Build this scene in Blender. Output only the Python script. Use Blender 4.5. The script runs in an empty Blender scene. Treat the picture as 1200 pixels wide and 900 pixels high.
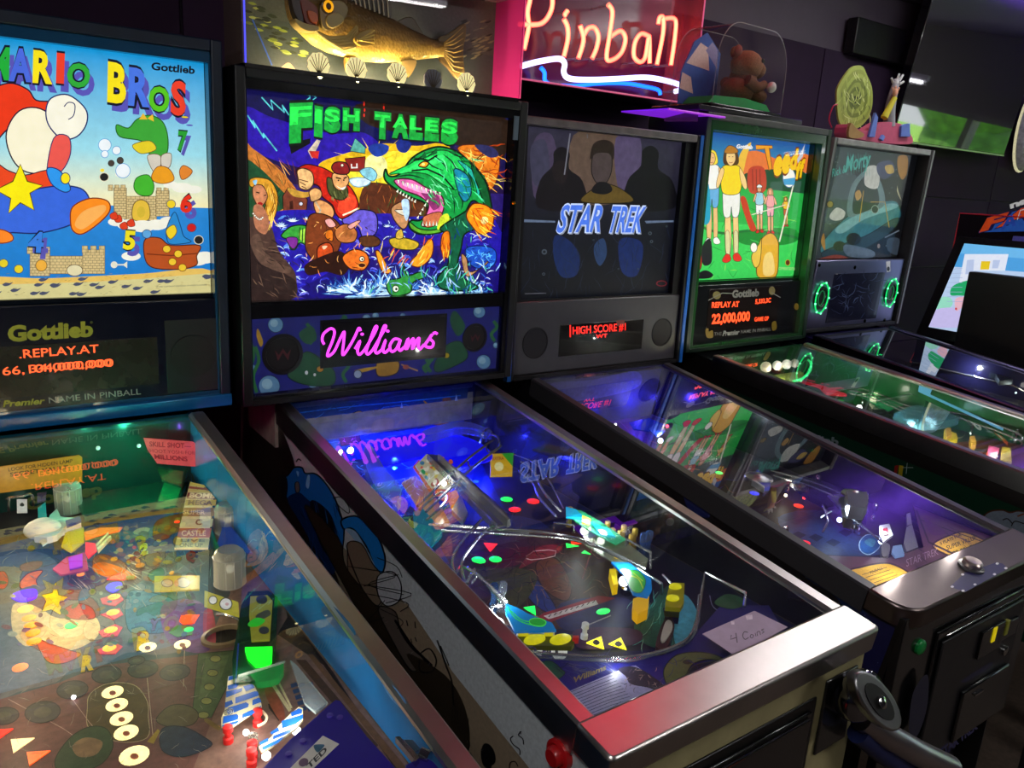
import bpy, bmesh, math, random
from mathutils import Vector as V, Matrix
from mathutils.geometry import tessellate_polygon
S=bpy.context.scene
COL=bpy.context.collection
random.seed(7)
# ---------------------------------------------------------------- camera
CP=V((-0.8555675,-1.6366429,1.6665877)); F=921.094; CX=580.035; CY=458.468
MR=V((0.82181606,-0.56727426,0.05308753)); MD=V((-0.10345579,-0.24020372,-0.9651938)); MF=V((0.56028142,0.78771955,-0.25609108))
cd=bpy.data.cameras.new('camera'); cam=bpy.data.objects.new('camera',cd); COL.objects.link(cam)
m=Matrix((MR,-MD,-MF)).transposed().to_4x4(); m.translation=CP; cam.matrix_world=m
cd.sensor_width=36; cd.lens=F/1200*36; cd.shift_x=(600-CX)/1200; cd.shift_y=(CY-450)/1200; cd.clip_start=.02
S.camera=cam
# ---------------------------------------------------------------- world, exposure
w=bpy.data.worlds.new('world'); S.world=w; w.use_nodes=True
nt=w.node_tree; bg=nt.nodes['Background']; sky=nt.nodes.new('ShaderNodeTexSky'); sky.sky_type='HOSEK_WILKIE'; sky.turbidity=5; sky.sun_direction=(0.3,0.5,0.75)
nt.links.new(sky.outputs[0],bg.inputs[0]); bg.inputs[1].default_value=12
S.view_settings.view_transform='Standard'; S.view_settings.look='None'; S.view_settings.exposure=0; S.view_settings.gamma=1
S.cycles.use_denoising=True; S.cycles.sample_clamp_indirect=4; S.cycles.max_bounces=8; S.cycles.transparent_max_bounces=16
S.cycles.caustics_reflective=False; S.cycles.caustics_refractive=False
sd=bpy.data.lights.new('sun','SUN'); sd.energy=10; sd.angle=.01; sd.color=(1,.95,.85); so=bpy.data.objects.new('sun',sd); COL.objects.link(so); so.rotation_euler=V((.5,.2,-.8)).to_track_quat('-Z','Y').to_euler()
def area(name,loc,rot,sx,sy,e,c=(1,1,1),parent=None):
    d=bpy.data.lights.new(name,'AREA'); d.shape='RECTANGLE'; d.size=sx; d.size_y=sy; d.energy=e; d.color=c
    o=bpy.data.objects.new(name,d); COL.objects.link(o); o.location=loc; o.rotation_euler=rot; return o
# ---------------------------------------------------------------- helpers
def s2l(c): return tuple((x/12.92 if x<=.04045 else ((x+.055)/1.055)**2.4) for x in c)
def hexc(h):
    if not isinstance(h,str): return h
    h=h.lstrip('#'); 
    if len(h)==3: h=''.join(a*2 for a in h)
    return s2l(tuple(int(h[i:i+2],16)/255 for i in (0,2,4)))
def RAY(x,y): return MR*((x-CX)/F)+MD*((y-CY)/F)+MF
def AT(x,y,ax,val):
    d=RAY(x,y); return CP+d*((val-CP[ax])/d[ax])
class Fr:
    def __init__(s,o,x,y,n): s.o=V(o);s.x=V(x).normalized();s.y=V(y).normalized();s.n=V(n).normalized()
    def pt(s,u,v,w=0): return s.o+s.x*u+s.y*v+s.n*w
    def px(s,X,Y,w=0):
        d=RAY(X,Y); t=((s.o+s.n*w-CP).dot(s.n))/d.dot(s.n); q=CP+d*t-s.o; return (q.dot(s.x),q.dot(s.y))
    def sub(s,u,v,w=0): return Fr(s.pt(u,v,w),s.x,s.y,s.n)
WORLD=Fr((0,0,0),(1,0,0),(0,1,0),(0,0,1))
XZ=lambda y,x=0,z=0: Fr((x,y,z),(1,0,0),(0,0,1),(0,-1,0))
IM={}
class B:
    def __init__(s,col='888'): s.v=[];s.f=[];s.c=[];s.col=hexc(col)
    def add(s,vs,fs,col=None):
        k=len(s.v); c=hexc(col) if col is not None else s.col
        s.v+= [V(v) for v in vs]; s.c+=[c]*len(vs); s.f+=[tuple(i+k for i in f) for f in fs]; return s
    def box(s,fr,u0,u1,v0,v1,w0,w1,col=None):
        P=[fr.pt(u,v,w) for w in (w0,w1) for v in (v0,v1) for u in (u0,u1)]
        return s.add(P,[(0,2,3,1),(4,5,7,6),(0,1,5,4),(2,6,7,3),(0,4,6,2),(1,3,7,5)],col)
    def prism(s,fr,pts,w0,w1,col=None):
        n=len(pts); P=[fr.pt(u,v,w0) for u,v in pts]+[fr.pt(u,v,w1) for u,v in pts]
        return s.add(P,[tuple(range(n))[::-1],tuple(range(n,2*n))]+[(i,(i+1)%n,n+(i+1)%n,n+i) for i in range(n)],col)
    def tube(s,pts,r,col=None,seg=8,closed=False,r2=None):
        pts=[V(p) for p in pts]; n=len(pts); rings=[]; prev=None
        for i,p in enumerate(pts):
            a=pts[(i-1)%n] if (i or closed) else p; b=pts[(i+1)%n] if (i<n-1 or closed) else p
            t=(b-a).normalized() if (b-a).length>1e-9 else V((0,0,1))
            if prev is None:
                up=V((0,0,1)) if abs(t.z)<.9 else V((1,0,0)); e=t.cross(up).normalized()
            else: e=(prev-t*prev.dot(t)); e=e.normalized() if e.length>1e-6 else t.orthogonal().normalized()
            prev=e; f_=t.cross(e); rr=r if r2 is None else r+(r2-r)*i/(n-1)
            rings.append([p+(e*math.cos(2*math.pi*k/seg)+f_*math.sin(2*math.pi*k/seg))*rr for k in range(seg)])
        P=[q for R_ in rings for q in R_]; fs=[]
        for i in range(n if closed else n-1):
            j=(i+1)%n
            for k in range(seg): l=(k+1)%seg; fs.append((i*seg+k,i*seg+l,j*seg+l,j*seg+k))
        if not closed: fs+=[tuple(range(seg))[::-1],tuple((n-1)*seg+k for k in range(seg))]
        return s.add(P,fs,col)
    def lathe(s,fr,u,v,prof,col=None,seg=20,sq=1):
        P=[];fs=[];n=len(prof)
        for r,w_ in prof:
            for k in range(seg):
                a=2*math.pi*k/seg; P.append(fr.pt(u+r*math.cos(a),v+r*sq*math.sin(a),w_))
        for i in range(n-1):
            for k in range(seg): l=(k+1)%seg; fs.append((i*seg+k,i*seg+l,(i+1)*seg+l,(i+1)*seg+k))
        fs+=[tuple(range(seg))[::-1],tuple((n-1)*seg+k for k in range(seg))]
        return s.add(P,fs,col)
    def ball(s,c,rx,ry=None,rz=None,col=None,seg=16,rot=None,fr=WORLD):
        ry=ry or rx; rz=rz or rx; n=seg//2; P=[];fs=[]
        for i in range(n+1):
            a=math.pi*i/n
            for k in range(seg):
                b=2*math.pi*k/seg; p=V((rx*math.sin(a)*math.cos(b),ry*math.sin(a)*math.sin(b),rz*math.cos(a)))
                if rot: p=rot@p
                P.append(V(c)+fr.x*p.x+fr.y*p.y+fr.n*p.z)
        for i in range(n):
            for k in range(seg): l=(k+1)%seg; fs.append((i*seg+k,(i+1)*seg+k,(i+1)*seg+l,i*seg+l))
        return s.add(P,fs,col)
    def build(s,name,mat,parent=None,label=None,smooth=True,bevel=0,kind=None,cat=None,group=None):
        if not s.v: return None
        lo=V([min(p[i] for p in s.v) for i in range(3)]); hi=V([max(p[i] for p in s.v) for i in range(3)])
        c=(lo+hi)/2
        me=bpy.data.meshes.new(name); 
        inv=IM.get(parent.name,Matrix()) if parent else Matrix()
        c2=inv@c; r3=inv.to_3x3()
        me.from_pydata([r3@(p-c) for p in s.v],[],s.f)
        a=me.color_attributes.new('Col','FLOAT_COLOR','POINT')
        a.data.foreach_set('color',[x for c_ in s.c for x in (c_[0],c_[1],c_[2],1)])
        me.materials.append(mat)
        if not isinstance(s,Art):
            bm=bmesh.new(); bm.from_mesh(me); bmesh.ops.recalc_face_normals(bm,faces=bm.faces); bm.to_mesh(me); bm.free()
        me.validate()
        o=bpy.data.objects.new(name,me); COL.objects.link(o); o.location=c2
        IM[o.name]=Matrix.Translation(-c2)@inv
        if parent: o.parent=parent
        if smooth:
            me.polygons.foreach_set('use_smooth',[True]*len(me.polygons)); me.set_sharp_from_angle(angle=math.radians(38))
        if bevel:
            b=o.modifiers.new('b','BEVEL'); b.width=bevel; b.segments=2; b.limit_method='ANGLE'
        if label: o['label']=label
        if kind: o['kind']=kind
        if cat: o['category']=cat
        if group: o['group']=group
        return o
def root(name,loc,rz,label,cat,group=None):
    o=bpy.data.objects.new(name,None); COL.objects.link(o); o.location=loc; o.rotation_euler=(0,0,rz); o.empty_display_size=.1
    o['label']=label; o['category']=cat
    if group:o['group']=group
    IM[o.name]=(Matrix.Translation(loc)@Matrix.Rotation(rz,4,'Z')).inverted()
    return o
def plight(name,loc,e,c,r=.006,parent=None):
    d=bpy.data.lights.new(name,'POINT'); d.energy=e; d.color=c; d.shadow_soft_size=r
    o=bpy.data.objects.new(name,d); COL.objects.link(o)
    if parent: o.parent=parent; o.location=IM[parent.name]@V(loc)
    else: o.location=loc
    return o
def smoothpts(pts,n=6,closed=False):
    pts=[V(p) for p in pts]; N=len(pts); out=[]
    rng=range(N) if closed else range(N-1)
    for i in rng:
        g=lambda k: pts[k%N] if closed else pts[max(0,min(N-1,k))]
        a,b,c,d=g(i-1),g(i),g(i+1),g(i+2)
        for j in range(n):
            t=j/n; out.append(.5*((2*b)+(c-a)*t+(2*a-5*b+4*c-d)*t*t+(3*b-a-3*c+d)*t*t*t))
    if not closed: out.append(pts[-1])
    return out
def NP(s):
    return [tuple(float(t) for t in q.split(',')) for q in s.split()]
# ---------------------------------------------------------------- text as outlines
TC={}
def glyphs(txt,off=0.0):
    k=(txt,off)
    if k in TC: return TC[k]
    cu=bpy.data.curves.new('t','FONT'); cu.body=txt; cu.offset=off; cu.resolution_u=3; cu.space_line=1
    o=bpy.data.objects.new('t',cu); COL.objects.link(o)
    dg=bpy.context.evaluated_depsgraph_get(); dg.update(); e=o.evaluated_get(dg); me=e.to_mesh()
    vs=[(v.co.x,v.co.y) for v in me.vertices]; fs=[tuple(p.vertices) for p in me.polygons]
    e.to_mesh_clear(); bpy.data.objects.remove(o); bpy.data.curves.remove(cu)
    x0=min(v[0] for v in vs); x1=max(v[0] for v in vs)
    H=.729
    TC[k]=([((v[0]-x0)/(x1-x0),v[1]/H) for v in vs],fs); return TC[k]
# ---------------------------------------------------------------- flat print painter
class Art(B):
    STEP=.000016
    def __init__(s,fr,w=0,proj=None):
        super().__init__(); s.fr=fr; s.w=w; s.k=0; s.Z=(1,0,0); s.clip=None
    def cut(s,name,mat,parent):
        s.build(name,mat,parent,smooth=False); s.v=[];s.f=[];s.c=[]
    def z(s,sc=1,ox=0,oy=0): s.Z=(sc,ox,oy); return s
    def uv(s,x,y): return s.fr.px(s.Z[1]+x/s.Z[0],s.Z[2]+y/s.Z[0],s.w)
    def flat(s,uvs,col,fs=None,keep=False):
        if not keep: s.k+=1
        w=s.w+s.k*s.STEP
        if s.clip: 
            a,b,c,d=s.clip; uvs=[(min(max(u,a),b),min(max(v,c),d)) for u,v in uvs]
        P=[s.fr.pt(u,v,w) for u,v in uvs]
        if fs is None:
            fs=[t for t in tessellate_polygon([[V((u,v,0)) for u,v in uvs]])]
            good=[]
            for t in fs:
                n=(P[t[1]]-P[t[0]]).cross(P[t[2]]-P[t[0]]); good.append(t if n.dot(s.fr.n)>0 else t[::-1])
            fs=good
        s.add(P,fs,col)
    def rect(s,u0,u1,v0,v1,col): s.flat([(u0,v0),(u1,v0),(u1,v1),(u0,v1)],col)
    def grad(s,u0,u1,v0,v1,c0,c1,horiz=False):
        s.flat([(u0,v0),(u1,v0),(u1,v1),(u0,v1)],c0); c=hexc(c1)
        for i in ((-2,-1) if not horiz else (-3,-2)): s.c[i]=c
    def p(s,col,pts,ol=None,ow=1.0):
        q=NP(pts) if isinstance(pts,str) else pts
        uv=[s.uv(*a) for a in q]; s.flat(uv,col)
        if ol: s.stroke(ol,q+[q[0]],ow)
    def b(s,col,pts,ol=None,ow=1.0,n=5):   # blob: smooth closed outline
        q=NP(pts) if isinstance(pts,str) else pts
        q=[(a.x,a.y) for a in smoothpts([(x,y,0) for x,y in q],n,True)]
        s.p(col,q,ol,ow)
    def e(s,col,x,y,rx,ry=None,rot=0,ol=None,ow=1.0,n=18):
        ry=rx if ry is None else ry; c_,s_=math.cos(math.radians(rot)),math.sin(math.radians(rot))
        q=[(x+rx*math.cos(2*math.pi*i/n)*c_-ry*math.sin(2*math.pi*i/n)*s_, y+rx*math.cos(2*math.pi*i/n)*s_+ry*math.sin(2*math.pi*i/n)*c_) for i in range(n)]
        s.p(col,q,ol,ow)
    def stroke(s,col,pts,wd=1.0,sm=False,keep=False,taper=False):
        q=NP(pts) if isinstance(pts,str) else list(pts)
        if sm: q=[(a.x,a.y) for a in smoothpts([(x,y,0) for x,y in q],5)]
        n=len(q); L=[];R_=[]
        for i in range(n):
            a=q[max(0,i-1)]; b=q[min(n-1,i+1)]
            if n>2 and q[0]==q[-1] and i in (0,n-1): a=q[-2]; b=q[1]
            dx,dy=b[0]-a[0],b[1]-a[1]; l=math.hypot(dx,dy) or 1; h=wd*s.Z[0]/2
            if taper: h*=math.sin(math.pi*(i+.3)/(n-.4))
            L.append((q[i][0]-dy/l*h,q[i][1]+dx/l*h)); R_.append((q[i][0]+dy/l*h,q[i][1]-dx/l*h))
        uv=[s.uv(*a) for a in L+R_]
        fs=[]
        for i in range(n-1):
            t=(i,i+1,n+i+1,n+i)
            A,B_,C=[V((*uv[j],0)) for j in t[:3]]
            P=[s.fr.pt(*uv[j]) for j in t[:3]]
            nn=(P[1]-P[0]).cross(P[2]-P[0]); fs.append(t if nn.dot(s.fr.n)>0 else t[::-1])
        s.flat(uv,col,fs,keep)
    def t(s,txt,bl,br,tl,col,off=0.0,ol=None,oo=.05,shear=0):
        o=V(s.uv(*bl)); ex=V(s.uv(*br))-o; ey=V(s.uv(*tl))-o
        if ol: s._t(txt,o,ex,ey,ol,off+oo,shear)
        s._t(txt,o,ex,ey,col,off,shear)
    def _t(s,txt,o,ex,ey,col,off,shear):
        vs,fs=glyphs(txt,off)
        uv=[tuple(o+ex*x+ey*y+ex.normalized()*(ey.length*shear*y)) for x,y in vs]
        s.flat(uv,col,fs)
def scatter(art,n,x0,x1,y0,y1,cols,l0,l1,wd,ang=(0,360),curl=.6,inside=None):
    for i in range(n):
        x=random.uniform(x0,x1); y=random.uniform(y0,y1)
        if inside and not inside(x,y): continue
        a=math.radians(random.uniform(*ang)); L=random.uniform(l0,l1); q=[(x,y)]
        for k in range(4): a+=random.uniform(-curl,curl); x+=math.cos(a)*L/4; y+=math.sin(a)*L/4; q.append((x,y))
        art.stroke(random.choice(cols),q,random.uniform(.5,1)*wd,taper=True,keep=(i%6!=0))
# ---------------------------------------------------------------- materials
def newmat(name):
    m=bpy.data.materials.new(name); m.use_nodes=True; n=m.node_tree.nodes; n.clear(); o=n.new('ShaderNodeOutputMaterial'); return m,m.node_tree,o
def node(nt,t,**k):
    n=nt.nodes.new(t)
    for a,b in k.items():
        if a in n.inputs: n.inputs[a].default_value=b
        else: setattr(n,a,b)
    return n
def colmod(nt,scale,amt,lo=None):
    a=node(nt,'ShaderNodeVertexColor',layer_name='Col'); tc=node(nt,'ShaderNodeTexCoord')
    nz=node(nt,'ShaderNodeTexNoise',Scale=scale,Detail=4.0,Roughness=.6); nt.links.new(tc.outputs['Object'],nz.inputs['Vector'])
    mr=node(nt,'ShaderNodeMapRange'); mr.inputs['To Min'].default_value=1-amt; mr.inputs['To Max'].default_value=1+amt; mr.inputs['From Min'].default_value=.3; mr.inputs['From Max'].default_value=.7
    nt.links.new(nz.outputs[0],mr.inputs[0])
    mx=node(nt,'ShaderNodeVectorMath',operation='SCALE'); nt.links.new(a.outputs[0],mx.inputs[0]); nt.links.new(mr.outputs[0],mx.inputs['Scale'])
    return mx.outputs[0],nz.outputs[0],a.outputs[0]
def paint(name,rough=.5,metal=0,noise=0.1,scale=30,bump=0,spec=.5,coat=0,rn=.1):
    m,nt,o=newmat(name); c,nz,_=colmod(nt,scale,noise); p=node(nt,'ShaderNodeBsdfPrincipled',Roughness=rough,Metallic=metal)
    p.inputs['Specular IOR Level'].default_value=spec; p.inputs['Coat Weight'].default_value=coat
    nt.links.new(c,p.inputs['Base Color']); nt.links.new(p.outputs[0],o.inputs[0])
    mr=node(nt,'ShaderNodeMapRange'); mr.inputs['To Min'].default_value=max(0,rough-rn); mr.inputs['To Max'].default_value=rough+rn; nt.links.new(nz,mr.inputs[0]); nt.links.new(mr.outputs[0],p.inputs['Roughness'])
    if bump: 
        b=node(nt,'ShaderNodeBump',Strength=bump,Distance=.002); nt.links.new(nz,b.inputs['Height']); nt.links.new(b.outputs[0],p.inputs['Normal'])
    return m
def glow(name,st,noise=.1,scale=60,rough=.4,base=.25):
    m,nt,o=newmat(name); c,nz,_=colmod(nt,scale,noise); p=node(nt,'ShaderNodeBsdfPrincipled',Roughness=rough)
    k=node(nt,'ShaderNodeVectorMath',operation='SCALE'); k.inputs['Scale'].default_value=base; nt.links.new(c,k.inputs[0]); nt.links.new(k.outputs[0],p.inputs['Base Color'])
    nt.links.new(c,p.inputs['Emission Color']); p.inputs['Emission Strength'].default_value=st; nt.links.new(p.outputs[0],o.inputs[0]); return m
def pane(name,tint=(1,1,1),k=1.8,rough=0.0,dust=0.0):
    m,nt,o=newmat(name); t=node(nt,'ShaderNodeBsdfTransparent'); t.inputs[0].default_value=(*tint,1)
    g=node(nt,'ShaderNodeBsdfGlossy',Roughness=rough); f=node(nt,'ShaderNodeFresnel',IOR=1.5); ge=node(nt,'ShaderNodeNewGeometry')
    a=node(nt,'ShaderNodeMath',operation='SUBTRACT'); a.inputs[0].default_value=1; nt.links.new(ge.outputs['Backfacing'],a.inputs[1])
    b=node(nt,'ShaderNodeMath',operation='MULTIPLY'); nt.links.new(f.outputs[0],b.inputs[0]); nt.links.new(a.outputs[0],b.inputs[1])
    c=node(nt,'ShaderNodeMath',operation='MULTIPLY',use_clamp=True); nt.links.new(b.outputs[0],c.inputs[0]); c.inputs[1].default_value=k
    x=node(nt,'ShaderNodeMixShader'); nt.links.new(c.outputs[0],x.inputs[0]); nt.links.new(t.outputs[0],x.inputs[1]); nt.links.new(g.outputs[0],x.inputs[2])
    last=x
    if dust:
        d=node(nt,'ShaderNodeBsdfDiffuse'); d.inputs[0].default_value=(.8,.8,.85,1); nz=node(nt,'ShaderNodeTexNoise',Scale=9,Detail=6); tc=node(nt,'ShaderNodeTexCoord'); nt.links.new(tc.outputs['Object'],nz.inputs['Vector'])
        q=node(nt,'ShaderNodeMapRange'); q.inputs['From Min'].default_value=.35;q.inputs['From Max'].default_value=.8;q.inputs['To Max'].default_value=dust; nt.links.new(nz.outputs[0],q.inputs[0])
        y=node(nt,'ShaderNodeMixShader'); nt.links.new(q.outputs[0],y.inputs[0]); nt.links.new(x.outputs[0],y.inputs[1]); nt.links.new(d.outputs[0],y.inputs[2]); last=y
    nt.links.new(last.outputs[0],o.inputs[0]); return m
def clear(name,mixd=.35,rough=.15,em=0):   # tinted see-through plastic, tint from Col
    m,nt,o=newmat(name); c=node(nt,'ShaderNodeVertexColor',layer_name='Col'); t=node(nt,'ShaderNodeBsdfTransparent'); tm=node(nt,'ShaderNodeMix',data_type='RGBA'); tm.inputs[0].default_value=.45; nt.links.new(c.outputs[0],tm.inputs[6]); tm.inputs[7].default_value=(1,1,1,1); nt.links.new(tm.outputs[2],t.inputs[0])
    p=node(nt,'ShaderNodeBsdfPrincipled',Roughness=rough); nt.links.new(c.outputs[0],p.inputs['Base Color'])
    if em: nt.links.new(c.outputs[0],p.inputs['Emission Color']); p.inputs['Emission Strength'].default_value=em
    lw=node(nt,'ShaderNodeLayerWeight',Blend=.35); mr=node(nt,'ShaderNodeMapRange'); mr.inputs['To Min'].default_value=mixd; mr.inputs['To Max'].default_value=min(1,mixd+.5); nt.links.new(lw.outputs['Facing'],mr.inputs[0])
    x=node(nt,'ShaderNodeMixShader'); nt.links.new(mr.outputs[0],x.inputs[0]); nt.links.new(t.outputs[0],x.inputs[1]); nt.links.new(p.outputs[0],x.inputs[2]); nt.links.new(x.outputs[0],o.inputs[0]); return m
def neonmat(name,edge,core,st):
    m,nt,o=newmat(name); lw=node(nt,'ShaderNodeLayerWeight',Blend=.6); mx=node(nt,'ShaderNodeMix',data_type='RGBA'); mx.inputs[6].default_value=(*core,1); mx.inputs[7].default_value=(*edge,1)
    nt.links.new(lw.outputs['Facing'],mx.inputs[0]); e=node(nt,'ShaderNodeEmission',Strength=st); nt.links.new(mx.outputs[2],e.inputs[0]); nt.links.new(e.outputs[0],o.inputs[0]); return m
M=dict(
 black=paint('black_laminate',.45,noise=.25,bump=.05), gloss=paint('glossy_paint',.2,noise=.08,coat=.4), matte=paint('matte_paint',.7,noise=.12), plastic=paint('moulded_plastic',.35,noise=.05,rn=.05),
 chrome=paint('chrome',.12,1,noise=.05,rn=.05), brushed=paint('brushed_steel',.32,1,noise=.08,scale=14,rn=.05), printm=paint('screen_print',.4,noise=.14,scale=140), wood=paint('stained_wood',.45,noise=.35,scale=22),
 panelm=paint('wall_panelling',.8,noise=.15,scale=5,spec=.15), fur=paint('plush_fur',.95,noise=.35,scale=220,bump=1.0), pf=paint('playfield_print',.5,noise=.25,scale=90,spec=.25), rubber=paint('rubber',.6,noise=.05),
 lit1=glow('backglass_bright',.95,.06), lit2=glow('backglass_lit',1.15,.35,scale=90), lit3=glow('backglass_dim',.10,.2,scale=40), lit4=glow('backglass_green',1.0,.12), lit5=glow('backglass_faint',.34,.2,scale=40),
 dmd=glow('display_dots',2.2,0), insert=glow('insert_lens_lit',1.7,.15,scale=200), insert_dim=glow('insert_lens',.9,.15), bulb=glow('bulb_lit',6,0), soft=glow('plastic_backlit',.55,.15,scale=80),
 screen=glow('monitor_screen',.85,.03), glass=pane('playfield_pane',(.97,.98,.97),2.3,dust=.004), bglass=pane('backbox_pane',(.98,.98,.98),.35), acryl=clear('clear_plastic',.16,.08), wire=paint('bright_wire',.22,.8,noise=.03), dome=clear('dome_plastic',.3,.1), tint=clear('tinted_plastic',.45,.2), tintlit=clear('tinted_plastic_lit',.5,.2,.5),
)
# ---------------------------------------------------------------- room
def quadbox(name,a,b,col,mat,**k):
    bb=B(col); bb.box(WORLD,a[0],b[0],a[1],b[1],a[2],b[2]); return bb.build(name,mat,kind='structure',smooth=False,**k)
YW=.95; XR=8.0
quadbox('floor',(-3.5,-7.5,-.06),(XR+.1,YW+.1,0),'4a3d33',paint('floor_carpet',.85,noise=.3,scale=60,bump=.4))
quadbox('ceiling',(-3.5,-7.5,2.9),(XR+.1,YW+.1,2.96),'6a6480',M['matte'])
wb=quadbox('wall_back',(-3.5,YW,0),(XR+.1,YW+.12,2.9),'5a505e',paint('wall_paint',.75,noise=.1,scale=6,bump=.1))
quadbox('wall_left',(-3.6,-7.5,0),(-3.5,YW+.1,2.9),'2a262c',M['matte'])
quadbox('wall_front',(-3.5,-7.5,0),(XR+.1,-7.38,2.9),'3a3438',M['matte'])
zt=AT(905,40,1,YW-.02)[2]
for i in range(11):
    x0=-3.3+i*1.03
    for j,(za,zb) in enumerate(((0,.62),(.63,1.29),(1.3,AT(1150,235,1,YW-.02)[2]-.004),(AT(1150,235,1,YW-.02)[2]+.003,zt-.005))):
        q=B('33243a' if (i+j)%3 else '372840'); q.box(WORLD,x0,x0+1.02,YW-.02,YW-.001,za,zb); q.build('wall_panel',M['panelm'],wb,smooth=False)
zc=AT(1150,8,1,YW-.1)[2]
q=B('6a6670'); q.box(WORLD,-3.5,XR,YW-.04,YW-.001,zc-.06,zc-.02); q.box(WORLD,-3.5,XR,YW-.07,YW-.001,zc-.015,zc+.02); q.box(WORLD,-3.5,XR,YW-.10,YW-.001,zc+.025,zc+.05)
q.build('trim_1',M['gloss'],kind='structure',smooth=False)
q=B('4a30a0'); q.box(WORLD,-3.5,XR,YW-.12,YW-.001,zc+.05,2.9); q.build('trim_2',M['matte'],kind='structure',smooth=False)
# right-hand side of the room: shop window onto a lawn
q=B('3a3438'); q.box(WORLD,XR,XR+.12,-7.5,YW+.1,2.15,2.9); q.box(WORLD,XR,XR+.12,-7.5,YW+.1,0,.35); q.box(WORLD,XR,XR+.12,-7.5,-5.0,.35,2.15); q.box(WORLD,XR,XR+.12,.3,YW+.1,.35,2.15); q.build('wall_right',M['matte'],kind='structure')
q=B('2b2b2e')
for y in (-5,-3.7,-2.4,-1.1,.24): q.box(WORLD,XR-.02,XR+.14,y,y+.06,.35,2.15)
q.box(WORLD,XR-.02,XR+.14,-5,.3,.35,.40); q.box(WORLD,XR-.02,XR+.14,-5,.3,2.10,2.15)
wn=q.build('window_1',M['black'],kind='structure')
po=area('window_portal',(XR-.03,-2.35,1.25),(0,math.radians(90),0),1.75,5.3,1); po.data.cycles.is_portal=True
q=B('fff'); q.box(WORLD,XR+.04,XR+.05,-5,.3,.4,2.1); q.build('pane',M['bglass'],wn,smooth=False)
q=B('8ab83a'); q.box(WORLD,XR+.3,60,-40,30,-.3,-.1); q.build('lawn',paint('grass',.9,noise=.5,scale=3),kind='structure',smooth=False)
q=B('b8b2aa'); q.box(WORLD,XR+.14,XR+3.6,-14,8,-.1,-.02); q.build('grey_bounce_strip',M['matte'],kind='structure',smooth=False)  # grey strip added over the lawn to neutralise its green bounce light
lv=paint('leaves',.9,noise=.6,scale=4)
for i,lab in enumerate(('round-crowned green tree on the lawn outside, nearest the back wall','second leafy tree on the lawn outside, slightly taller than its neighbours','middle leafy tree on the lawn outside the window','fourth leafy tree on the lawn outside, low and wide','last leafy tree on the lawn outside, farthest from the back wall','dark green tree on the lawn outside, nearer the front of the shop')):
    q=B('4f7a2e'); y=5-i*4.6; x=XR+13+(i%2)*2
    for k in range(4): q.ball((x+.5*math.sin(i+k*2),y+.6*math.cos(i*2+k),1.3+k*.85),1.4-.12*k,1.4,1.0,seg=10)
    q.tube([(x,y,-.1),(x,y,2)],.16,'4a3a28'); q.build('tree',lv,label=lab,cat='tree',group='trees outside')
def tubelight(x,y,rz,lab,e=9,z=2.9):
    r=root('ceiling_light',(x,y,z),rz,lab,'ceiling light','fluorescent ceiling lights')
    fr=Fr((x,y,z),(math.cos(rz),math.sin(rz),0),(-math.sin(rz),math.cos(rz),0),(0,0,1))
    q=B('ddd'); q.box(fr,-.62,.62,-.07,.07,-.05,0); q.build('housing',M['matte'],r)
    if z<2.85: 
        q=B('888'); q.tube([fr.pt(0,0,0),fr.pt(0,0,2.9-z)],.006); q.build('hanging_rod',M['matte'],r)
    for v in (-.035,.035):
        q=B('f4f4ff'); q.tube([fr.pt(-.58,v,-.065),fr.pt(.58,v,-.065)],.013); q.build('lamp_tube',M['tubeglow'],r)
    area('tube_light',(x,y,z-.085),(0,0,rz),1.16,.1,e,(1,.97,.93))
M['tubeglow']=glow('tube_lamp',9,0)
tubelight(-1.5,-2.0,.9,'fluorescent tube light on the ceiling behind the left machines',21); tubelight(1.6,-3.6,.2,'fluorescent tube light on the ceiling in the middle of the room',34); tubelight(3.4,-1.3,1.4,'fluorescent tube light on the ceiling ahead of the saucer machine',14); tubelight(2.5,-.25,.0,'fluorescent tube light on the ceiling above the saucer machine',11)  # left and middle tubes are added to brighten side panels and room
tubelight(6.6,-1.6,1.2,'hanging fluorescent tube light by the window, tilted towards the wall',5,2.4); tubelight(6.9,-2.6,1.9,'hanging fluorescent tube light by the window, second from the back wall',5,2.4)
area('violet_strip_light',(5.8,YW-.35,2.72),(math.radians(200),0,0),3.6,.06,22,(.3,.12,1))
rl=root('added_red_lamp',(1.22,-.08,2.9),0,'red LED strip lamp on the ceiling over the grey-panelled machine','lamp')  # lamp added only to put a red sheen on the lockbar
q=B('c01018'); q.box(Fr((1.22,-.08,2.9),(1,0,0),(0,1,0),(0,0,1)),-.27,.27,-.05,.05,-.03,0); q.build('housing',M['plastic'],rl)
q=B('ff1020'); q.tube([(.97,-.08,2.862),(1.47,-.08,2.862)],.014); q.build('lamp_tube',glow('red_tube',10,0),rl); area('added_red_light',(1.22,-.08,2.84),(0,0,0),.5,.1,2.0,(1,.03,.08))
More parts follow.
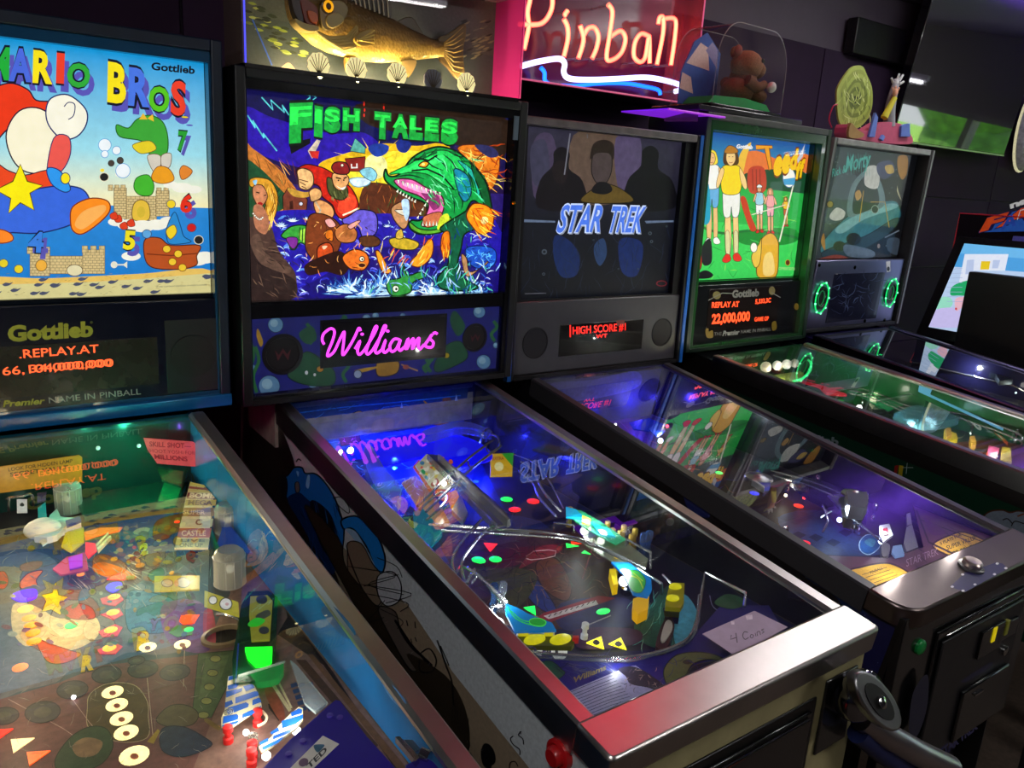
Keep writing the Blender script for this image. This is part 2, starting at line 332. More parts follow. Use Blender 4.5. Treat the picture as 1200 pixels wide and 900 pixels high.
# ---------------------------------------------------------------- pinball shell
def shell(lab,bx,gf,L,lock,spec):
    x0,W,z0,z1,yb,lean,yaw=bx
    R_=root('pinball_machine',(x0,yb,0),yaw,lab,'pinball machine')
    cy,sy=math.cos(yaw),math.sin(yaw)
    ex=V((cy,sy,0)); out=V((sy,-cy,0)); H=(z1-z0)/math.cos(lean)
    bb=Fr(V((x0,yb,z0))-ex*(W/2),ex,V((-sy*math.sin(lean),cy*math.sin(lean),math.cos(lean))),out*math.cos(lean)+V((0,0,math.sin(lean))))
    o,gx,gy,gn=[V(a) for a in gf]; gl=Fr(o,gx,gy,gn); Wg=spec.get('wg',.572)
    a=math.atan(spec.get('drop',.125)/1.1); pf=Fr(gl.pt(0,0,-spec.get('dep',.175)),gx,gy*math.cos(a)+gn*math.sin(a),gn*math.cos(a)-gy*math.sin(a))
    T=L+lock; bcol=spec['body']; D=.25
    S_=dict(root=R_,bb=bb,gl=gl,pf=pf,W=W,H=H,Wg=Wg,L=L,T=T)
    # cabinet sides
    for sgn,u0,u1 in ((0,.006,.022),(1,Wg-.022,Wg-.006)):
        sf=Fr(gl.pt(u0,0,0),gy,gn,gx); b=B(bcol)
        b.prism(sf,[(-.27,-.012),(T-.012,-.012),(T-.012,-.40),(-.27,-.60)],0,.016); b.build('cabinet_side',M[spec.get('bmat','black')],R_,bevel=.002)
    ff=Fr(gl.pt(0,T-.012,0),gx,V((0,0,1)),out); S_['front']=ff
    b=B(spec.get('fcol',bcol)); b.box(ff,.006,Wg-.006,-.40,-.01,-.018,0); b.build('cabinet_front',M[spec.get('bmat','black')],R_,bevel=.002)
    b=B('15110f'); sf=Fr(gl.pt(0,0,0),gy,gn,gx)
    b.prism(sf,[(-.27,-.585),(T-.04,-.385),(T-.04,-.37),(-.27,-.57)],.022,Wg-.022); b.build('cabinet_floor',M['matte'],R_)
    b=B('111'); b.prism(sf,[(-.27,-.57),(-.25,-.57),(-.25,-.02),(-.27,-.02)],.022,Wg-.022); b.build('cabinet_back',M['matte'],R_)
    # rails, lockbar
    rc=spec.get('rail','b9b3aa'); rm=M[spec.get('rmat','brushed')]
    for u0,u1,s_ in ((0,.032,0),(Wg-.032,Wg,1)):
        b=B(rc); fr=Fr(gl.pt(0,0,0),gx,gn,gy)
        prof=[(u0,-.045),(u0,.003),(u0+.004,.007),(u1-.006,.007),(u1,.002),(u1,-.004),(u0+.004,-.004),(u0+.004,-.045)] if not s_ else [(u1,-.045),(u1-.004,-.045),(u1-.004,-.004),(u0,-.004),(u0,.002),(u0+.006,.007),(u1-.004,.007),(u1,.003)]
        b.prism(fr,prof,.0,L); b.build('side_rail',rm,R_)
    b=B(spec.get('lockc',rc)); e=.008
    lf=Fr(gl.pt(0,0,0),gx,gy,gn); c=spec.get('lround',.012)
    out_=[(-.004,L),(-.004,T-c)]+[(-.004+c-c*math.cos(t*math.pi/8),T-c+c*math.sin(t*math.pi/8)) for t in (1,2,3,4)]+[(Wg+.004-c+c*math.sin(t*math.pi/8),T-c+c*math.cos(t*math.pi/8)) for t in (0,1,2,3)]+[(Wg+.004,T-c),(Wg+.004,L)]
    b.prism(lf,out_,-.035,.010); S_['lockbar']=b.build('lockbar',rm if not spec.get('lmat') else M[spec['lmat']],R_,bevel=.005)
    b=B('fff'); b.box(gl,.03,Wg-.03,.0,L+.002,-.005,-.001); b.build('playfield_glass',M['glass'],R_,smooth=False)
    # interior walls
    for u0,u1,cc in ((.022,.028,spec.get('inl','101014')),(Wg-.028,Wg-.022,spec.get('inr','101014'))):
        b=B(cc); b.prism(Fr(gl.pt(u0,0,0),gy,gn,gx),[(0,-.006),(L,-.006),(L,-.09),(0,-.26)],0,.006); b.build('inner_wall',M['gloss'],R_,smooth=False)
    b=B(spec.get('backc','11151c')); b.box(gl,.028,Wg-.028,-.012,.0,-.26,.0); S_['backpanel']=b.build('back_panel',M['gloss'],R_,smooth=False)
    b=B('6b5a44'); b.box(pf,.028,Wg-.028,.0,L-.0,-.013,0); S_['board']=b.build('playfield',M['pf'],R_,smooth=False)
    # legs
    zb=spec.get('legtop')
    for u in (.0,Wg):
        for v in (T-.05,-.20):
            top=gl.pt(u,v,-.30 if v>0 else -.45); s1=1 if u==0 else -1; s2=-1 if v>0 else 1
            b=B('1a1a1c' if spec.get('blackleg',1) else '9a9a9e'); q=V((top.x,top.y,0)); fr=Fr(q,gx,-out,V((0,0,1)))
            b.box(fr,-.003*s1,.0+.045*s1*.9,-.004,.0,.03,top.z,None) if 0 else None
            b.prism(fr,[(-.004*s1,-.004*s2),(.05*s1,-.004*s2),(.05*s1,0),(0,0),(0,.05*s2),(-.004*s1,.05*s2)],.03,top.z)
            l=b.build('leg',M['plastic'],R_,smooth=False)
            b=B('777'); b.lathe(fr,.012*s1,.012*s2,[(.022,0),(.022,.01),(.006,.014),(.006,.035)],seg=10); b.build('leg_foot',M['chrome'],l)
    # neck
    b=B(bcol); b.box(Fr(V((x0,yb,0)),ex,-out,V((0,0,1))),-.27,.27,.05,D-.01,z0-.12,z0); b.build('neck',M['black'],R_,smooth=False)
    # backbox
    fc=spec.get('frame','0d0d10'); t=spec.get('ft',.022)
    sc=spec.get('bside',fc)
    for u0,u1 in ((0,t),(W-t,W)):
        b=B(sc); b.box(bb,u0,u1,0,H,-D,0); b.build('backbox_side',M[spec.get('bbmat','black')],R_,bevel=.003)
    b=B(spec.get('topc',sc)); b.box(bb,t,W-t,H-t,H,-D,0); b.build('backbox_top',M[spec.get('bbmat','black')],R_,bevel=.003)
    b=B(sc); b.box(bb,t,W-t,0,.012,-D,0); b.build('backbox_bottom',M['black'],R_)
    b=B('0c0c0e'); b.box(bb,t,W-t,.012,H-t,-D,-D+.01); b.build('backbox_back',M['black'],R_)
    if spec.get('tm'):
        for u in (-.004,W):
            b=B(spec['tm']); b.box(bb,-.003,.010,.0,H,-.016,.003) if u<0 else b.box(bb,W-.010,W+.003,0,H,-.016,.003); b.build('edge_trim',M['plastic'],R_,smooth=False)
    return S_
def panel(S_,name,u0,u1,v0,v1,w0,w1,col,mat='gloss',bevel=.002,**k):
    b=B(col); b.box(S_['bb'],u0,u1,v0,v1,w0,w1); return b.build(name,M[mat],S_['root'],bevel=bevel,**k)
def bars(S_,name,ur,vr,t4,w0,w1,col,mat='gloss'):   # rectangular frame of four bars, one moulding
    (u0,u1),(v0,v1)=ur,vr; l,r,bt,tp=t4; b=B(col); f=S_['bb']
    b.box(f,u0,u0+l,v0,v1,w0,w1); b.box(f,u1-r,u1,v0,v1,w0,w1); b.box(f,u0+l,u1-r,v0,v0+bt,w0,w1); b.box(f,u0+l,u1-r,v1-tp,v1,w0,w1)
    return b.build(name,M[mat],S_['root'],smooth=False)
def bpane(S_,u0,u1,v0,v1,w):
    b=B('fff'); b.box(S_['bb'],u0,u1,v0,v1,w,w+.003); return b.build('backglass_pane',M['bglass'],S_['root'],smooth=False)
# items on a playfield, placed from where the eye sees them on that surface
class Field:
    def __init__(s,S_): s.S=S_; s.f=S_['pf']; s.bd=S_['board']; s.Z=(1,0,0)
    def z(s,a,b,c): s.Z=(a,b,c); return s
    def uv(s,x,y,w=0):
        u,v=s.f.px(s.Z[1]+x/s.Z[0],s.Z[2]+y/s.Z[0],w); return min(max(u,.033),s.S['Wg']-.033),min(max(v,.004),s.S['L']-.004)
    def p3(s,x,y,w=0): u,v=s.uv(x,y,w); return s.f.pt(u,v,w)
    def ins(s,col,x,y,r,mat='insert',name='insert_light',sq=1.0,w=0,arrow=None):
        u,v=s.uv(x,y,w); b=B(col)
        if arrow: 
            c_,s_=math.cos(arrow),math.sin(arrow); q=[(1.3,0),(-.8,.8),(-.8,-.8)]; q=[(u+r*(a*c_-d*s_),v+r*(a*s_+d*c_)) for a,d in q]; b.prism(s.f,q,w,w+.0022)
        else: b.lathe(s.f,u,v,[(r,w),(r,w+.0016),(r*.8,w+.0024)],seg=18,sq=sq)
        return b.build(name,M[mat],s.bd)
    def plate(s,name,col,pts,w,mat='plastic',th=.003,smooth=False,n=4):
        q=NP(pts) if isinstance(pts,str) else pts
        if smooth: q=[(a.x,a.y) for a in smoothpts([(x,y,0) for x,y in q],n,True)]
        b=B(col); b.prism(s.f,[s.uv(x,y,w+th) for x,y in q],w,w+th); return b.build(name,M[mat],s.bd,smooth=False,bevel=.0)
    def art(s,w): a=Art(s.f,w); a.z(*s.Z); a.clip=(.03,s.S['Wg']-.03,.001,s.S['L']-.002); return a
    def fin(s,a,name,mat='pf',**k): return a.build(name,M[mat],s.bd,smooth=False,**k)
    def wire(s,name,pts,r=.0025,mat='wire',col='ccc',sm=True,closed=False):
        q=[s.p3(*p) for p in pts]; q=smoothpts(q,5,closed) if sm else q
        b=B(col); b.tube(q,r,seg=6,closed=closed); return b.build(name,M[mat],s.bd)
    def post(s,x,y,h=.03,r=.006,col='d22',mat='rubber',name='rubber_post'):
        u,v=s.uv(x,y,0); b=B(col); b.lathe(s.f,u,v,[(r,0),(r,h*.3),(r*.65,h*.38),(r*.65,h*.6),(r,h*.68),(r,h*.95),(r*.7,h)],seg=12)
        o=b.build(name,M[mat],s.bd); return o
    def bulb(s,x,y,w=.02,r=.006,col='fff4d8',e=.25,lc=(1,.93,.8)):
        p=s.p3(x,y,w); b=B(col); b.ball(p,r,seg=10); o=b.build('bulb',M['bulb'],s.bd)
        plight('bulb_light',p+s.f.n*(r+.02),e*.45,lc,.012,s.S['root'])
    def lampdome(s,x,y,w0,r,h,col='cfd0c8'):
        u,v=s.uv(x,y,w0); b=B(col); n=24
        prof=[(r,w0),(r,w0+h*.8),(r*.92,w0+h*.92),(r*.7,w0+h),(r*.5,w0+h*.97)]; P=[];fs=[]
        b.lathe(s.f,u,v,prof,seg=n); o=b.build('lamp_dome',M['dome'],s.bd)
        c=B('e8e8e8')
        for k in range(12):
            a=k*math.pi/6; c.tube([s.f.pt(u+r*math.cos(a),v+r*math.sin(a),w0),s.f.pt(u+r*math.cos(a),v+r*math.sin(a),w0+h*.8)],.0009,seg=4)
        for hh_ in (0,.8): c.tube([s.f.pt(u+r*math.cos(k*.393),v+r*math.sin(k*.393),w0+h*hh_) for k in range(16)],.0012,closed=True,seg=4)
        c.build('dome_ribs',M['dome'],o)
        c=B('f0e8d0'); c.ball(s.f.pt(u,v,w0+h*.4),r*.3,seg=8); c.build('bulb',M['soft'],s.bd)
    def ball(s,*a,**k): pass
GF=dict(m1=((-1.01450879,-0.03072796,1.17156211),(0.9998918,0.01471011,0),(0.01459595,-0.99213175,-0.12434447),(0.00182912,-0.12433101,0.99223911)),
fish=((-0.26783739,0.04297372,1.15379425),(1,0,0),(0,-0.99200885,-0.12616826),(0,-0.12616826,0.99200885)),
trek=((0.50089568,0.09442522,1.12168003),(0.99994321,-0.01065709,0),(-0.01055192,-0.99007527,-0.14014145),(-0.0014935,-0.14013349,0.99013149)),
teed=((1.23909257,0.05758727,1.13893645),(0.99930159,0.03736744,0),(0.03717362,-0.99411837,-0.1017192),(0.00380099,-0.10164816,0.99481315)),
m5=((1.94692,0.15230,1.14695),(0.99996898,0.0078765,0),(0.00780795,-0.99126584,-0.13164753),(0.00103692,-0.13164344,0.99129659)))
# ================================================================ machine under the blue sky backglass (leftmost)
A=shell('leftmost pinball machine, blue cabinet with bright sky-blue cartoon backglass and orange display',(-.7296,.7107,1.1854,1.9005,.01324,-.0251,.0147),GF['m1'],1.08,.095,
 dict(body='12365c',bmat='gloss',frame='0a0f1a',bside='0b1a2e',inl='1a6ab0',inr='1c74bc',rail='c9c2b8',fcol='12365c',backc='0b3a36'))
bars(A,'frame_bar',(.022,.6887),(.012,.693),(.006,.004,.01,.02),-.03,-.006,'1c4a70','gloss')
bars(A,'translite_frame',(.024,.6867),(.219,.676),(.002,.002,.009,.003),-.034,-.022,'111a24','gloss')
a=Art(A['bb'],-.032); a.clip=(.026,.684,.2275,.6735)
a.grad(.026,.684,.50,.6735,'9fe0ee','0f9ade'); a.grad(.026,.684,.40,.50,'fff2b8','9fe0ee'); a.grad(.026,.684,.2275,.40,'1478cc','2c8ad8')
A4=lambda:a.z(4,0,0); A3=lambda:a.z(3,0,200)
A3(); a.b('ffe9a0','-300,250 -100,255 60,150 60,90 -60,60 -300,80'); 
a.b('e8c060','-700,380 -400,372 -150,366 0,372 150,378 300,372 500,362 750,350 800,480 0,480 -700,520',None); a.p('d8cf90','-700,430 0,400 300,392 500,380 750,360 760,480 -700,520')
a.z(4,0,0)
# lettering with offset violet shadow
def LT(ch,x0,x1,y0,y1,dy,col,sh='5a55b8'):
    if sh: a.t(ch,(x0+22,y1+38),(x1+22,y1+dy+38),(x0+24,y0+38),sh,.05)
    a.t(ch,(x0,y1),(x1,y1+dy),(x0+4,y0),col,.04,'10142a',.05)
LT('M',-50,42,215,365,4,'1fae3a'); LT('A',40,148,222,372,6,'4a6ae0'); LT('R',152,246,232,380,8,'ffe818'); LT('I',262,300,245,382,4,'f04028'); LT('O',312,420,292,400,8,'2fae3a')
LT('B',502,590,285,468,14,'ffe818'); LT('R',600,702,312,485,10,'4a78e8'); LT('O',695,792,400,512,10,'58c81e'); LT('S',798,870,375,528,8,'f04028'); LT('.',850,882,524,550,2,'ffe818')
a.t('Gottlieb',(708,326),(912,346),(710,290),'0a0a14',.03)
# generic shapes in the colours of the big figure: red dome, cream clouds, blue hill, orange boulders, plain star
a.b('f03a18','-160,600 -60,440 40,390 130,420 170,470 255,480 250,530 120,540 20,620 -60,700','1a1030',1.6)
a.b('fff8d8','30,620 90,520 190,510 290,590 300,680 270,760 200,810 110,800 50,730','1a1030',1.6)
a.b('fffbe6','215,520 240,460 320,445 400,510 405,580 360,640 290,650 230,590','1c2a6a',1.6); a.stroke('1c2a6a','300,500 320,480 350,490 345,540 320,560',1.2,True)
a.b('f05a50','250,650 320,640 330,720 290,800 220,830','1c2a6a',1.2)
a.b('f04a20','-40,760 40,800 120,820 230,800 260,880 120,900 -60,900','1a1030',1.2)
a.b('3a6ae0','100,900 200,880 300,870 390,890 420,960 360,1040 200,1090 60,1090 -60,1080 -80,900','1c2a6a',1.6)
a.b('2f9af0','220,790 280,800 330,880 300,900 240,860','1c2a6a',1.2); a.e('ffe818',306,836,22,26,0,'1c2a6a',1)
a.b('ff9020','330,1040 340,970 420,930 500,940 515,985 470,1040 390,1095 345,1085','7a2a10',1.4); a.b('ffb45a','350,1050 390,990 480,960 495,985 450,1030 385,1075')
a.b('ff8a28','-60,1090 0,1075 50,1095 60,1125 10,1140 -60,1130','7a2a10',1.2)
a.p('ffee10','95,770 128,850 200,870 140,905 160,985 95,950 40,1000 50,930 -20,890 60,850','5a4a10',1.5)
# castles
def brick(x,y,w_,h_,col='d8c088',ln='6a5530'):
    a.p(col,[(x,y),(x+w_,y),(x+w_,y+h_),(x,y+h_)],ln,.7)
    n=max(2,int(h_/9))
    for i in range(1,n):
        yy=y+h_*i/n; a.stroke(ln,[(x,yy),(x+w_,yy)],.4,keep=i>1)
    for i in range(n):
        for k in range(max(1,int(w_/14))):
            xx=x+(k+.5*(i%2)+.25)*w_/max(1,int(w_/14))
            if xx<x+w_: a.stroke(ln,[(xx,y+h_*i/n),(xx,y+h_*(i+1)/n)],.4,keep=True)
A3(); brick(175,300,115,62); brick(105,290,70,80); brick(290,278,78,84)
for x in (95,125,155,288,318,348): brick(x,268 if x<200 else 264,20,24)
a.e('f0b040',145,333,20,20,0,'6a5530',.8); a.e('e8dcb0',262,350,28,20,0,'6a5530',.8)
brick(440,90,110,85); brick(400,60,44,110); brick(548,70,46,90)
for x in (380,402,424,550,575): brick(x,50 if x<500 else 60,16,20)
a.b('e8c040','468,172 468,120 495,102 522,120 522,172','6a5530',1); a.e('d8b838',495,145,14,20)
for x,y,r in ((430,12,20),(410,180,24),(450,190,30),(500,195,34),(550,190,30),(590,175,22),(640,60,28),(600,50,20),(680,66,22),(460,300,26),(720,305,34),(690,315,30)): a.e('f6f4e4',x,y,r*1.3,r*.62,0)
# green bushes, turquoise hill, orange bird shapes, ship
a.b('46b830','470,60 480,25 520,15 540,50 530,85 490,85','1e5a18',1); A4(); a.b('3ea838','545,585 600,600 640,560 700,540 760,570 785,640 780,720 730,740 680,700 660,660 560,640','1e5a18',1.2)
a.b('e8d028','620,680 700,660 730,700 660,720','6a5530',.8); a.b('d8d0c0','690,730 750,730 745,800 715,800','6a5530',.8); a.b('d8d0c0','755,730 800,720 795,780 760,790','6a5530',.8)
a.b('f0a020','710,820 740,780 790,790 815,840 770,860 720,850','7a3a10',.8); a.b('e88830','840,800 860,775 900,800 880,830 850,840','7a3a10',.8)
for q in ('650,560 670,530 690,560','690,555 715,535 720,570'): a.p('f0c030',q)
for x,y,r in ((490,680,30),(545,705,20),(490,722,17),(575,800,34),(520,765,14),(562,752,15)): a.e('f4fbff' if r>16 else '4a4038',x,y,r,r,0,'5aa0d8' if r>16 else '222',.8); 
a.e('302828',488,832,18,16,0,'111',.6); a.e('ffe040',478,798,10,8)
A3(); a.b('b85020','510,240 560,236 600,262 700,262 690,300 690,330 640,345 560,345 520,330 505,290','4a1c08',1.2); a.stroke('7a3010','515,292 600,298 695,290',1.4); 
for x,y in ((585,275),(625,292),(605,320),(640,340)): a.e('f0c830',x,y,14,13,0,'7a3010',.8)
a.b('2a8ad0','585,200 612,145 632,190 645,230 670,250 600,258 585,235','12406a',1); a.b('f0d028','585,205 610,190 620,215 600,240 585,225','6a4a10',.8)
for x,y,c in ((600,117,'f0d028'),(672,200,'d02020'),(697,243,'222'),(515,222,'60a8e0'),(365,22,'222'),(65,345,'e8d028'),(12,325,'e8d028')): a.e(c,x,y,16,15,0,'e8e0c0' if c=='222' else '3a4a6a',.8)
for x,y in ((400,165),(385,155),(420,190),(445,180)): a.b('e04020',[(x,y),(x+20,y-10),(x+28,y+12),(x+8,y+16)],'601008',.6)
a.stroke('e8e4d0','392,330 440,330',1.6); a.e('e8e4d0',400,330,12,12); a.p('e8e4d0','430,330 446,318 446,342')
def num(ch,x0,x1,y0,y1,col): a.t(ch,(x0+16,y1+22),(x1+16,y1+24),(x0+22,y0+22),'5a55b0',.05); a.t(ch,(x0,y1),(x1,y1+3),(x0+6,y0),col,.04,'101428',.05)
num('5',430,472,208,272,'f0e020'); num('6',630,672,82,142,'e83018'); num('4',96,150,212,282,'3a80e0'); A4(); num('7',828,872,612,700,'28a030'); A3()
for i in range(46):
    x=random.uniform(-600,740); y=random.uniform(382,440)-x*.02; a.b('4a5068',[(x,y),(x+12,y-7),(x+26,y-5),(x+38,y-9),(x+26,y+2),(x+10,y+6)],n=2)
scatter(a,120,-300,740,360,440,['8a7840','b09850','6a6a70'],6,20,.5,(-20,20),.3)
a.t('2510701 COPYRIGHT NINTENDO OF AMERICA LICENSED',(548,410),(725,402),(548,405),'444',0)
art=a.build('translite',M['lit1'],A['root'],smooth=False); bpane(A,.026,.684,.2275,.6735,-.021)
panel(A,'display_panel',.022,.7,.012,.2185,-.03,-.008,'0b0f22','gloss')
panel(A,'bottom_strip',.0,.711,-.012,.014,-.03,.006,'1565a0','gloss')
panel(A,'display_window',.14,.568,.047,.146,-.009,-.0065,'2a2622','gloss')
panel(A,'speaker_grille',.583,.69,.024,.178,-.009,-.0065,'14141a','matte')
b=B('0a0a0e'); b.lathe(A['bb'],.636,.1,[(.045,-.0066),(.045,-.004),(.038,-.0035),(.01,-.006)],seg=28); b.build('speaker_cone',M['matte'],A['root'])
a=Art(A['bb'],-.0078); a.z(4.286,0,370)
a.t('Gottlieb',(40,128),(468,100),(36,50),'9a9a2c',.05); a.cut('panel_lettering',M['lit5'],A['root']); a.t('®',(452,40),(466,39),(452,28),'77772a')
a.z(4.286,0,370); a.t('THE Premier',(-130,470),(222,442),(-130,436),'9a9a2c',.03,shear=.2); a.t('NAME IN PINBALL',(246,440),(708,394),(243,408),'8c8c80',.0)
a.build('panel_lettering',M['lit5'],A['root'],smooth=False)
a=Art(A['bb'],-.0062); a.z(4.286,0,370)
a.t('.REPLAY.AT',(98,214),(496,184),(94,170),'ff5528',.005); a.t('66,104,000,000',(14,300),(570,254),(10,256),'ff5528',.0); a.cut('display_digits',M['dmd'],A['root']); a.t('34,000,000',(150,286),(560,252),(148,246),'ff5528',.0)
a.build('display_digits',M['dmd'],A['root'],smooth=False)
# playfield
P=Field(A); a=P.art(.0004)
a.z(1,0,0); a.rect(.028,.544,0,1.078,'7f625a')
a.z(4,0,470)
a.p('3d4a52','-400,760 0,690 200,640 480,560 850,490 1060,520 1080,900 900,1300 -500,1500')
a.b('7d7444','-400,740 -100,690 0,640 150,620 330,580 450,545 700,520 850,480 1000,520 900,590 700,650 480,650 420,720 200,690 0,710 -300,800')
a.b('8b8a38','90,690 180,650 300,655 220,690'); 
a.b('5c6a78','-300,830 0,730 220,720 330,900 100,1000 -300,1060'); a.b('56666f','520,780 700,700 900,800 900,900 700,950 560,900')
a.b('57404c','330,760 560,700 760,620 800,700 640,860 440,900'); a.b('c8641c','430,780 480,755 590,790 640,830 560,840 470,815'); 
scatter(a,60,330,640,740,900,['9a8a80','c8bcb0','6f5a50'],30,90,1.0,(20,60),.1)
a.b('e07018','90,860 130,810 200,795 170,840 180,880 120,890','5a2008',1.2); a.b('d02c20','-10,810 20,800 40,840 20,880 -20,870','501010',1)
a.z(4,0,680)
a.b('64646c','-300,20 0,60 200,20 500,60 700,120 900,130 920,300 750,350 600,340 480,400 340,420 260,480 100,520 0,560 -300,640')
a.b('3f6a8a','600,60 720,60 830,110 800,230 700,250 600,230','26323c',1)
a.b('6a4a80','760,120 950,110 980,330 800,300'); a.b('a03c50','955,150 1000,150 1010,300 960,300')
a.b('c9b48a','60,120 130,110 200,140 280,180 440,170 460,260 330,330 200,290 120,310 60,240',None)   # pale rocks
a.b('b8401c','170,280 240,300 330,330 380,350 300,390 220,380','4a1408',1); a.b('b02c2c','300,140 360,110 430,130 440,180 330,180','4a1408',1)
a.p('d8b818','262,10 275,70 320,80 290,110 285,165 240,140 195,150 215,100 195,70 245,60','3a3008',1.2)
a.p('6b4644','-300,700 0,560 280,480 480,400 1110,330 1000,640 900,900 -300,900')
a.p('4a5c3c','930,345 1105,330 1100,430 990,645 900,640','2c3824',1); a.p('5b6c48','965,360 1075,352 1040,450 960,560 930,560')
for i in range(5): a.e('8a8a50',1010-i*14,370+i*66,26,16,0,'2c3824',.8)
a.b('57452c','410,600 420,540 480,495 560,482 640,500 690,570 695,640 690,740 560,760 420,700','b09a80',.8)
a.stroke('b89a90','690,460 705,610 720,760',.8); a.stroke('b89a90','865,330 860,500',.8); a.stroke('a88',  '340,560 420,670 520,780',.8); a.stroke('a88','40,560 300,700 500,840',.8)
a.b('3a4a34','260,840 330,740 420,690 500,700 530,780 480,860 380,900 280,900','1c2418',1); a.b('8a6a50','340,780 400,740 480,760 450,820 370,830')
a.b('59503a','740,640 800,590 880,590 930,630 900,680 800,690 740,670','2c2418',1); a.b('2c3448','760,700 860,690 960,740 990,780 860,830 760,800','181c28',1); a.b('7a6438','970,650 1030,690 1020,705 960,665')
a.p('9a8030','690,760 740,700 750,710 720,770')
for x,y,rx,ry in ((500,445,70,40),(670,420,72,40),(820,435,72,38),(340,517,74,42),(200,622,84,50),(20,640,70,40),(640,380,40,20)): a.e('453f40',x,y,rx,ry,-8,'2a2426',1.2); a.e('545048',x,y,rx*.5,ry*.5,-8)
for t_,x,y,w_,h_ in (('B',640,330,60,80),('R',380,430,60,70),('Y',690,240,60,50)): a.t(t_,(x,y),(x+w_,y-12),(x+8,y-h_),'c8a81c' if t_!='Y' else '5a5a90',.06,'2c2408',.06)
a.z(4,0,470); a.t('2',(650,735),(694,715),(655,680),'b8b020',.06,'2c3408',.05)
a.e('c83020',630,690,10,8)
a.z(4,0,680)
for i in range(60):
    x=random.uniform(0,900); y=random.uniform(0,350); a.e(random.choice(['8a6a30','4a6a8a','7a3a3a','9a9a8a','3a5a3a','6a5a80']),x,y,random.uniform(8,26),random.uniform(5,14),random.uniform(-40,40))
scatter(a,200,0,1000,0,900,['8a7a70','4a3a38','9a9088','3a3030'],20,70,.6,(0,360),.5)
a.z(4,0,470); scatter(a,160,0,1000,560,880,['9aa080','4a4a60','b09030','5a8a80','7a5a50'],20,70,.9,(0,360),.6)
for i in range(50):
    x=random.uniform(300,850); y=random.uniform(600,860); a.e(random.choice(['b07020','c89020','7a3a2a','3a6a5a','8a8030']),x,y,random.uniform(8,24),random.uniform(5,12),random.uniform(-40,40))
# blue brick prints beside the outlanes
P.fin(a,'playfield_artwork')
P.z(4,0,680)
for c,pts in (('ffdf60',[(120,137,38)]),('ff9a28',[(137,180,34),(147,214,34),(155,250,34),(160,290,34)]),('ffe9a0',[(528,528,46),(548,588,46),(570,652,47),(592,718,49),(630,825,58)]),('fff0b0',[(692,317,42),(855,304,40)]),('ff8038',[(885,182,42),(95,412,34)]),('28e070',[(885,235,24),(335,215,32)]),('ffb040',[(535,82,34),(530,155,34),(520,237,34),(513,322,34)])):
    for x,y,r in pts:
        P.ins(c,x,y,r/4/700*.8,'insert_label' if 0 else 'insert')
        if c in('ffe9a0','fff0b0'): aa=P.art(.003); aa.e('a05030',x,y,r*.35,r*.25); aa.b('7a3a20',[(x-8,y-10),(x+12,y-6),(x+6,y+8),(x-10,y+6)]); P.fin(aa,'insert_emblem','insert_dim')
for c,x,y,r,an in (('ff3020',0,722,74,0),('ffe0a0',100,765,60,0),('ff6020',175,825,62,0)): P.plate('arrow_insert',c,[(x-50,y-20),(x+62,y-28),(x-38,y+42)],.001,'insert',.0015)
P.plate('flame_insert','ff5020','840,190 850,165 935,160 910,200 860,205',.001,'insert',.0015)
P.plate('rose_insert','e03850','470,85 560,60 580,90 540,120 480,110',.0006,'insert_dim',.0012); P.plate('rose_insert','e03850','460,240 540,205 575,220 550,260 480,265',.0006,'insert_dim',.0012); P.plate('rose_insert','e03850','455,325 545,295 575,310 540,345 470,345',.0006,'insert_dim',.0012); P.plate('rose_insert','e03850','470,160 560,130 578,160 530,185',.0006,'insert_dim',.0012)
P.plate('violet_insert','5a20ff','50,75 90,50 165,40 170,80 100,100',.001,'insert',.0015,True); P.plate('violet_insert','5a18f0','495,35 520,12 565,8 570,30 530,55',.001,'insert',.0015,True)
P.plate('green_insert','4a7a3a','790,245 830,210 910,215 900,255 830,265',.0006,'insert_dim',.001)
P.z(4,0,470); P.plate('red_insert','ff3a20','25,575 60,552 118,565 110,585',.001,'insert',.0015); P.plate('red_insert','ff2a18','500,835 560,805 592,815 580,838',.001,'insert',.0015); P.ins('ff8a20',378,815,.006)
P.ins('ff2a18',830,568,.005); P.ins('ffe020',880,565,.005); P.ins('ffe040',848,690,.006)
# back of the playfield: signs, gate, dark green plastics, coloured lamps
gl=A['gl']; pf=A['pf']; bpf=Fr(gl.pt(0,.0,0),gl.x,gl.n,gl.y); bsg=Fr(gl.pt(0,.03,0),gl.x,gl.n,gl.y)
def sign(name,col,pts,mat='soft',th=.003,S_=A,fr=bsg,Z=(4,0,470)):
    b=B(col); q=NP(pts); b.prism(fr,[fr.px(Z[1]+x/Z[0],Z[2]+y/Z[0]) for x,y in q],0,th); return b.build(name,M[mat],S_['root'],smooth=False)
sg=sign('hint_sign','c8901c','-60,315 370,252 384,262 384,375 0,428 -60,436','soft')
a=Art(bsg,.0034); a.z(4,0,470); a.t('LOOK FOR HIDDEN LAMP',(40,330),(340,288),(38,312),'4a3408',.01); a.t('SECRET VAULT',(48,354),(320,318),(46,335),'4a3408',.02); a.build('lettering',M['soft'],sg,smooth=False)
sg=sign('skill_shot_sign','ff5a60','672,172 905,190 928,210 920,305 735,290 690,225','soft')
a=Art(bsg,.0034); a.z(4,0,470); a.t('SKILL SHOT—',(700,212),(896,222),(700,188),'a01830',.02); a.t('SHOOT YOSHI FOR',(690,240),(915,252),(688,222),'a01830',.0); a.t('MILLIONS',(725,270),(880,282),(722,248),'a01830',.03); a.build('lettering',M['soft'],sg,smooth=False)
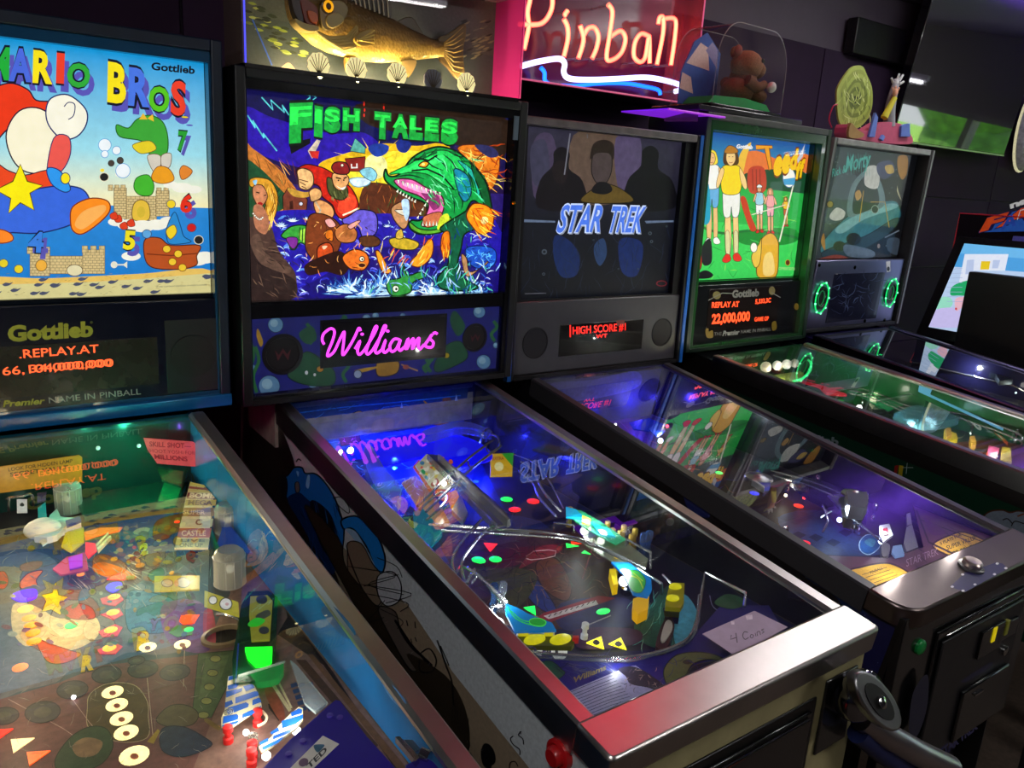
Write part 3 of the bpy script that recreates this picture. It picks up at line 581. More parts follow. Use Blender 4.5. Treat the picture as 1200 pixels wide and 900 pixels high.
for x,y,c,e in ((640,190,(0.05,1,.5),.45),(975,150,(1,.05,.35),.45),(930,200,(.25,.1,1),.3),(450,200,(0.05,.9,.45),.45)):
    u,v=bsg.px(x/4,470+y/4); p=bsg.pt(u,v,.02)
    b=B('ffffff'); b.ball(p,.004,seg=8); b.build('coloured_lamp',M['soft'],A['root']); plight('coloured_light',p+V((0,-.03,-.01)),e,c,.01,A['root'])
P.z(4,0,470)
gp=P.plate('rear_ramp','10483c','360,480 420,340 640,240 740,260 730,500 600,520 480,545 400,560',.03,'tint',.004)
P.plate('green_plastic','0f7a48','728,500 770,380 850,400 820,490',.05,'tintlit',.004); P.plate('green_plastic','0d5a3a','735,310 860,330 850,400 760,370',.07,'tint',.004)
rw=P.plate('side_ramp','0a4a34','830,300 1062,310 1030,690 1010,720 890,700',.035,'tint',.004)
P.plate('ramp_wall','0c6a48','1048,310 1062,312 1032,700 1018,700',.035,'tint',.018); P.plate('ramp_wall','0c6a48','860,310 875,310 835,480 820,480',.035,'tint',.018)
tw=P.plate('award_sign','d8c890','892,378 1030,378 1026,450 975,690 818,690 850,560 870,460',.05,'soft',.003)
a=P.art(.0535); a.z(4,0,470)
for i,(c,y0,y1) in enumerate((('c8b84a',380,395),('8a4a30',398,410),('c8b060',412,425),('7a3a30',428,458),('b8a040',462,490),('8a6a40',500,540),('c8c090',552,590),('b06030',596,640),('9aa06a',646,688))):
    f_=lambda y:(892-(y-378)*.235,1030-(y-378)*.175); l0,r0=f_(y0); l1,r1=f_(y1); a.p(c,[(l0,y0),(r0,y0),(r1,y1),(l1,y1)])
a.t('BOMB',(886,452),(1008,455),(892,430),'f0d8a0',.04); a.t('MEGA',(880,486),(995,488),(884,464),'5a3820',.03); a.t('C',(915,580),(945,580),(918,554),'704010',.04); a.t('CASTLE',(850,632),(965,632),(852,606),'e8c890',.02); a.t('SUPER',(858,530),(962,532),(860,510),'d8b880',.02); a.t('LIVE',(845,660),(960,660),(848,646),'4a5030',.02); a.t('ONE UP',(840,684),(950,684),(842,666),'4a5030',.02)
a.build('lettering',M['soft'],tw,smooth=False)
P.plate('blue_plastic','1a3a90','1062,520 1120,490 1205,610 1205,706 1005,706 1040,600',.035,'tintlit',.003)
P.lampdome(1110,600,.02,.022,.055); P.lampdome(1078,850,.02,.025,.06); P.z(6,0,560); P.lampdome(487,230,.02,.023,.06)
P.z(6,0,560); P.plate('white_ramp','d8d8dc','222,352 330,325 350,262 400,215 425,270 560,285 570,310 460,340 400,400 330,420 240,410',.02,'plastic',.012,False)
b=B('d8d8dc'); u,v=P.uv(300,375,.03); b.ball(P.f.pt(u,v,.035),.03,.016,.02,fr=P.f); b.build('white_ramp_nose',M['plastic'],P.bd)
P.plate('teal_plastic','1c8a90','265,210 320,170 330,300 270,320',.03,'tintlit',.02); P.plate('violet_plastic','5a50a0','260,100 320,70 320,150 262,170',.05,'tint',.003)
P.plate('indigo_plastic','2a3a90','460,300 560,268 572,300 470,340',.034,'plastic',.004); P.plate('white_flap','f0f0f0','290,455 440,385 455,392 375,425 300,475',.02,'plastic',.003)
P.wire('gate_wire',[(40,150,.06),(60,140,.07),(150,130,.075),(225,120,.07),(228,215,.02)]); P.wire('gate_wire',[(60,145,.07),(60,240,.02)],sm=False)
c_=P.plate('card','f0ece8','118,150 190,150 192,240 120,242',.045,'soft',.002); aa=P.art(.0475); aa.e('222',155,190,16,12); aa.p('222','145,180 165,180 155,172'); aa.build('emblem',M['printm'],c_,smooth=False)
P.plate('dark_housing','170f12','-120,140 20,90 420,60 430,240 330,260 200,340 0,400 -120,420',.012,'matte',.012)
P.plate('pink_plastic','a04858','370,640 460,560 600,520 620,640 560,660 430,680',.02,'tintlit',.003); P.plate('violet_plastic','7a2ab0','480,560 580,530 580,620 490,640',.028,'tintlit',.003); P.plate('orange_plastic','ff8a10','590,380 700,350 860,345 840,370 700,400 600,430',.018,'tintlit',.003); P.plate('yellow_plastic','c8b010','430,480 460,390 540,330 590,350 590,450 500,520',.018,'tintlit',.003)
P.plate('red_plastic','e82818','600,450 670,460 680,510 620,560 600,520',.03,'tintlit',.003)
for q in ('670,470 760,380 765,390 680,485','680,490 775,400 782,412 690,510'): P.plate('cream_rail','e8d8a0',q,.02,'plastic',.006)
P.z(7.5,180,640); k_=P.plate('yellow_card','c8b020','8,262 405,258 402,378 5,392',.03,'soft',.003); aa=P.art(.0335); aa.e('d8b890',120,325,50,34,0,'7a5020',1); aa.e('b8a898',260,320,62,44,0,'4a4a50',1); aa.e('d89040',200,325,20,30); aa.build('print',M['soft'],k_,smooth=False)
k_=P.plate('yellow_card','c0b838','448,390 745,492 752,612 445,520',.035,'soft',.003); aa=P.art(.0385); aa.e('f0f0f0',522,475,36,36,0,'404040',1); aa.e('f0f0f0',635,508,54,52,0,'404040',1.2); aa.e('d8a8b0',645,510,16,14); aa.build('print',M['soft'],k_,smooth=False)
u,v=P.uv(625,785,.004); b=B('8a7458'); b.lathe(P.f,u,v,[(.034,.0),(.034,.006),(.028,.007),(.026,.0)],seg=24,sq=.8); b.build('hole_rim',M['plastic'],P.bd); b=B('1c0f0c'); b.lathe(P.f,u,v,[(.026,.0005),(.0,.0005)],seg=24,sq=.8); b.build('hole',M['matte'],P.bd)
P.wire('chrome_hoop',[(560,600,.01),(640,600,.02),(740,640,.02),(750,690,.01)],.003)
P.plate('green_housing','0c4a2a','770,520 830,400 1010,390 1090,450 1075,900 1060,1160 760,1200 700,1200 690,1000',.022,'tint',.004)
k_=P.plate('yellow_card','8a8a20','850,440 1000,430 1045,480 1020,820 860,830 840,600',.03,'soft',.003); aa=P.art(.0335); aa.e('22242c',950,470,50,40); aa.b('3a3a30','910,600 1000,560 1030,600 960,640 900,630'); aa.e('22242c',970,740,46,34); aa.b('28c828','830,680 900,630 980,650 930,700 850,710'); aa.build('print',M['soft'],k_,smooth=False)
P.z(6,240,760)
for q,w in (('282,-10 475,-15 470,80 430,105 360,110 300,50',.02),): P.plate('green_lens','10ff20',q,w,'insert',.012)
P.plate('green_plastic','18803a','320,180 555,95 555,150 520,205 460,225 370,235',.018,'tintlit',.01); P.plate('clear_edge','dfe8e0','232,185 560,85 566,92 236,196',.03,'acryl',.002)
P.plate('green_base','0d4a2c','225,180 215,90 225,-60 300,-60 300,40 360,130 330,170',.012,'gloss',.004); P.z(6,240,760)
b=B('b8c0b8'); u,v=P.uv(280,78,.018); b.lathe(P.f,u,v,[(.006,.016),(.006,.019),(.003,.021)],seg=6); b.build('screw',M['chrome'],P.bd)
# blue brick plastics (printed masonry, as on the real pieces) with cream joints
def brickplate(outline,w,rows,name='blue_brick_plastic'):
    k_=P.plate(name,'e8dcb0',outline,w,'plastic',.003); aa=P.art(w+.0035)
    for q in rows: aa.p('1b62c8' if random.random()<.8 else '1a58b8',q)
    P.S['pf']; aa.build('brick_print',M['soft2'],k_,smooth=False)
M['soft2']=glow('brick_ink',.12,.15,base=.8)
brickplate('165,195 225,182 250,235 310,245 350,262 380,330 400,400 345,440 200,540 115,545 115,490 140,430 150,320',.02,
 ['170,196 220,186 232,206 165,226','160,262 235,236 240,252 222,276 165,290','150,302 235,284 262,276 262,300 150,346','270,265 330,250 345,262 350,276 290,302','215,345 350,300 372,302 380,330 215,388','142,380 190,362 200,388 142,418','165,416 290,378 310,390 305,412 165,466 152,440','335,362 382,344 398,376 335,400','130,478 225,460 240,474 232,500 125,530','265,462 400,400 395,412 330,468 262,490','120,540 240,505 230,525 130,552'])
brickplate('380,690 470,620 520,540 600,460 660,410 690,420 690,500 640,560 560,620 480,680 400,730',.02,
 ['605,452 660,420 685,430 680,455 610,478','540,510 690,462 690,490 640,530 545,560','460,590 515,555 525,580 468,604','480,615 600,568 615,560 600,590 480,640','385,660 445,628 450,650 392,680','400,694 480,655 560,615 520,660 410,715'])
for q in ('232,160 262,230 268,270',): pass
P.plate('clear_plate','c8d4d8','600,80 640,110 865,380 780,450 700,380',.026,'acryl',.003)
aa=P.art(.001)
for i in range(5):
    for j in range(3): aa.p('28406a',[(600+j*55+i*16,250+i*42),(645+j*55+i*16,235+i*42),(655+j*55+i*16,262+i*42),(610+j*55+i*16,278+i*42)])
aa.p('2a1c18','445,390 470,390 530,490 520,512 450,420'); aa.stroke('c8b890','470,240 600,440',4); aa.stroke('c8b890','520,240 610,420',2.5); aa.b('8a4a38','420,290 480,280 560,440 540,520 460,400'); aa.p('c89030','0,500 20,495 108,550 95,578')
P.fin(aa,'lane_print')
for x,y in ((165,660),(372,540),(330,825),(335,770)): P.post(x,y,.024,.0062)
for x,y in ((172,560),(340,730)): P.post(x,y,.026,.006,'b8b8b0','acryl','clear_post')
P.wire('rubber_ring',[(372,545,.012),(420,520,.012),(435,480,.012),(405,440,.012)],.0018,'rubber','f0e0c0')
P.bulb(645,580,.014,.0055,'ffffff',.3,(1,.97,.9)); P.bulb(432,755,.014,.0055,'ffffff',.3,(1,.97,.9)); P.bulb(290,590,.01,.004,'ffffff',.25,(1,.95,.85)); P.bulb(265,238,.014,.003,'ffd0a0',.12)
P.z(4,0,470)
for x,y,e in ((330,640,.35),(620,600,.3),(880,640,.3),(150,720,.3),(80,500,.12)): plight('lamp_fill_light',P.p3(x,y,.075),e*.9,(1,.80,.45),.008,A['root'])
P.z(4,0,680)
for x,y,e in ((60,240,.2),(760,40,.3),(300,60,.25),(40,520,.2),(1000,820,.25)): plight('lamp_fill_light',P.p3(x,y,.06),e*.9,(1,.82,.5),.008,A['root'])
for x,y in ((345,548),): 
    b=B('fff'); b.ball(P.p3(x,y,.006),.003,seg=8); b.build('bulb',M['bulb'],P.bd)
# apron and shooter lane
P.z(3,230,600)
a=P.art(.001); a.p('2b2320','285,430 320,370 380,330 720,900 1000,1100 800,1100 690,890 480,560'); a.p('6a4a30','390,500 410,500 740,900 705,900'); a.p('4a3320','350,520 385,520 640,820 620,840'); P.fin(a,'shooter_lane')
ap=P.plate('apron','23128c','490,660 505,664 600,790 700,900 760,980 800,1100 -200,1150 100,1020 235,900 330,800 415,725',.045,'plastic',.004)
P.plate('apron_corner','23128c','735,890 800,858 850,870 900,920 990,1080 830,1080',.045,'plastic',.004)
k_=P.plate('apron_card','d8d4d0','445,786 502,815 385,925 325,905',.0495,'matte',.0008); aa=P.art(.0508); aa.t('TED',(395,905),(462,838),(385,890),'1a1a20',.03); aa.b('2a5a78','413,820 450,818 440,835 425,845'); aa.e('4a2050',377,880,18,14,-30); aa.build('print',M['printm'],k_,smooth=False)
for x,y in ((470,715),(505,722),(375,805),(325,850)): 
    u,v=P.uv(x,y,.05); b=B('4a3aa0'); b.lathe(P.f,u,v,[(.004,.049),(.004,.051),(.002,.0515)],seg=8); b.build('rivet',M['plastic'],P.bd)
P.plate('lane_bracket','c8c8cc','700,790 715,788 785,862 772,876',.05,'chrome',.008); P.plate('lane_bracket','a8a8ac','730,800 790,790 800,830 770,845',.04,'brushed',.006)
b=B('ccc'); b.tube([P.p3(790,850,.05),P.p3(830,860,.05)],.008,seg=12); b.build('plunger_tip',M['chrome'],P.bd)
# pale cloud on the right inner wall
iw=Fr(gl.pt(A['Wg']-.0285,0,0),gl.y,gl.n,-gl.x); a=Art(iw,.0); a.z(3,230,600); a.b('3a8acc','650,590 690,610 735,665 722,690 680,650');  a.b('0f4a80','480,330 560,420 520,440 440,350'); a.build('wall_decal',M['printm'],A['root'],smooth=False)
# ================================================================ machine with the green sea monster backglass
def toonfish(): pass
A=shell('pinball machine with green sea monster backglass, magenta script display and white side panel',(0,.7111,1.17,1.8607,-.0035,-.0089,0),GF['fish'],1.076,.068,
 dict(body='9c9484',bmat='matte',frame='08080b',fcol='9a9068',rail='b8b2b0',inl='1a2030',inr='08090c',backc='0a1c50',wg=.559+.012,lround=.01))
Wg=A['Wg']
bars(A,'translite_frame',(.022,.689),(.012,.669),(.002,.012,.006,.02),-.036,-.004,'0a0a0d','gloss')
bars(A,'divider_bar',(.022,.678),(.19,.226),(.0,.0,.018,.018),-.03,-.008,'0a0a10','gloss')
a=Art(A['bb'],-.034); a.clip=(.026,.676,.224,.65)
a.grad(.026,.676,.47,.65,'20103c','0c1a5a'); a.grad(.026,.676,.224,.47,'101060','2a1a6a')
a.z(3.333,260,0)
a.p('121048','80,340 560,380 560,640 80,620'); a.b('2a14a0','90,420 200,460 420,520 560,520 620,600 420,660 250,640 90,560'); 
a.b('2a1c14','560,400 1100,440 1100,620 900,560 700,520 560,480')
a.b('e8b818','380,640 480,600 560,580 640,560 760,570 850,560 900,600 860,760 700,860 480,800 400,700'); a.b('ffe838','480,660 600,600 760,590 820,620 700,700 640,760 520,720'); a.e('fff8a0',600,650,46,50)
for i in range(16):
    an=i*math.pi/8+.1; a.p('ffd828',[(600+50*math.cos(an-.07),650+50*math.sin(an-.07)),(600+190*math.cos(an),650+120*math.sin(an)),(600+50*math.cos(an+.07),650+50*math.sin(an+.07))])
for q in ('155,380 200,430 190,390 245,440 235,410 262,450','100,450 130,500 120,470 165,540 160,520 215,590','320,400 345,380 340,400 370,378'): a.stroke('58c8d0',q,1.6)
a.b('c87830','90,570 120,580 200,640 260,700 300,760 300,820 90,800'); scatter(a,40,100,280,600,790,['e8a850','8a4a1c','5a3010'],40,90,1.2,(30,70),.2)
a.b('1c4a2c','90,640 140,650 220,730 260,800 90,860'); scatter(a,40,95,250,680,850,['0c2a18','2a6a3a'],20,50,1,(60,120),.4)
a.p('0a0a10','262,560 345,540 345,560 270,602',None)
for x,y in ((555,408),(557,430),(555,450),(632,420),(633,436)): a.e('e83020',x,y,3,7)
a.p('5ab0a0','500,590 520,540 560,575 558,600','0a1a18',1); a.p('8a2018','480,620 560,612 555,670 495,668','1a0808',1.2); a.p('f0e8e0','503,640 508,640 508,652 524,652 524,638 529,638 530,657 504,658'); a.b('1c3a98','570,580 600,560 650,570 640,600 600,612'); a.b('1a2a80','680,560 700,545 740,560 720,595 690,590')
a.p('d8c8b0','335,590 370,545 385,550 352,620'); a.p('c02820','340,590 380,590 375,620 350,615')
# forest, huts, water
a.b('5a2c18','560,720 700,730 820,760 820,860 560,860'); scatter(a,40,540,820,700,830,['b8602a','3a1a10','2a5a2c'],20,50,1.2,(60,120),.3)
a.z(5,280,170)
a.p('7a3a28','255,300 285,250 380,290 400,320 395,380 260,390','1c0c08',1.2); a.b('c89838','285,252 380,275 440,270 400,305 320,300'); a.p('3a1810','295,330 315,325 318,375 296,378'); a.e('d0d0e0',362,344,12,12,0,'1c0c08',.8)
a.b('2418a0','180,400 400,380 600,420 850,400 1000,420 1500,440 1520,900 30,900 30,760 160,500'); a.b('1a1070','500,760 850,600 1250,600 1500,700 1500,900 400,900')
for i_ in range(150):
    x=random.uniform(170,1480); y=random.uniform(420,880); s_=random.uniform(14,38); f_=random.choice((-1,1)); cc_=random.choice(('5a90e8','3a50d8','8ab8f4','2a2ab8','6a6ae0','1a1080'))
    a.b(cc_,[(x-s_*f_,y+s_*.25),(x-s_*.3*f_,y-s_*.35),(x+s_*.7*f_,y-s_*.45),(x+s_*f_,y+s_*.1),(x+s_*.4*f_,y-s_*.1),(x-s_*.1*f_,y+s_*.1)],n=3)
    if i_%2: a.stroke('e0f0ff',[(x-s_*f_,y+s_*.2),(x-s_*.3*f_,y-s_*.4),(x+s_*.7*f_,y-s_*.5)],.9,True,taper=True)
scatter(a,110,200,1480,440,880,['c8e4ff','0c0840','5a60e0'],24,60,1.6,(190,330),.9)
def fingers(cx,cy,r,n_,col,ol_,a0=150,a1=390):
    q=[]
    for k in range(n_*2+1):
        an=math.radians(a0+(a1-a0)*k/(n_*2)); rr=r*(random.uniform(.75,1.1) if k%2 else random.uniform(.3,.5)); q.append((cx+rr*math.cos(an),cy+rr*.85*math.sin(an)))
    a.b(col,q,ol_,.9,3)
for cx,cy,r in ((240,480,60),(310,450,60),(400,440,50),(860,480,40),(900,560,40)): fingers(cx,cy,r,6,'a8ccf4','1a2a8a',190,350); fingers(cx,cy,r*.6,5,'e8f6ff',None,190,350)
# splash
def splash(cx,cy,n,l,cols,wd,a0=180,a1=360):
    for i in range(n):
        an=math.radians(random.uniform(a0,a1)); L=random.uniform(.5,1)*l; x=cx+random.uniform(-40,40); q=[(x,cy)]
        for k in range(1,5): q.append((x+math.cos(an)*L*k/4+random.uniform(-8,8),cy+math.sin(an)*L*k/4+random.uniform(-8,8)+k*k*1.5))
        a.stroke(random.choice(cols),q,random.uniform(.5,1)*wd,taper=True,keep=i%5!=0)
for cx,cy,l in ((560,860,110),(640,850,150),(820,860,180),(980,870,170),(1150,880,160),(1300,870,180),(740,880,120),(1400,880,110)):
    fingers(cx,cy,l,9,'3a78d0','0c1860',160,380); fingers(cx-8,cy+6,l*.78,8,'7ab8f0','1a3a90',165,375); fingers(cx+6,cy+10,l*.5,6,'c8ecff',None,170,370); splash(cx,cy,8,l,['e8f8ff','9ad0f8'],2.6)
# woman in the dark at left: plain seated figure
a.b('4a342c','30,470 60,420 110,440 180,470 230,620 320,740 330,850 300,900 30,900'); a.b('2a1c1a','30,600 150,620 250,740 330,800 300,900 30,900'); a.b('5c4438','60,560 110,520 150,620 230,690 300,720 280,750 200,730 110,680'); scatter(a,50,40,310,520,880,['1a1010','6a5040','3a2822'],40,90,1.4,(10,70),.3)
a.b('d89828','60,200 110,190 180,210 220,290 215,380 190,440 140,430 150,330 110,260 60,240','3a2008',1); scatter(a,26,120,215,220,420,['ffd060','8a5010'],60,120,1.3,(70,110),.2); a.b('c88058','80,240 130,235 160,290 150,330 115,365 90,330 75,290','3a1808',1)
a.stroke('201010','95,275 115,280',1.4); a.stroke('201010','140,295 155,292',1.2); a.b('a01818','102,340 120,332 134,344 118,356'); a.b('8ac0e0','75,210 100,205 90,235'); a.b('b07050','80,360 130,355 170,440 150,520 90,480'); 
for i in range(7): a.e('f0e8d8',78+i*9,400+[0,12,22,30,34,32,24][i],6,6,0,'4a3a30',.4)
# bearded angler in a red shirt gripping a rod
a.b('6a5ad0','600,430 680,380 780,390 805,450 790,520 720,540 690,480 620,470','0c0830',1.4); a.b('5a3218','700,540 780,530 820,560 800,590 720,590','140a04',1.2)
a.b('c82010','330,150 380,115 440,120 520,150 640,240 690,330 680,380 600,430 560,400 540,350 480,300 460,240 360,200','200404',1.4); a.b('f04828','600,290 660,290 680,350 620,400 570,380'); a.b('e8a060','430,340 470,320 530,350 550,400 520,440 460,420','3a1804',1.2); a.stroke('f8e8c8','600,410 650,390 690,370',2)
a.b('e8b878','335,150 370,135 420,160 430,220 400,260 350,250 340,200','3a1808',1.3); 
for q in ('350,215 385,235','345,200 400,215','360,240 390,255'): a.stroke('4a2008',q,1)
a.b('e0a868','405,270 440,250 475,270 470,310 420,330 408,300','3a1808',1.2); a.b('4a5028','510,190 560,210 620,240 630,290 600,320 550,310 515,270','141808',1.2); scatter(a,24,520,620,220,310,['8a8a50','22280c'],20,50,1.2,(60,110),.3)
a.b('e8a868','540,170 600,160 635,190 630,230 590,265 550,240','3a1808',1.2); a.b('8a1c1c','535,130 560,100 620,105 640,150 620,170 560,165','200404',1.4); a.e('f0e0c0',597,118,9,9,0,'200404',.8); a.b('f8f4e8','560,235 590,250 620,240 600,262'); a.stroke('200c04','560,190 590,196',1.6); a.stroke('200c04','605,196 625,186',1.6); a.e('281008',606,205,5,5); a.e('281008',575,206,5,5)
a.stroke('c0b090','440,330 470,380 430,480 400,600',2.2); a.b('d8eef8','640,200 700,190 760,200 750,230 700,245 660,235','5a98b0',1); a.b('8ad0e0','700,150 760,130 800,170 780,210 730,190','204860',.8)
# small fishes and boat rat-less cargo
a.b('38a038','245,520 300,475 380,470 440,510 460,580 400,590 350,570 320,610 290,600 300,560 250,540','082008',1.5); a.b('a8e048','350,500 400,490 430,540 380,570 345,540'); a.b('7a2a90','270,545 330,540 335,580 305,605','201030',1); 
for i in range(6): a.stroke('1a5a1c',[(350+i*17,480+i*5),(345+i*18,560+i*4)],1.4)
a.b('7a3818','400,420 470,400 560,440 600,520 560,640 480,700 400,640 380,560','1c0c04',1.2); a.b('c84818','460,590 520,570 545,620 520,690 470,710 450,650','300c04',1.4); a.b('f0c8a0','480,590 510,590 490,610'); a.b('e87818','505,500 540,500 540,560 500,540','300c04',1); a.b('c07038','560,490 620,460 680,500 670,560 600,570 560,540','281004',1.2); a.b('a8602c','600,500 640,490 660,520 620,540'); a.b('f0a8a0','495,440 530,430 560,470 520,480','401008',1); a.b('f0a8a0','690,440 700,450 650,490 630,470','401008',1)
a.b('2a1008','500,640 590,620 640,690 600,760 500,740 400,760 380,700'); a.b('e87020','600,650 660,610 730,625 755,680 720,730 650,725 610,690','301004',1.5); a.e('f8f0d0',712,665,15,15,0,'301004',1); a.e('201008',714,667,6,6); a.e('401008',712,702,22,14,0,'f0a040',1)
scatter(a,40,380,760,430,740,['e89040','3a1808','f0b060','1a0804'],20,50,1.3,(20,160),.6)
# right-hand half
a.z(5,430,170)
a.b('e07818','520,20 640,0 760,60 750,200 700,260 640,140','5a1c04',1); scatter(a,50,500,750,5,240,['ffb040','a83808','3a1408','f0d060'],60,130,2,(-30,60),.7)
a.b('2a2a5a','620,0 720,10 760,60 700,70'); 
MON=a.b
MON('109a40','100,140 120,180 180,170 250,80 330,30 420,10 520,40 600,110 680,200 715,330 720,430 690,420 640,340 600,330 560,400 470,470 420,510 300,520 240,480 250,440 300,440 340,400 330,340 260,310 180,270 110,220 90,180','021808',2.2)
MON('20d058','120,170 240,110 340,50 440,30 530,70 560,160 520,260 420,220 340,170 230,160','064818',1.2); MON('38f070','180,165 280,110 360,70 450,60 400,110 300,140')
for q_ in ('380,60 430,100 470,160','430,50 490,100 530,180','330,75 370,120 440,150','560,130 600,200 620,290','600,150 650,230 680,330','470,270 500,330 500,400','520,280 550,330 540,380','150,190 240,175 330,200'): a.stroke('033a1c',q_,1.8,True,taper=True)
for q_ in ('290,90 250,70 300,80 330,40 340,70 400,20 400,45','470,40 520,35 500,60 560,70 550,95 610,105','640,160 680,180 650,190 700,240 670,240'): a.p('0a6a30',q_,'021808',.8)
MON('1488a8','500,140 580,180 600,280 560,330 520,260','04303a',1.4); MON('20b8a0','520,90 600,140 650,230 640,300 610,200','04303a',1)
MON('0a5828','600,120 680,210 715,340 718,420 690,400 660,300','021808',1.4)
MON('e868b0','150,205 250,200 340,250 410,280 440,330 430,400 380,470 310,470 330,420 350,350 300,300 200,260','400820',1.6); MON('8a2c68','300,260 400,290 420,350 380,380 350,340'); MON('d07048','320,420 420,390 420,450 340,480','401008',1); MON('f8a8d8','190,225 280,230 350,280 280,270')
for i in range(10):
    x=165+i*27; y=202+i*8; a.p('f4f4e0',[(x,y),(x+16,y+2),(x+10,y+30)],'201808',.5)
for i in range(12):
    x=160+i*17; y=272+i*10 if i<7 else 330+(i-7)*24; x=x if i<7 else 335-(i-7)*14; a.p('f0f0d8',[(x,y),(x+12,y+6),(x+14,y-16)])
for i in range(7): a.p('f0f0d8',[(310+i*20,470),(322+i*20,472),(318+i*20,440)],'201808',.5)
MON('5aa828','240,450 300,490 400,490 470,420 480,450 430,505 320,520 250,490','0c2808',1.4); MON('d0e030','420,420 460,400 470,440 440,480 400,490')
MON('f0a020','290,120 320,95 350,105 330,130','201004',1.6); a.e('fff080',318,112,10,8); a.stroke('021808','260,90 300,80 350,90 400,60',2.4); a.stroke('021808','250,150 340,140 430,180 500,260',2); scatter(a,60,340,620,60,320,['0a7034','50f0a0','10b050','80f8b0'],40,100,1.5,(20,80),.5)
MON('0c5a3a','560,390 620,340 640,470 560,520 540,600 520,700 560,780 640,830 560,850 430,840 400,780 460,700 470,600 450,520 420,480','021808',1.8); scatter(a,70,440,620,420,840,['20a870','043820','60d890','0c3080'],30,80,1.6,(70,110),.3)
MON('ff9010','580,380 620,340 700,360 730,420 710,500 650,520 600,470 570,420','5a1c04',1.4); a.e('fff8a0',676,440,22,22); scatter(a,30,590,720,360,510,['ffd040','c84808'],50,90,1.8,(10,60),.2); MON('f08010','430,520 470,510 470,640 440,650 420,600','4a1804',1.2); scatter(a,12,425,470,520,640,['ffd040','b84808'],40,80,1.6,(80,100),.1)
MON('f8a020','240,690 300,620 350,550 375,570 365,650 300,710','5a1804',1.2); MON('f8a020','40,630 60,620 100,690 130,740 80,740','5a1804',1.2); scatter(a,20,60,360,580,720,['ffe060','d85010'],40,80,1.6,(280,320),.2)
MON('c08858','130,370 190,330 230,350 230,450 200,490 150,440','2c1408',1.3); MON('f0e8d0','150,380 210,380 200,410','2c1408',.8); MON('b8d8f0','190,330 230,320 235,400 215,440'); MON('c8a828','120,550 200,540 290,570 260,610 150,600','2a2408',1.2); MON('e8c048','160,510 190,490 200,540 160,545','2a2408',1)
MON('1a50c0','570,600 680,590 740,620 730,700 640,720 580,680','04103a',1); scatter(a,36,570,740,600,720,['60c0ff','0c2070','2a80f0'],20,50,1.6,(0,360),.8); MON('b88858','540,640 570,660 590,740 680,700 690,680 600,760 560,750','2c1408',1)
MON('2f9038','110,790 190,770 200,690 225,760 300,740 330,770 260,800 240,860 150,880 110,850','062008',1.6); a.e('e8f0e0',156,838,18,20,0,'062008',1); a.e('0c1808',160,840,7,8); scatter(a,60,0,740,720,880,['c8e8ff','90c0f0','2a50b0','48c0a0'],40,90,1.8,(220,320),.5)
a.z(3.333,260,0)
for ch,x0,x1,y0,y1,dy in (('F',255,345,412,545,-6),('I',352,385,418,520,6),('S',390,455,420,505,6),('H',462,530,425,500,4),('T',585,650,440,530,6),('A',655,720,448,528,6),('L',722,775,455,535,4),('E',782,838,462,540,4),('S',845,912,468,552,4)):
    a.t(ch,(x0,y1),(x1,y1+dy),(x0+2,y0),'14a038',.09,'061408',.06); a.t(ch,(x0+3,(y0+y1)/2+8),(x1-4,(y0+y1)/2+8+dy),(x0+5,y0+5),'28e850',.03)
a.build('translite',M['lit2'],A['root'],smooth=False); bpane(A,.026,.676,.224,.65,-.028)
b=B('c0a050'); b.ball(A['bb'].pt(.692,.37,.001),.006,col='ffb020',seg=8); 
panel(A,'speaker_panel',.014,.684,.012,.19,-.03,-.012,'0c1040','gloss')
a=Art(A['bb'],-.0118); a.clip=(.016,.668,.025,.189); a.rect(.016,.668,.025,.189,'1c2078'); a.z(3.333,260,220)
for x,y,r in ((210,535,30),(185,775,42),(118,705,16),(565,512,18),(600,500,14),(706,500,12),(1005,485,24),(1022,680,28),(1070,615,12),(355,770,16)): a.e('5a88b0',x,y,r,r,0,'10284a',.8); a.e('88b0c8',x-r*.2,y-r*.2,r*.5,r*.5)
for x,y0,y1 in ((110,600,790),(130,620,800),(480,670,760),(330,530,600),(470,500,530),(810,640,720),(1060,520,600),(795,670,720),(345,560,610)): a.stroke('2a6a3a',[(x,y0),(x+14,y0+(y1-y0)*.3),(x-8,y0+(y1-y0)*.65),(x+6,y1)],4,True)
a.b('1c5034','270,700 330,640 400,680 440,720 430,770 330,770 260,740','0a2018',1); a.e('b88020',383,708,14,12,0,'0a2018',.8); a.b('1c5034','300,570 350,540 370,590 330,610'); a.b('1c5034','830,690 870,620 930,600 960,660 900,700 840,720','0a2018',1); a.b('1c5034','890,520 910,480 950,540 920,580'); a.e('b8a020',877,655,12,11,0,'0a2018',.8)
a.b('a07828','605,680 640,665 690,680 680,725 610,735','2a1c08',1.2); a.b('b89030','520,712 600,698 600,706 540,722'); a.e('90a0c0',530,728,16,16,0,'203050',1); a.stroke('b08848','700,690 765,715',1.6); a.e('a05040',718,700,12,9); a.b('b08828','140,550 160,600 150,620 135,580'); a.e('d8d8e0',330,722,6,8); a.e('d8d8e0',362,730,5,6)
a.build('speaker_panel_art',M['lit5'],A['root'],smooth=False)
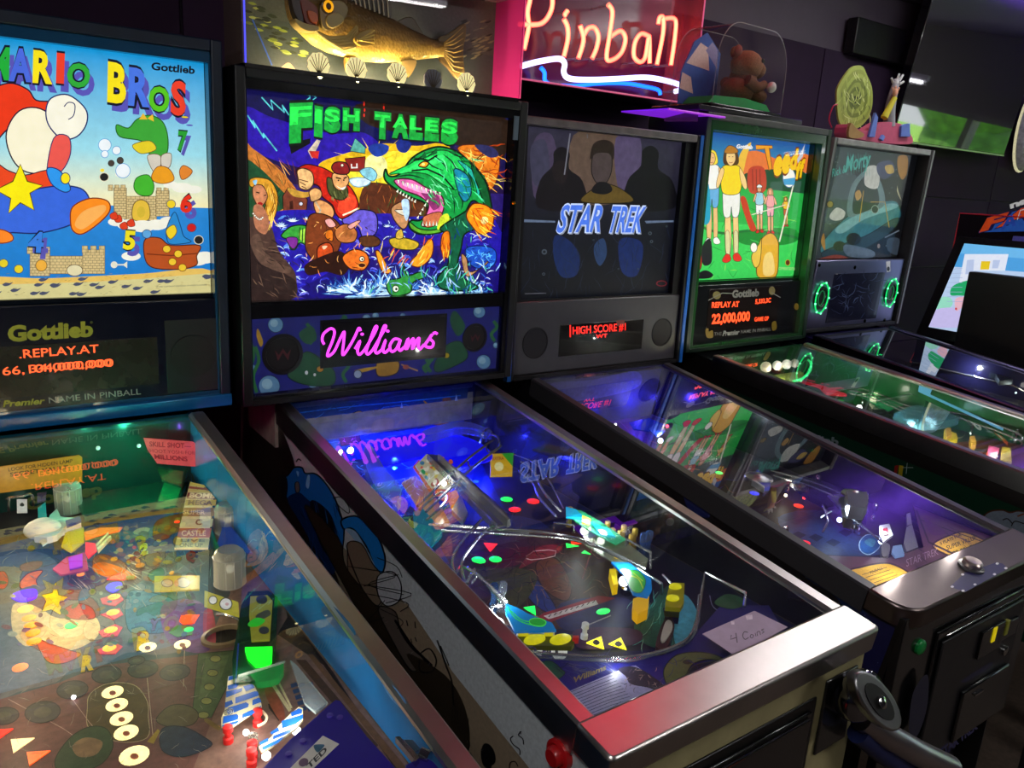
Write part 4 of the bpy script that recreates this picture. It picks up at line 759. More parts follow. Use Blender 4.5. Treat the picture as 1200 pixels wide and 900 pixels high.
for u,v,r in ((.092,.108,.046),(.596,.112,.037)):
    b=B('100a10'); b.lathe(A['bb'],u,v,[(r,-.0115),(r,-.009),(r*.82,-.0085),(r*.8,-.0105),(r*.2,-.0108)],seg=36); g=b.build('speaker_grille',M['plastic'],A['root'])
    aa=Art(A['bb'],-.0085); aa.flat([(u-.4*r,v+.25*r),(u-.25*r,v-.3*r),(u,v+.1*r),(u+.25*r,v-.3*r),(u+.4*r,v+.25*r),(u+.2*r,v),(u,v+.3*r),(u-.2*r,v)],'5a1c28'); aa.build('emblem',M['printm'],g,smooth=False)
panel(A,'display_window',.185,.505,.074,.173,-.0117,-.0095,'0b0a12','gloss')
panel(A,'display_bezel',.179,.511,.068,.179,-.0117,-.0102,'14141e','gloss')
a=Art(A['bb'],-.009); a.z(3.333,260,220)
for q in ("400,612 392,595 398,570 425,550 440,562 432,598 415,640 414,658 438,640 462,590 478,562 476,600 472,654 498,620 520,580 535,548 542,560","520,630 540,598 530,635 537,652 555,636","555,636 590,580 606,546 598,545 577,600 564,640 572,650 590,632","590,632 625,572 641,543 632,543 612,600 599,636 607,646 625,632","625,632 640,594 630,632 637,644 655,628","692,592 672,592 656,618 664,640 682,628 698,592 690,624 697,636 712,622","712,630 728,588 720,632 738,600 749,590 744,630 760,598 771,588 767,620 774,630 790,612","788,620 808,592 822,572 812,588 826,604 820,622 800,622 794,612","842,572 834,566 824,570"): a.stroke('d838d8',q,3.1,True)
for x,y in ((548,572),(648,560)): a.e('d838d8',x,y,7,6)
a.build('display_script',M['dmd'],A['root'],smooth=False)
b=B('b8b8c8'); b.box(A['bb'],.672,.686,.60,.655,-.004,-.001,'6a7a88'); b.build('hinge_clip',M['plastic'],A['root'])
b=B('ffa820'); b.ball(A['bb'].pt(.686,.45,-.002),.005,seg=8); b.build('lock_button',M['chrome'],A['root'])
# left side artwork
gl=A['gl']; SL=Fr(gl.pt(.0055,0,0),gl.y,-gl.n,-gl.x); a=Art(SL,.0); a.clip=(-.25,A['T']-.02,.014,.52)
a.rect(-.25,A['T']-.02,.012,.52,'857a66'); a.rect(-.25,A['T']-.02,.012,.058,'15151a')
a.z(1,0,0); a.p('b8bec0','330,505 660,880 640,905 560,905 480,700 400,640 352,560'); a.z(3,230,600); 
a.p('bcc2c4','500,-60 1110,590 1500,1000 1300,1000 910,590 740,330 640,200 560,60'); a.p('8d7c66','740,320 900,560 1330,1100 900,1100 700,600 640,350')
a.z(3.75,270,460); a.p('241d18','60,60 180,90 260,330 330,520 380,560 500,900 200,500 0,220')
a.b('17110f','150,110 200,110 270,270 280,330 250,345 215,270'); a.p('c4c6c0','240,150 300,240 700,700 640,700 450,400 290,310 280,260')
a.b('0f6ab8','215,375 250,365 280,330 315,330 330,355 380,360 440,430 480,520 500,620 470,760 400,700 330,560 250,470','06080c',1.8); a.b('072a5a','250,470 300,440 340,470 440,560 470,700 450,800 380,700 300,560'); a.b('0a0d14','350,480 430,520 470,620 480,740 400,680'); scatter(a,40,300,480,460,760,['0f4a90','05080c','1a6ab0'],60,120,1.2,(60,90),.2)
a.b('7ac0e8','340,365 350,370 345,420 332,410'); a.b('7ac0e8','290,345 302,350 298,370'); a.b('6a6460','285,400 300,395 305,430 290,440','06080c',1); a.b('14161c','215,370 245,375 250,430 235,480 222,440','06080c',1)
a.b('1478c8','490,560 560,545 640,620 680,720 670,790 640,780 600,680 540,600 500,600','06080c',2); a.b('8ab0c8','505,600 550,610 600,690 640,770 600,720 540,640'); a.b('7a6650','520,680 560,670 620,760 660,900 560,900 520,800','06080c',1.2)
a.stroke('06080c','450,465 490,460 520,500 520,530 480,500 460,470',1.1,True); a.stroke('06080c','290,305 300,292 312,300',1.6,True)
a.z(3,230,600); a.b('2e2519','380,-20 500,90 530,200 640,330 700,400 830,560 960,800 900,820 700,560 560,330','05060a',1)
a.b('7a6a56','530,120 580,110 620,180 660,240 640,330 580,260','05060a',1.4); a.b('b8bcc0','640,225 690,210 720,250 715,310 670,330 640,290','05060a',1.4)
a.b('5a5048','640,340 700,350 720,420 760,480 800,520 760,560 700,470','05060a',1.4); a.b('2c241a','740,500 830,540 900,600 950,700 960,810 900,740 820,620'); a.stroke('05060a','785,500 820,480 845,520 830,560 790,560 785,520',1.6,True); a.stroke('05060a','700,380 760,470 830,540',3,True); a.stroke('05060a','848,450 880,540 900,600 905,680',2,True); a.stroke('05060a','860,470 890,540',1.4)
for q in ('740,380 745,400','770,385 772,408','770,440 776,455','755,445 760,460'): a.stroke('05060a',q,1.2)
for i in range(7): a.stroke('05060a',[(905+i*9,640+i*14),(900+i*9,740+i*12)],.7)
for i in range(10): a.stroke('05060a',[(520+random.uniform(0,200),160+i*30),(540+random.uniform(0,220),190+i*32),(560+random.uniform(0,200),230+i*30)],.9,True)
a.e('05060a',1030,850,22,40,-20); a.stroke('05060a','975,865 960,890 975,905 1000,890',1,True); a.stroke('05060a','965,845 985,880',1)
a.z(4.5,440,700); a.stroke('05060a','730,730 715,745 730,775 762,800 765,830',1.2,True); a.stroke('05060a','770,705 758,725 780,745 785,775',1.2,True); a.stroke('05060a','770,720 765,705 775,710',1); a.stroke('05060a','710,900 715,870 740,865 755,890',1.2,True); a.b('05060a','560,800 600,780 620,840 610,900 570,880')
scatter(a,60,-100,900,100,900,['8a8078','6a5c4c','a8a49c'],10,30,.4)
a.build('side_artwork',M['printm'],A['root'],smooth=False)
f2=Fr(gl.pt(0,0,0),gl.y,-gl.n,-gl.x); u,v=f2.px(655,884)
b=B('b01418'); b.lathe(f2,u,v,[(.021,-.006),(.021,.004),(.017,.006),(.014,.004),(.013,.012),(.011,.014)],seg=28); b.build('flipper_button',M['plastic'],A['root'])
# playfield
P=Field(A); a=P.art(.0004); a.rect(.028,Wg-.028,0,1.07,'1b1f3c')
a.z(3.75,300,440)
a.p('2c7a88','180,150 560,200 560,560 900,900 760,900 560,700'); a.p('12306a','460,300 1050,280 1100,600 700,620'); scatter(a,160,180,700,200,700,['48b0b8','123a60','6ac8c8','0c2850'],40,90,1.2,(150,210),.4)
a.b('2c3a6a','740,640 1250,640 1300,900 800,900'); a.b('4a1a1c','900,700 1200,760 1150,880 950,860'); 
a.z(3.43,500,480)
a.b('46302a','60,500 400,480 700,520 760,640 700,800 560,880 300,860 150,700'); a.b('6a3c2a','440,620 520,600 580,700 560,770 470,720','1a0c08',1); a.b('2a3a80','370,680 430,670 520,800 480,815 410,760','0a1028',1.2); a.b('32301c','220,640 380,600 400,700 380,800 250,740'); a.b('4a4a2a','200,640 440,660 350,800'); a.b('5a1c24','200,580 520,540 560,530 560,550 300,640')
a.b('8a2830','370,640 440,560 520,545 540,570 440,610'); a.stroke('e8c8c0','400,590 430,570 490,565 520,570 515,590 470,600 420,605 400,600',1); a.p('a84038','520,560 545,540 550,548 530,570')
scatter(a,180,180,700,520,860,['8a6048','241410','a07858','4a5a48','14141c'],30,80,1,(0,360),.7)
a.b('2a2c58','540,780 800,760 860,860 560,890'); a.stroke('a09aa0','480,830 680,765',2.4); a.stroke('a09aa0','620,880 740,830',1.4); a.p('8a2430','380,880 470,820 690,750 760,760 540,840 420,891'); a.p('c8c0c0','470,832 680,768 690,785 490,845')
for i in range(9): a.stroke('3a1c1c',[(490+i*22,836-i*7),(500+i*22,826-i*7)],1)
a.z(3.46,560,640); a.p('16165a','150,400 400,440 780,420 950,300 1100,200 1400,400 500,900 0,700'); a.b('2c6a58','640,300 700,240 780,160 860,240 800,400 700,410 640,360'); scatter(a,60,640,830,160,400,['58c0b8','1c4a48','9ad8c0'],30,70,1,(90,140),.3); a.b('58b8d8','790,240 840,200 890,280 850,370 800,400'); a.b('4a2a50','400,340 640,340 640,400 420,420')
P.fin(a,'playfield_artwork')
for c,x,y,r,an in (('ff2818',1030,755,.017,2.2),('ff2818',1140,590,.012,0),('20f060',1095,546,.011,0),('20ff60',975,812,.012,0),('20ff60',1052,810,.012,0),('30ff60',775,700,.014,1.2),('20c8ff',610,408,.007,0),('2060ff',966,468,.007,0)):
    P.z(3.75,300,440); P.ins(c,x,y,r,arrow=an if an else None)
P.z(3.43,500,480)
for c,x,y,r in (('ff2020',428,370,.014),('ff2020',352,404,.012),('20ff50',322,362,.013)): P.ins(c,x,y,r)
P.ins('ff3818',600,538,.012,arrow=.6); P.ins('30ff60',580,550,.012,arrow=.6); P.ins('20ff60',640,578,.008,arrow=1.2)
P.z(3.46,560,640); P.ins('20ff60',508,268,.014,sq=.6); P.ins('20ff60',218,262,.013,arrow=1.8); P.ins('20ff60',10,62,.01)
P.plate('yellow_arrow_insert','fff028','440,390 500,365 512,415',.01,'insert',.002); P.plate('yellow_arrow_insert','fff028','530,395 580,370 603,418',.01,'insert',.002)
for x,y in ((480,392),(570,398)): 
    aa=P.art(.0125); aa.b('201c08',[(x-16,y-2),(x,y-14),(x+16,y),(x,y+10)],n=2); P.fin(aa,'arrow_emblem','printm')
P.z(3.75,300,440)
# back panel print
bsg=Fr(gl.pt(0,.002,0),gl.x,gl.n,gl.y); a=Art(bsg,.0); a.z(3.75,300,440); a.rect(.03,.52,-.24,-.01,'123a8a'); a.grad(.03,.52,-.1,-.01,'1c50b0','0c2a60',)
a.b('e88a18','735,110 760,130 775,180 770,215 750,200 755,150'); a.b('c86838','775,205 830,200 870,150 888,130 880,180 830,215 790,218'); a.b('2a4a90','830,130 870,100 890,140 850,160'); a.b('3ac050','775,150 810,140 818,170 790,190','083010',.8); a.b('9a5a30','820,100 850,95 860,130 830,135')
a.b('d8a848','400,210 415,175 455,155 485,180 490,220 450,240 420,230','3a2408',1); a.b('e87848','435,205 465,190 490,210 475,240 445,240'); a.stroke('2a88d8','550,150 560,140 660,128 675,135 670,155 560,170 545,160 550,150',1); a.stroke('5aa8f0','560,155 660,142',1); a.b('20a838','205,215 240,200 262,230 240,260 215,240','083010',1); a.stroke('1a8ae0','180,165 380,140 700,110 900,88',1.2); scatter(a,60,180,760,130,300,['2a6ac8','0a1c58','4a98e8'],30,70,.8,(-20,10),.3)
for x,y in ((380,182),(517,165),(640,130),(880,93)): a.p('b8d8ff',[(x-5,y+8),(x+5,y+8),(x+7,y+20),(x,y-12),(x-7,y+20)])
a.p('58184a','350,225 445,215 460,290 375,310','181018',1); scatter(a,40,360,450,225,300,['d848b8','90207a','f070d0'],8,20,1.2)
a.build('back_panel_print',M['pf'],A['root'],smooth=False)
P.z(3.75,300,440)
bl=P.plate('blue_arch_plastic','1010ff','480,330 520,300 600,270 760,250 900,265 990,300 1040,350 1010,380 900,400 860,440 800,400 740,360 640,380 560,400 490,380',.055,'tintlit',.003,True,3)
P.plate('clear_ramp','a8c0f0','470,350 500,300 560,400 640,500 600,560 520,480',.05,'acryl',.025,True,3); P.plate('clear_ramp','a8b8e0','740,240 900,200 1010,230 1030,250 900,225 760,262',.06,'acryl',.02,True,3)
P.plate('teal_plastic','1a6a80','420,500 560,470 620,560 560,600 480,560',.02,'tintlit',.003)
P.plate('blue_plastic','1828e0','545,530 600,490 680,560 640,620 580,600',.035,'tintlit',.004); P.plate('blue_plastic','1434d8','700,640 800,650 800,700 750,690',.03,'tintlit',.004)
P.plate('dark_plastic','20302c','580,590 620,550 690,580 740,650 740,720 700,760 640,680',.02,'tintlit',.003); P.plate('teal_fin_plastic','0c6a88','690,600 730,580 800,660 820,700 760,760 700,750',.04,'tintlit',.005)
P.plate('green_plastic','10c830','700,820 790,830 850,860 860,900 800,1000 700,900',.012,'tintlit',.004); P.plate('green_plastic','106a3a','900,520 700,700 690,680',.01,'tintlit',.004)
# boat cluster
P.plate('boat_plastic','c85a28','690,400 715,370 780,420 860,520 840,560 760,500',.05,'tintlit',.004); bp=P.plate('catch_plastic','c8c0a0','700,395 750,345 830,370 900,430 860,500 770,490',.06,'soft',.003)
aa=P.art(.0635); 
for i in range(46): aa.e(random.choice(['2aa060','e0602a','d8c040','f0ead8','3a80a0','a03828']),random.uniform(715,880),random.uniform(370,480),random.uniform(6,18),random.uniform(4,10),random.uniform(0,180))
aa.build('print',M['soft'],bp,smooth=False)
P.plate('tan_plastic','a07850','640,470 700,440 780,520 850,640 800,660 700,560',.03,'tintlit',.004)
P.plate('steel_ramp','a8a8a8','755,345 800,350 900,420 1100,600 1120,650 1060,662 1000,600 880,470',.066,'brushed',.004); P.plate('ramp_wall','c8c8c8','800,346 812,350 1118,630 1106,636',.07,'acryl',.016); P.plate('ramp_wall','b0b0b0','752,348 762,352 1062,655 1050,660',.07,'acryl',.012)
P.plate('amber_lens','ff9818','840,520 880,500 900,550 860,570',.03,'soft',.01); P.plate('grey_deflector','c8c8c0','900,520 930,600 910,640 860,590',.04,'brushed',.01)
P.bulb(826,475,.07,.006,'ffffff',.5,(1,1,.95)); P.bulb(308,250,.03,.009,'ffffff',0.8,(.85,.95,1)); P.bulb(342,340,.02,.009,'ffffff',0.8,(.85,.95,1)); P.bulb(325,300,.03,.006,'ffffff',.2,(.85,.95,1)); P.bulb(608,408,.03,.004,'60d8ff',.25,(.2,.7,1))
for x,y,e in ((560,330,1.5),(720,300,1.5),(880,300,1.5),(1000,420,1.0),(600,560,.7),(700,420,.5)): plight('blue_light',P.p3(x,y,.045 if y<400 else .03),e,(.02,.03,1),.012,A['root'])
yc=P.plate('lit_card','e8b818','1030,345 1132,340 1126,440 1030,442',.05,'soft',.003); aa=P.art(.0535); aa.p('28a828','1080,343 1132,340 1128,400'); aa.e('fff8b0',1068,400,20,20); aa.t('EXTRA',(1040,372),(1090,370),(1040,358),'a03808',.03); aa.build('print',M['soft'],yc,smooth=False)
P.z(3.75,300,440)
W_=P.wire
for dx,dy in ((0,0),(38,24)): W_('ramp_wire',[(1040+dx,285+dy,.085),(940+dx,360+dy,.083),(840+dx,450+dy,.08),(710+dx,575+dy,.075)],.003)
W_('ramp_wire',[(1010,290,.06),(1030,262,.085),(1060,270,.085),(1070,300,.08),(1060,325,.06)],.0028); W_('ramp_wire',[(985,300,.05),(1000,250,.08),(1025,235,.08),(1040,260,.075)],.0028)
for q in ((1010,306),(930,372),(850,440),(780,505)): W_('ramp_hoop',[(q[0],q[1],.08),(q[0]+10,q[1]+30,.068),(q[0]+42,q[1]+24,.08)],.002)
W_('ramp_wire',[(720,590,.07),(800,520,.07),(830,520,.06),(830,560,.06),(750,635,.06)],.0028)
for dx,dy in ((0,0),(45,20)): W_('habitrail_wire',[(1005+dx,620+dy,.06),(920+dx,710+dy,.06),(868+dx*.9,790+dy,.058),(866+dx*.9,850+dy,.055),(885+dx*.8,890+dy,.05)],.0028)
W_('habitrail_wire',[(760,655,.05),(950,670,.052),(1200,690,.05)],.0025); W_('habitrail_wire',[(820,685,.04),(1000,692,.045),(1200,698,.04)],.0022)
P.z(3.43,500,480)
W_('habitrail_wire',[(60,462,.052),(300,480,.055),(520,500,.05),(640,530,.05),(800,600,.05),(880,640,.05)],.0025); W_('habitrail_wire',[(60,485,.042),(300,500,.045),(560,520,.045),(700,560,.045),(860,640,.042)],.0025)
W_('habitrail_wire',[(380,210,.06),(430,250,.065),(470,330,.06),(540,410,.05)],.0028); W_('habitrail_wire',[(372,250,.055),(430,300,.055),(450,350,.05),(520,430,.045)],.0028); W_('habitrail_wire',[(350,180,.05),(440,220,.06),(500,300,.06),(550,400,.04)],.002)
W_('wire_bracket',[(510,485,.03),(512,455,.05),(590,465,.05),(590,495,.03)],.0022,sm=False); W_('wire_bracket',[(800,560,.03),(802,520,.055),(900,575,.055),(900,640,.03)],.0025,sm=False)
W_('wire_guard',[(125,700,.02),(118,660,.05),(160,635,.055),(310,760,.055),(312,790,.03)],.003); W_('wire_guard',[(160,720,.02),(165,690,.045),(200,660,.05),(300,775,.05),(265,790,.05),(258,830,.02)],.003); W_('wire_guard',[(190,640,.055),(200,670,.04),(180,700,.03)],.0025)
W_('wire_guard',[(845,650,.02),(850,642,.05),(945,700,.05),(945,740,.02)],.003,sm=False); W_('wire_guard',[(950,665,.045),(990,705,.045),(990,740,.02)],.0022,sm=False)
P.plate('yellow_green_plastic','3aa878','560,400 620,405 700,450 800,520 760,540 680,500 600,450',.045,'tintlit',.003); P.plate('cyan_plastic','18a8d8','560,390 600,400 640,440 560,430',.047,'tintlit',.004); P.plate('cyan_plastic','18b0c0','660,450 730,480 760,510 700,500',.05,'tintlit',.004); P.plate('yellow_plastic','d8d020','625,425 660,440 655,460 625,450',.05,'tintlit',.004)
P.plate('clear_lane_plastic','c8d0b8','620,470 800,530 890,600 880,650 800,640 640,540',.035,'acryl',.004)
for x,y in ((570,470),(720,530),(770,570),(815,585),(785,545),(740,560),(830,560)): P.post(x,y,.045,.006,'b89838','plastic','brass_post')
for x,y in ((860,600),(885,590)): P.post(x,y,.055,.007,'5a8ac8','acryl','clear_post')
P.bulb(635,487,.03,.009,'ffffff',1.1,(.9,1,1)); P.bulb(700,528,.03,.008,'ffffff',1.0,(.9,1,1))
tp=P.plate('slingshot_plastic','1478c0','742,612 815,615 902,680 905,722 888,752 830,740 790,660',.05,'tintlit',.004,False); aa=P.art(.0545); aa.b('28a838','800,650 850,650 880,690 860,735 820,720','0c5a20',1); aa.stroke('c8d828','810,665 850,680 870,720',1.2,True); aa.stroke('c8d828','830,655 870,690',1); aa.build('print',M['soft'],tp,smooth=False)
P.plate('slingshot_base','e8c818','735,640 760,640 770,700 750,705',.02,'tintlit',.02); P.plate('slingshot_base','e8b818','830,760 895,740 890,800 850,820 830,800',.015,'tintlit',.02); P.bulb(792,690,.03,.009,'ffffff',1.1,(.9,1,1)); P.post(800,740,.04,.01,'9a9aa0','chrome','steel_post'); P.post(755,670,.04,.006,'e8c020','rubber','yellow_post')
P.z(3.46,560,640)
sp=P.plate('slingshot_plastic','1478b8','113,232 160,248 200,272 300,310 318,340 150,345 112,268',.045,'tintlit',.004); aa=P.art(.0495); aa.stroke('28d840','120,245 150,290 200,315 260,325 275,305 235,295 205,318',1.4,True); aa.stroke('28d840','135,262 180,300 250,312',1.2,True); aa.e('1ca838',242,308,34,16,6,'60ff60',.8); aa.build('print',M['soft'],sp,smooth=False)
P.plate('white_block','e8e8e0','158,345 310,345 312,356 160,356',.03,'plastic',.008); P.plate('yellow_block','e8d820','165,340 205,342 205,352 165,352',.036,'soft',.006); P.plate('yellow_block','e8d820','270,342 305,342 305,352 270,352',.036,'soft',.006)
fb=P.plate('lane_guide','5a6010','160,362 385,358 392,392 380,406 170,402',.026,'plastic',.008)
for x in (230,335): 
    u,v=P.uv(x,380,.034); b=B('f8f010'); b.lathe(P.f,u,v,[(.019,.034),(.018,.0365),(.012,.038)],seg=20,sq=.62); b.build('lens',M['soft'],fb)
P.bulb(82,318,.02,.0105,'ffffff',1.3,(.9,1,1)); P.post(60,270,.055,.007,'5a8ac8','acryl','clear_post'); P.post(95,265,.055,.007,'c8d0e0','acryl','clear_post'); P.post(430,378,.03,.006,'f0f0f0','rubber','white_post'); P.plate('target','d82818','385,362 410,362 410,372 385,372',.03,'plastic',.01)
fb=P.plate('lane_guide','b0a810','775,165 790,148 838,150 835,230 822,250 760,245 762,215',.04,'plastic',.008)
for y in (165,212):
    u,v=P.uv(800 if y<200 else 790,y,.048); b=B('f8f010'); b.lathe(P.f,u,v,[(.012,.048),(.011,.050),(.007,.051)],seg=20,sq=.8); b.build('lens',M['soft'],fb)
# flippers
def flipper(P,pts,w,col,band,name='flipper'):
    f_=P.plate(name,col,pts,w,'plastic',.014,True,4); return f_
flipper(P,'755,300 790,300 795,340 765,410 735,415 722,390',.012,'3a1018',None); P.plate('flipper_top','c8c0b8','762,305 785,305 787,340 755,385 742,370',.027,'plastic',.003,True,3); P.plate('flipper_bracket','d8d8d8','750,250 820,250 815,290 758,285',.02,'chrome',.012)
# clear rim above the apron , wire loops, and a reflected outline modelled as wire
W_('apron_rim',[(150,405,.032),(160,432,.03),(300,450,.03),(590,462,.03),(700,440,.03),(800,410,.03),(862,370,.03),(890,300,.03),(900,200,.03)],.0035,'acryl','c8d0d8'); W_('apron_rim',[(150,395,.04),(200,425,.04),(380,442,.04),(590,450,.04),(740,425,.04),(850,375,.04),(885,300,.04)],.002)
for x in (215,300): W_('wire_loop',[(x-18,432,.02),(x-14,410,.03),(x+14,410,.03),(x+20,436,.02)],.0025)
for x in (228,330): 
    b=B('f0f0e8'); b.ball(P.p3(x,428,.01),.013,seg=10); b.build('lamp_cap',M['soft'],P.bd)
W_('reflection_wire',[(882,350,.03),(905,200,.035),(920,108,.04),(1085,190,.04),(1080,245,.03)],.003,sm=False)  # a reflection in the glass, shaped here as a solid wire
# apron
ap=P.plate('apron','1a1a80','0,230 60,330 150,418 300,456 590,470 780,435 868,385 905,330 985,240 1180,240 1340,420 420,760 250,620',.022,'plastic',.003,False)
a=Art(P.f,.0255); a.z(3.46,560,640)
a.b('1c5a44','215,490 290,465 340,500 350,520 290,560 240,540','0a2a20',1); scatter(a,30,330,520,460,520,['3a4a98','5a5a80'],40,90,.9,(10,30),.3)
a.t('Williams',(385,556),(520,500),(380,535),'9a8a58',.03,shear=.3)
a.b('6a7040','755,500 800,445 880,430 960,440 1000,465 930,460 870,480 840,530 800,575 765,560','1c2010',1.2); a.b('12123a','850,545 870,490 940,470 1000,470 960,500','5a5a30',.8); a.e('2a3018',850,470,20,10)
a.b('20603c','960,225 1010,195 1070,210 1080,240 1030,255 980,245'); a.stroke('7a8ab8','940,200 950,240 970,260',.8,True)
scatter(a,60,300,1150,440,600,['1c1c78','30308a','0c0c40'],30,80,1,(-40,40),.4)
ca='330,606 570,505 600,490 640,485 765,570 750,590 440,735'; a.p('a8a6d8',ca); a.b('2a2438','570,500 620,488 680,510 765,575 745,592 690,575 620,560 600,530'); scatter(a,40,590,750,500,585,['c0a898','6a5868','1a1420'],10,30,1)
for i in range(15):
    y=570+i*10; a.stroke('3a3868',[(360+i*8,y+30),(470+i*8+random.uniform(-6,6),y-14),(545+i*9 if i<10 else 520+i*6,y-44+i*.6)],.7)
for i in range(6): a.stroke('c8b8c8',[(345+i*14,612+i*16),(380+i*14,598+i*16)],1.2)
a.build('apron_print',M['printm'],ap,smooth=False)
plight('lamp_fill_light',P.p3(560,452,.04),.12,(.9,.95,1),.004,A['root'])  # unseen lamp added to brighten the apron
# front: coin door, plunger
ff=A['front']; f=lambda x,y:ff.px(x,y,0)
b=B('0c0c0e'); b.box(ff,.11,.44,-.40,-.075,0,.004); dr=b.build('coin_door_frame',M['plastic'],A['root'],bevel=.003)
b=B('141416'); b.box(ff,.125,.425,-.395,-.092,.004,.009); b.build('coin_door',M['gloss'],dr,bevel=.004)
b=B('999'); b.tube([ff.pt(.135,-.10,.012),ff.pt(.415,-.10,.012)],.0025); b.build('door_hinge',M['chrome'],dr)
for u in (.2,.30): b=B('e01408'); b.box(ff,u,u+.022,-.24,-.17,.009,.022); b.build('coin_reject_button',M['soft' if u==.2 else 'plastic'],dr,bevel=.003)
b=B('111'); b.box(ff,.46,.545,-.19,-.055,0,.005); pl=b.build('plunger_plate',M['gloss'],A['root'],bevel=.003)
def fz(x,y,w): u,v=ff.px(x,y,w); return ff.pt(u,v,w)
p0=fz(988,812,.0); p1=fz(1015,830,.05)
b=B('8a8a92'); b.tube([p0,fz(1000,822,.035)],.034,seg=22,r2=.03); b.ball(fz(1008,815,.035),.045,.03,.042,seg=20); b.build('reel_body',M['chrome'],pl)
rf=Fr(fz(1024,820,.07),(.55,-.45,-.70),(.62,.2,.36),(-.35,-.82,.42)); b=B('a8a8aa'); 
pr=[(math.cos(t*math.pi/9)*.055,math.sin(t*math.pi/9)*.030) for t in range(18)]; b.prism(rf,pr,-.012,.012); b.build('reel_cover',M['brushed'],pl,bevel=.004)
b=B('222'); b.prism(rf,[(x*.62,y*.6) for x,y in pr],.012,.014); b.build('reel_inlay',M['plastic'],pl); b=B('ccc'); b.lathe(rf,0,0,[(.009,.014),(.009,.02),(.004,.022)],seg=14); b.build('reel_knob',M['chrome'],pl)
b=B('b0aab0'); b.tube([fz(1010,842,.03),fz(1040,862,.055),fz(1075,882,.08),fz(1112,900,.10)],.020,seg=18,r2=.022); b.build('reel_handle',M['brushed'],pl); b=B('1c2450'); b.tube([fz(1005,858,.03),fz(1035,882,.05),fz(1075,905,.075)],.018,seg=14,r2=.02); b.build('handle_grip',M['plastic'],pl)
# handwritten paper on the glass: its own thing
gp=gl; q=[gp.px(*t,.0) for t in ((823,743),(884,716),(923,735),(862,769))]; b=B('b9a6c0'); b.prism(gp,q,-.0005,.0005); pc=b.build('price_paper',M['matte'],None,'small white paper slip with handwritten 4 Coins lying on pinball glass by the lockbar',smooth=False,cat='paper note')
a=Art(gp,.0006); a.z(3.46,560,640); a.stroke('2a1830','1028,360 1024,378 1050,370',1); a.stroke('2a1830','1046,352 1052,392',1)
a.stroke('2a1830','1095,350 1080,348 1074,365 1084,378 1098,370',1,True); a.stroke('2a1830','1108,358 1104,368 1112,372 1118,362 1108,358',.9,True); a.stroke('2a1830','1124,352 1128,366',.9); a.stroke('2a1830','1134,364 1132,350 1142,346 1146,360',.9,True); a.stroke('2a1830','1160,336 1150,340 1160,348 1152,354',.9,True); a.cut('handwriting',M['printm'],pc); a.p('e8d8e8','1025,305 1040,305 1040,318 1028,318'); a.cut('tape_piece',M['printm'],pc); a.p('e8d8e8','1085,282 1112,278 1114,296 1090,300')
a.build('tape_piece',M['printm'],pc,smooth=False)
# ================================================================ trek machine
A=shell('pinball machine with dark space crew backglass, grey speaker panel and blue edge trim',(.7777,.705,1.1228,1.8427,.1027,.0221,-.01066),GF['trek'],1.075,.088,
 dict(body='0a0a0e',bmat='gloss',frame='101014',bside='101014',topc='6a6668',fcol='0e0e10',rail='34343a',rmat='plastic',lockc='6a605e',lmat='brushed',wg=.565,inl='10101c',inr='14102a',backc='10104a',tm='1c6ac8',lround=.05))
gl=A['gl']; bb=A['bb']
a=Art(bb,-.032); a.clip=(.03,.678,.222,.70); a.rect(.03,.678,.222,.70,'2a2c3a'); a.grad(.05,.65,.45,.70,'1c2030','4a4660'); a.grad(.05,.65,.222,.45,'101420','1c2030')
a.z(2.81,590,130)
a.b('6a5a80','100,100 160,80 180,200 160,290 100,280'); a.b('8a7060','230,80 400,70 430,160 400,290 240,290'); a.b('7a6a98','370,90 450,90 440,250 380,260'); a.b('5a5878','90,120 140,100 150,230 100,240')
# plain dark figures, no likeness
for x,y,s_,c in ((190,190,1.0,'1c1620'),(482,190,1.05,'16161e')): a.b(c,[(x-28*s_,y-10),(x-24*s_,y-55*s_),(x+4,y-72*s_),(x+28*s_,y-50*s_),(x+26*s_,y),(x+70*s_,y+40),(x+76*s_,y+130),(x-74*s_,y+130),(x-70*s_,y+40)],n=4)
a.b('2c2026','160,190 180,165 205,170 212,210 195,240 170,230'); a.b('6a5a5a','290,170 300,135 330,125 355,145 355,200 335,240 310,240 292,210','1a1418',1); a.b('3a2c24','285,160 295,110 330,95 362,110 362,160 345,140 305,140'); a.b('8a7030','260,300 290,260 340,240 400,265 420,300','2a2410',1); a.b('1a1a20','290,265 310,235 345,238 358,262 330,275')
a.b('1c3a80','170,410 220,430 250,480 240,540 190,545 165,480'); a.b('1c3a88','380,430 430,420 460,450 440,540 390,530'); a.b('3a5a90','300,440 330,420 340,470 318,510 300,480'); a.p('90a8d0','50,356 170,362 170,368 50,366'); a.p('90a8d0','465,362 560,360 560,366 470,370')
scatter(a,90,60,560,380,600,['0c101c','2a3a5a','3a4868'],30,80,.8,(60,120),.4); 
for x,y,r in ((134,464,9),(132,537,5),(296,425,3),(482,403,6),(487,430,5),(378,520,3),(443,520,3),(537,380,3)): a.e('6a7888',x,y,r,r); a.e('1c2430',x,y,r*.5,r*.5)
def trek_text(a,dx,dy,c,off): a.t('STAR',(172+dx,398+dy),(318+dx,396+dy),(180+dx,306+dy),c,off,shear=.22); a.t('TREK',(338+dx,398+dy),(452+dx,398+dy),(346+dx,310+dy),c,off,shear=.22)
trek_text(a,3,3,'d8e4ff',.05); trek_text(a,0,0,'2a4aa8',.03); a.b('8aaaf0','180,318 320,310 460,316 458,340 320,332 180,345') if 0 else None
a.t('STAR',(178,354),(322,354),(186,308),'6a90e8',.02,shear=.22) if 0 else None
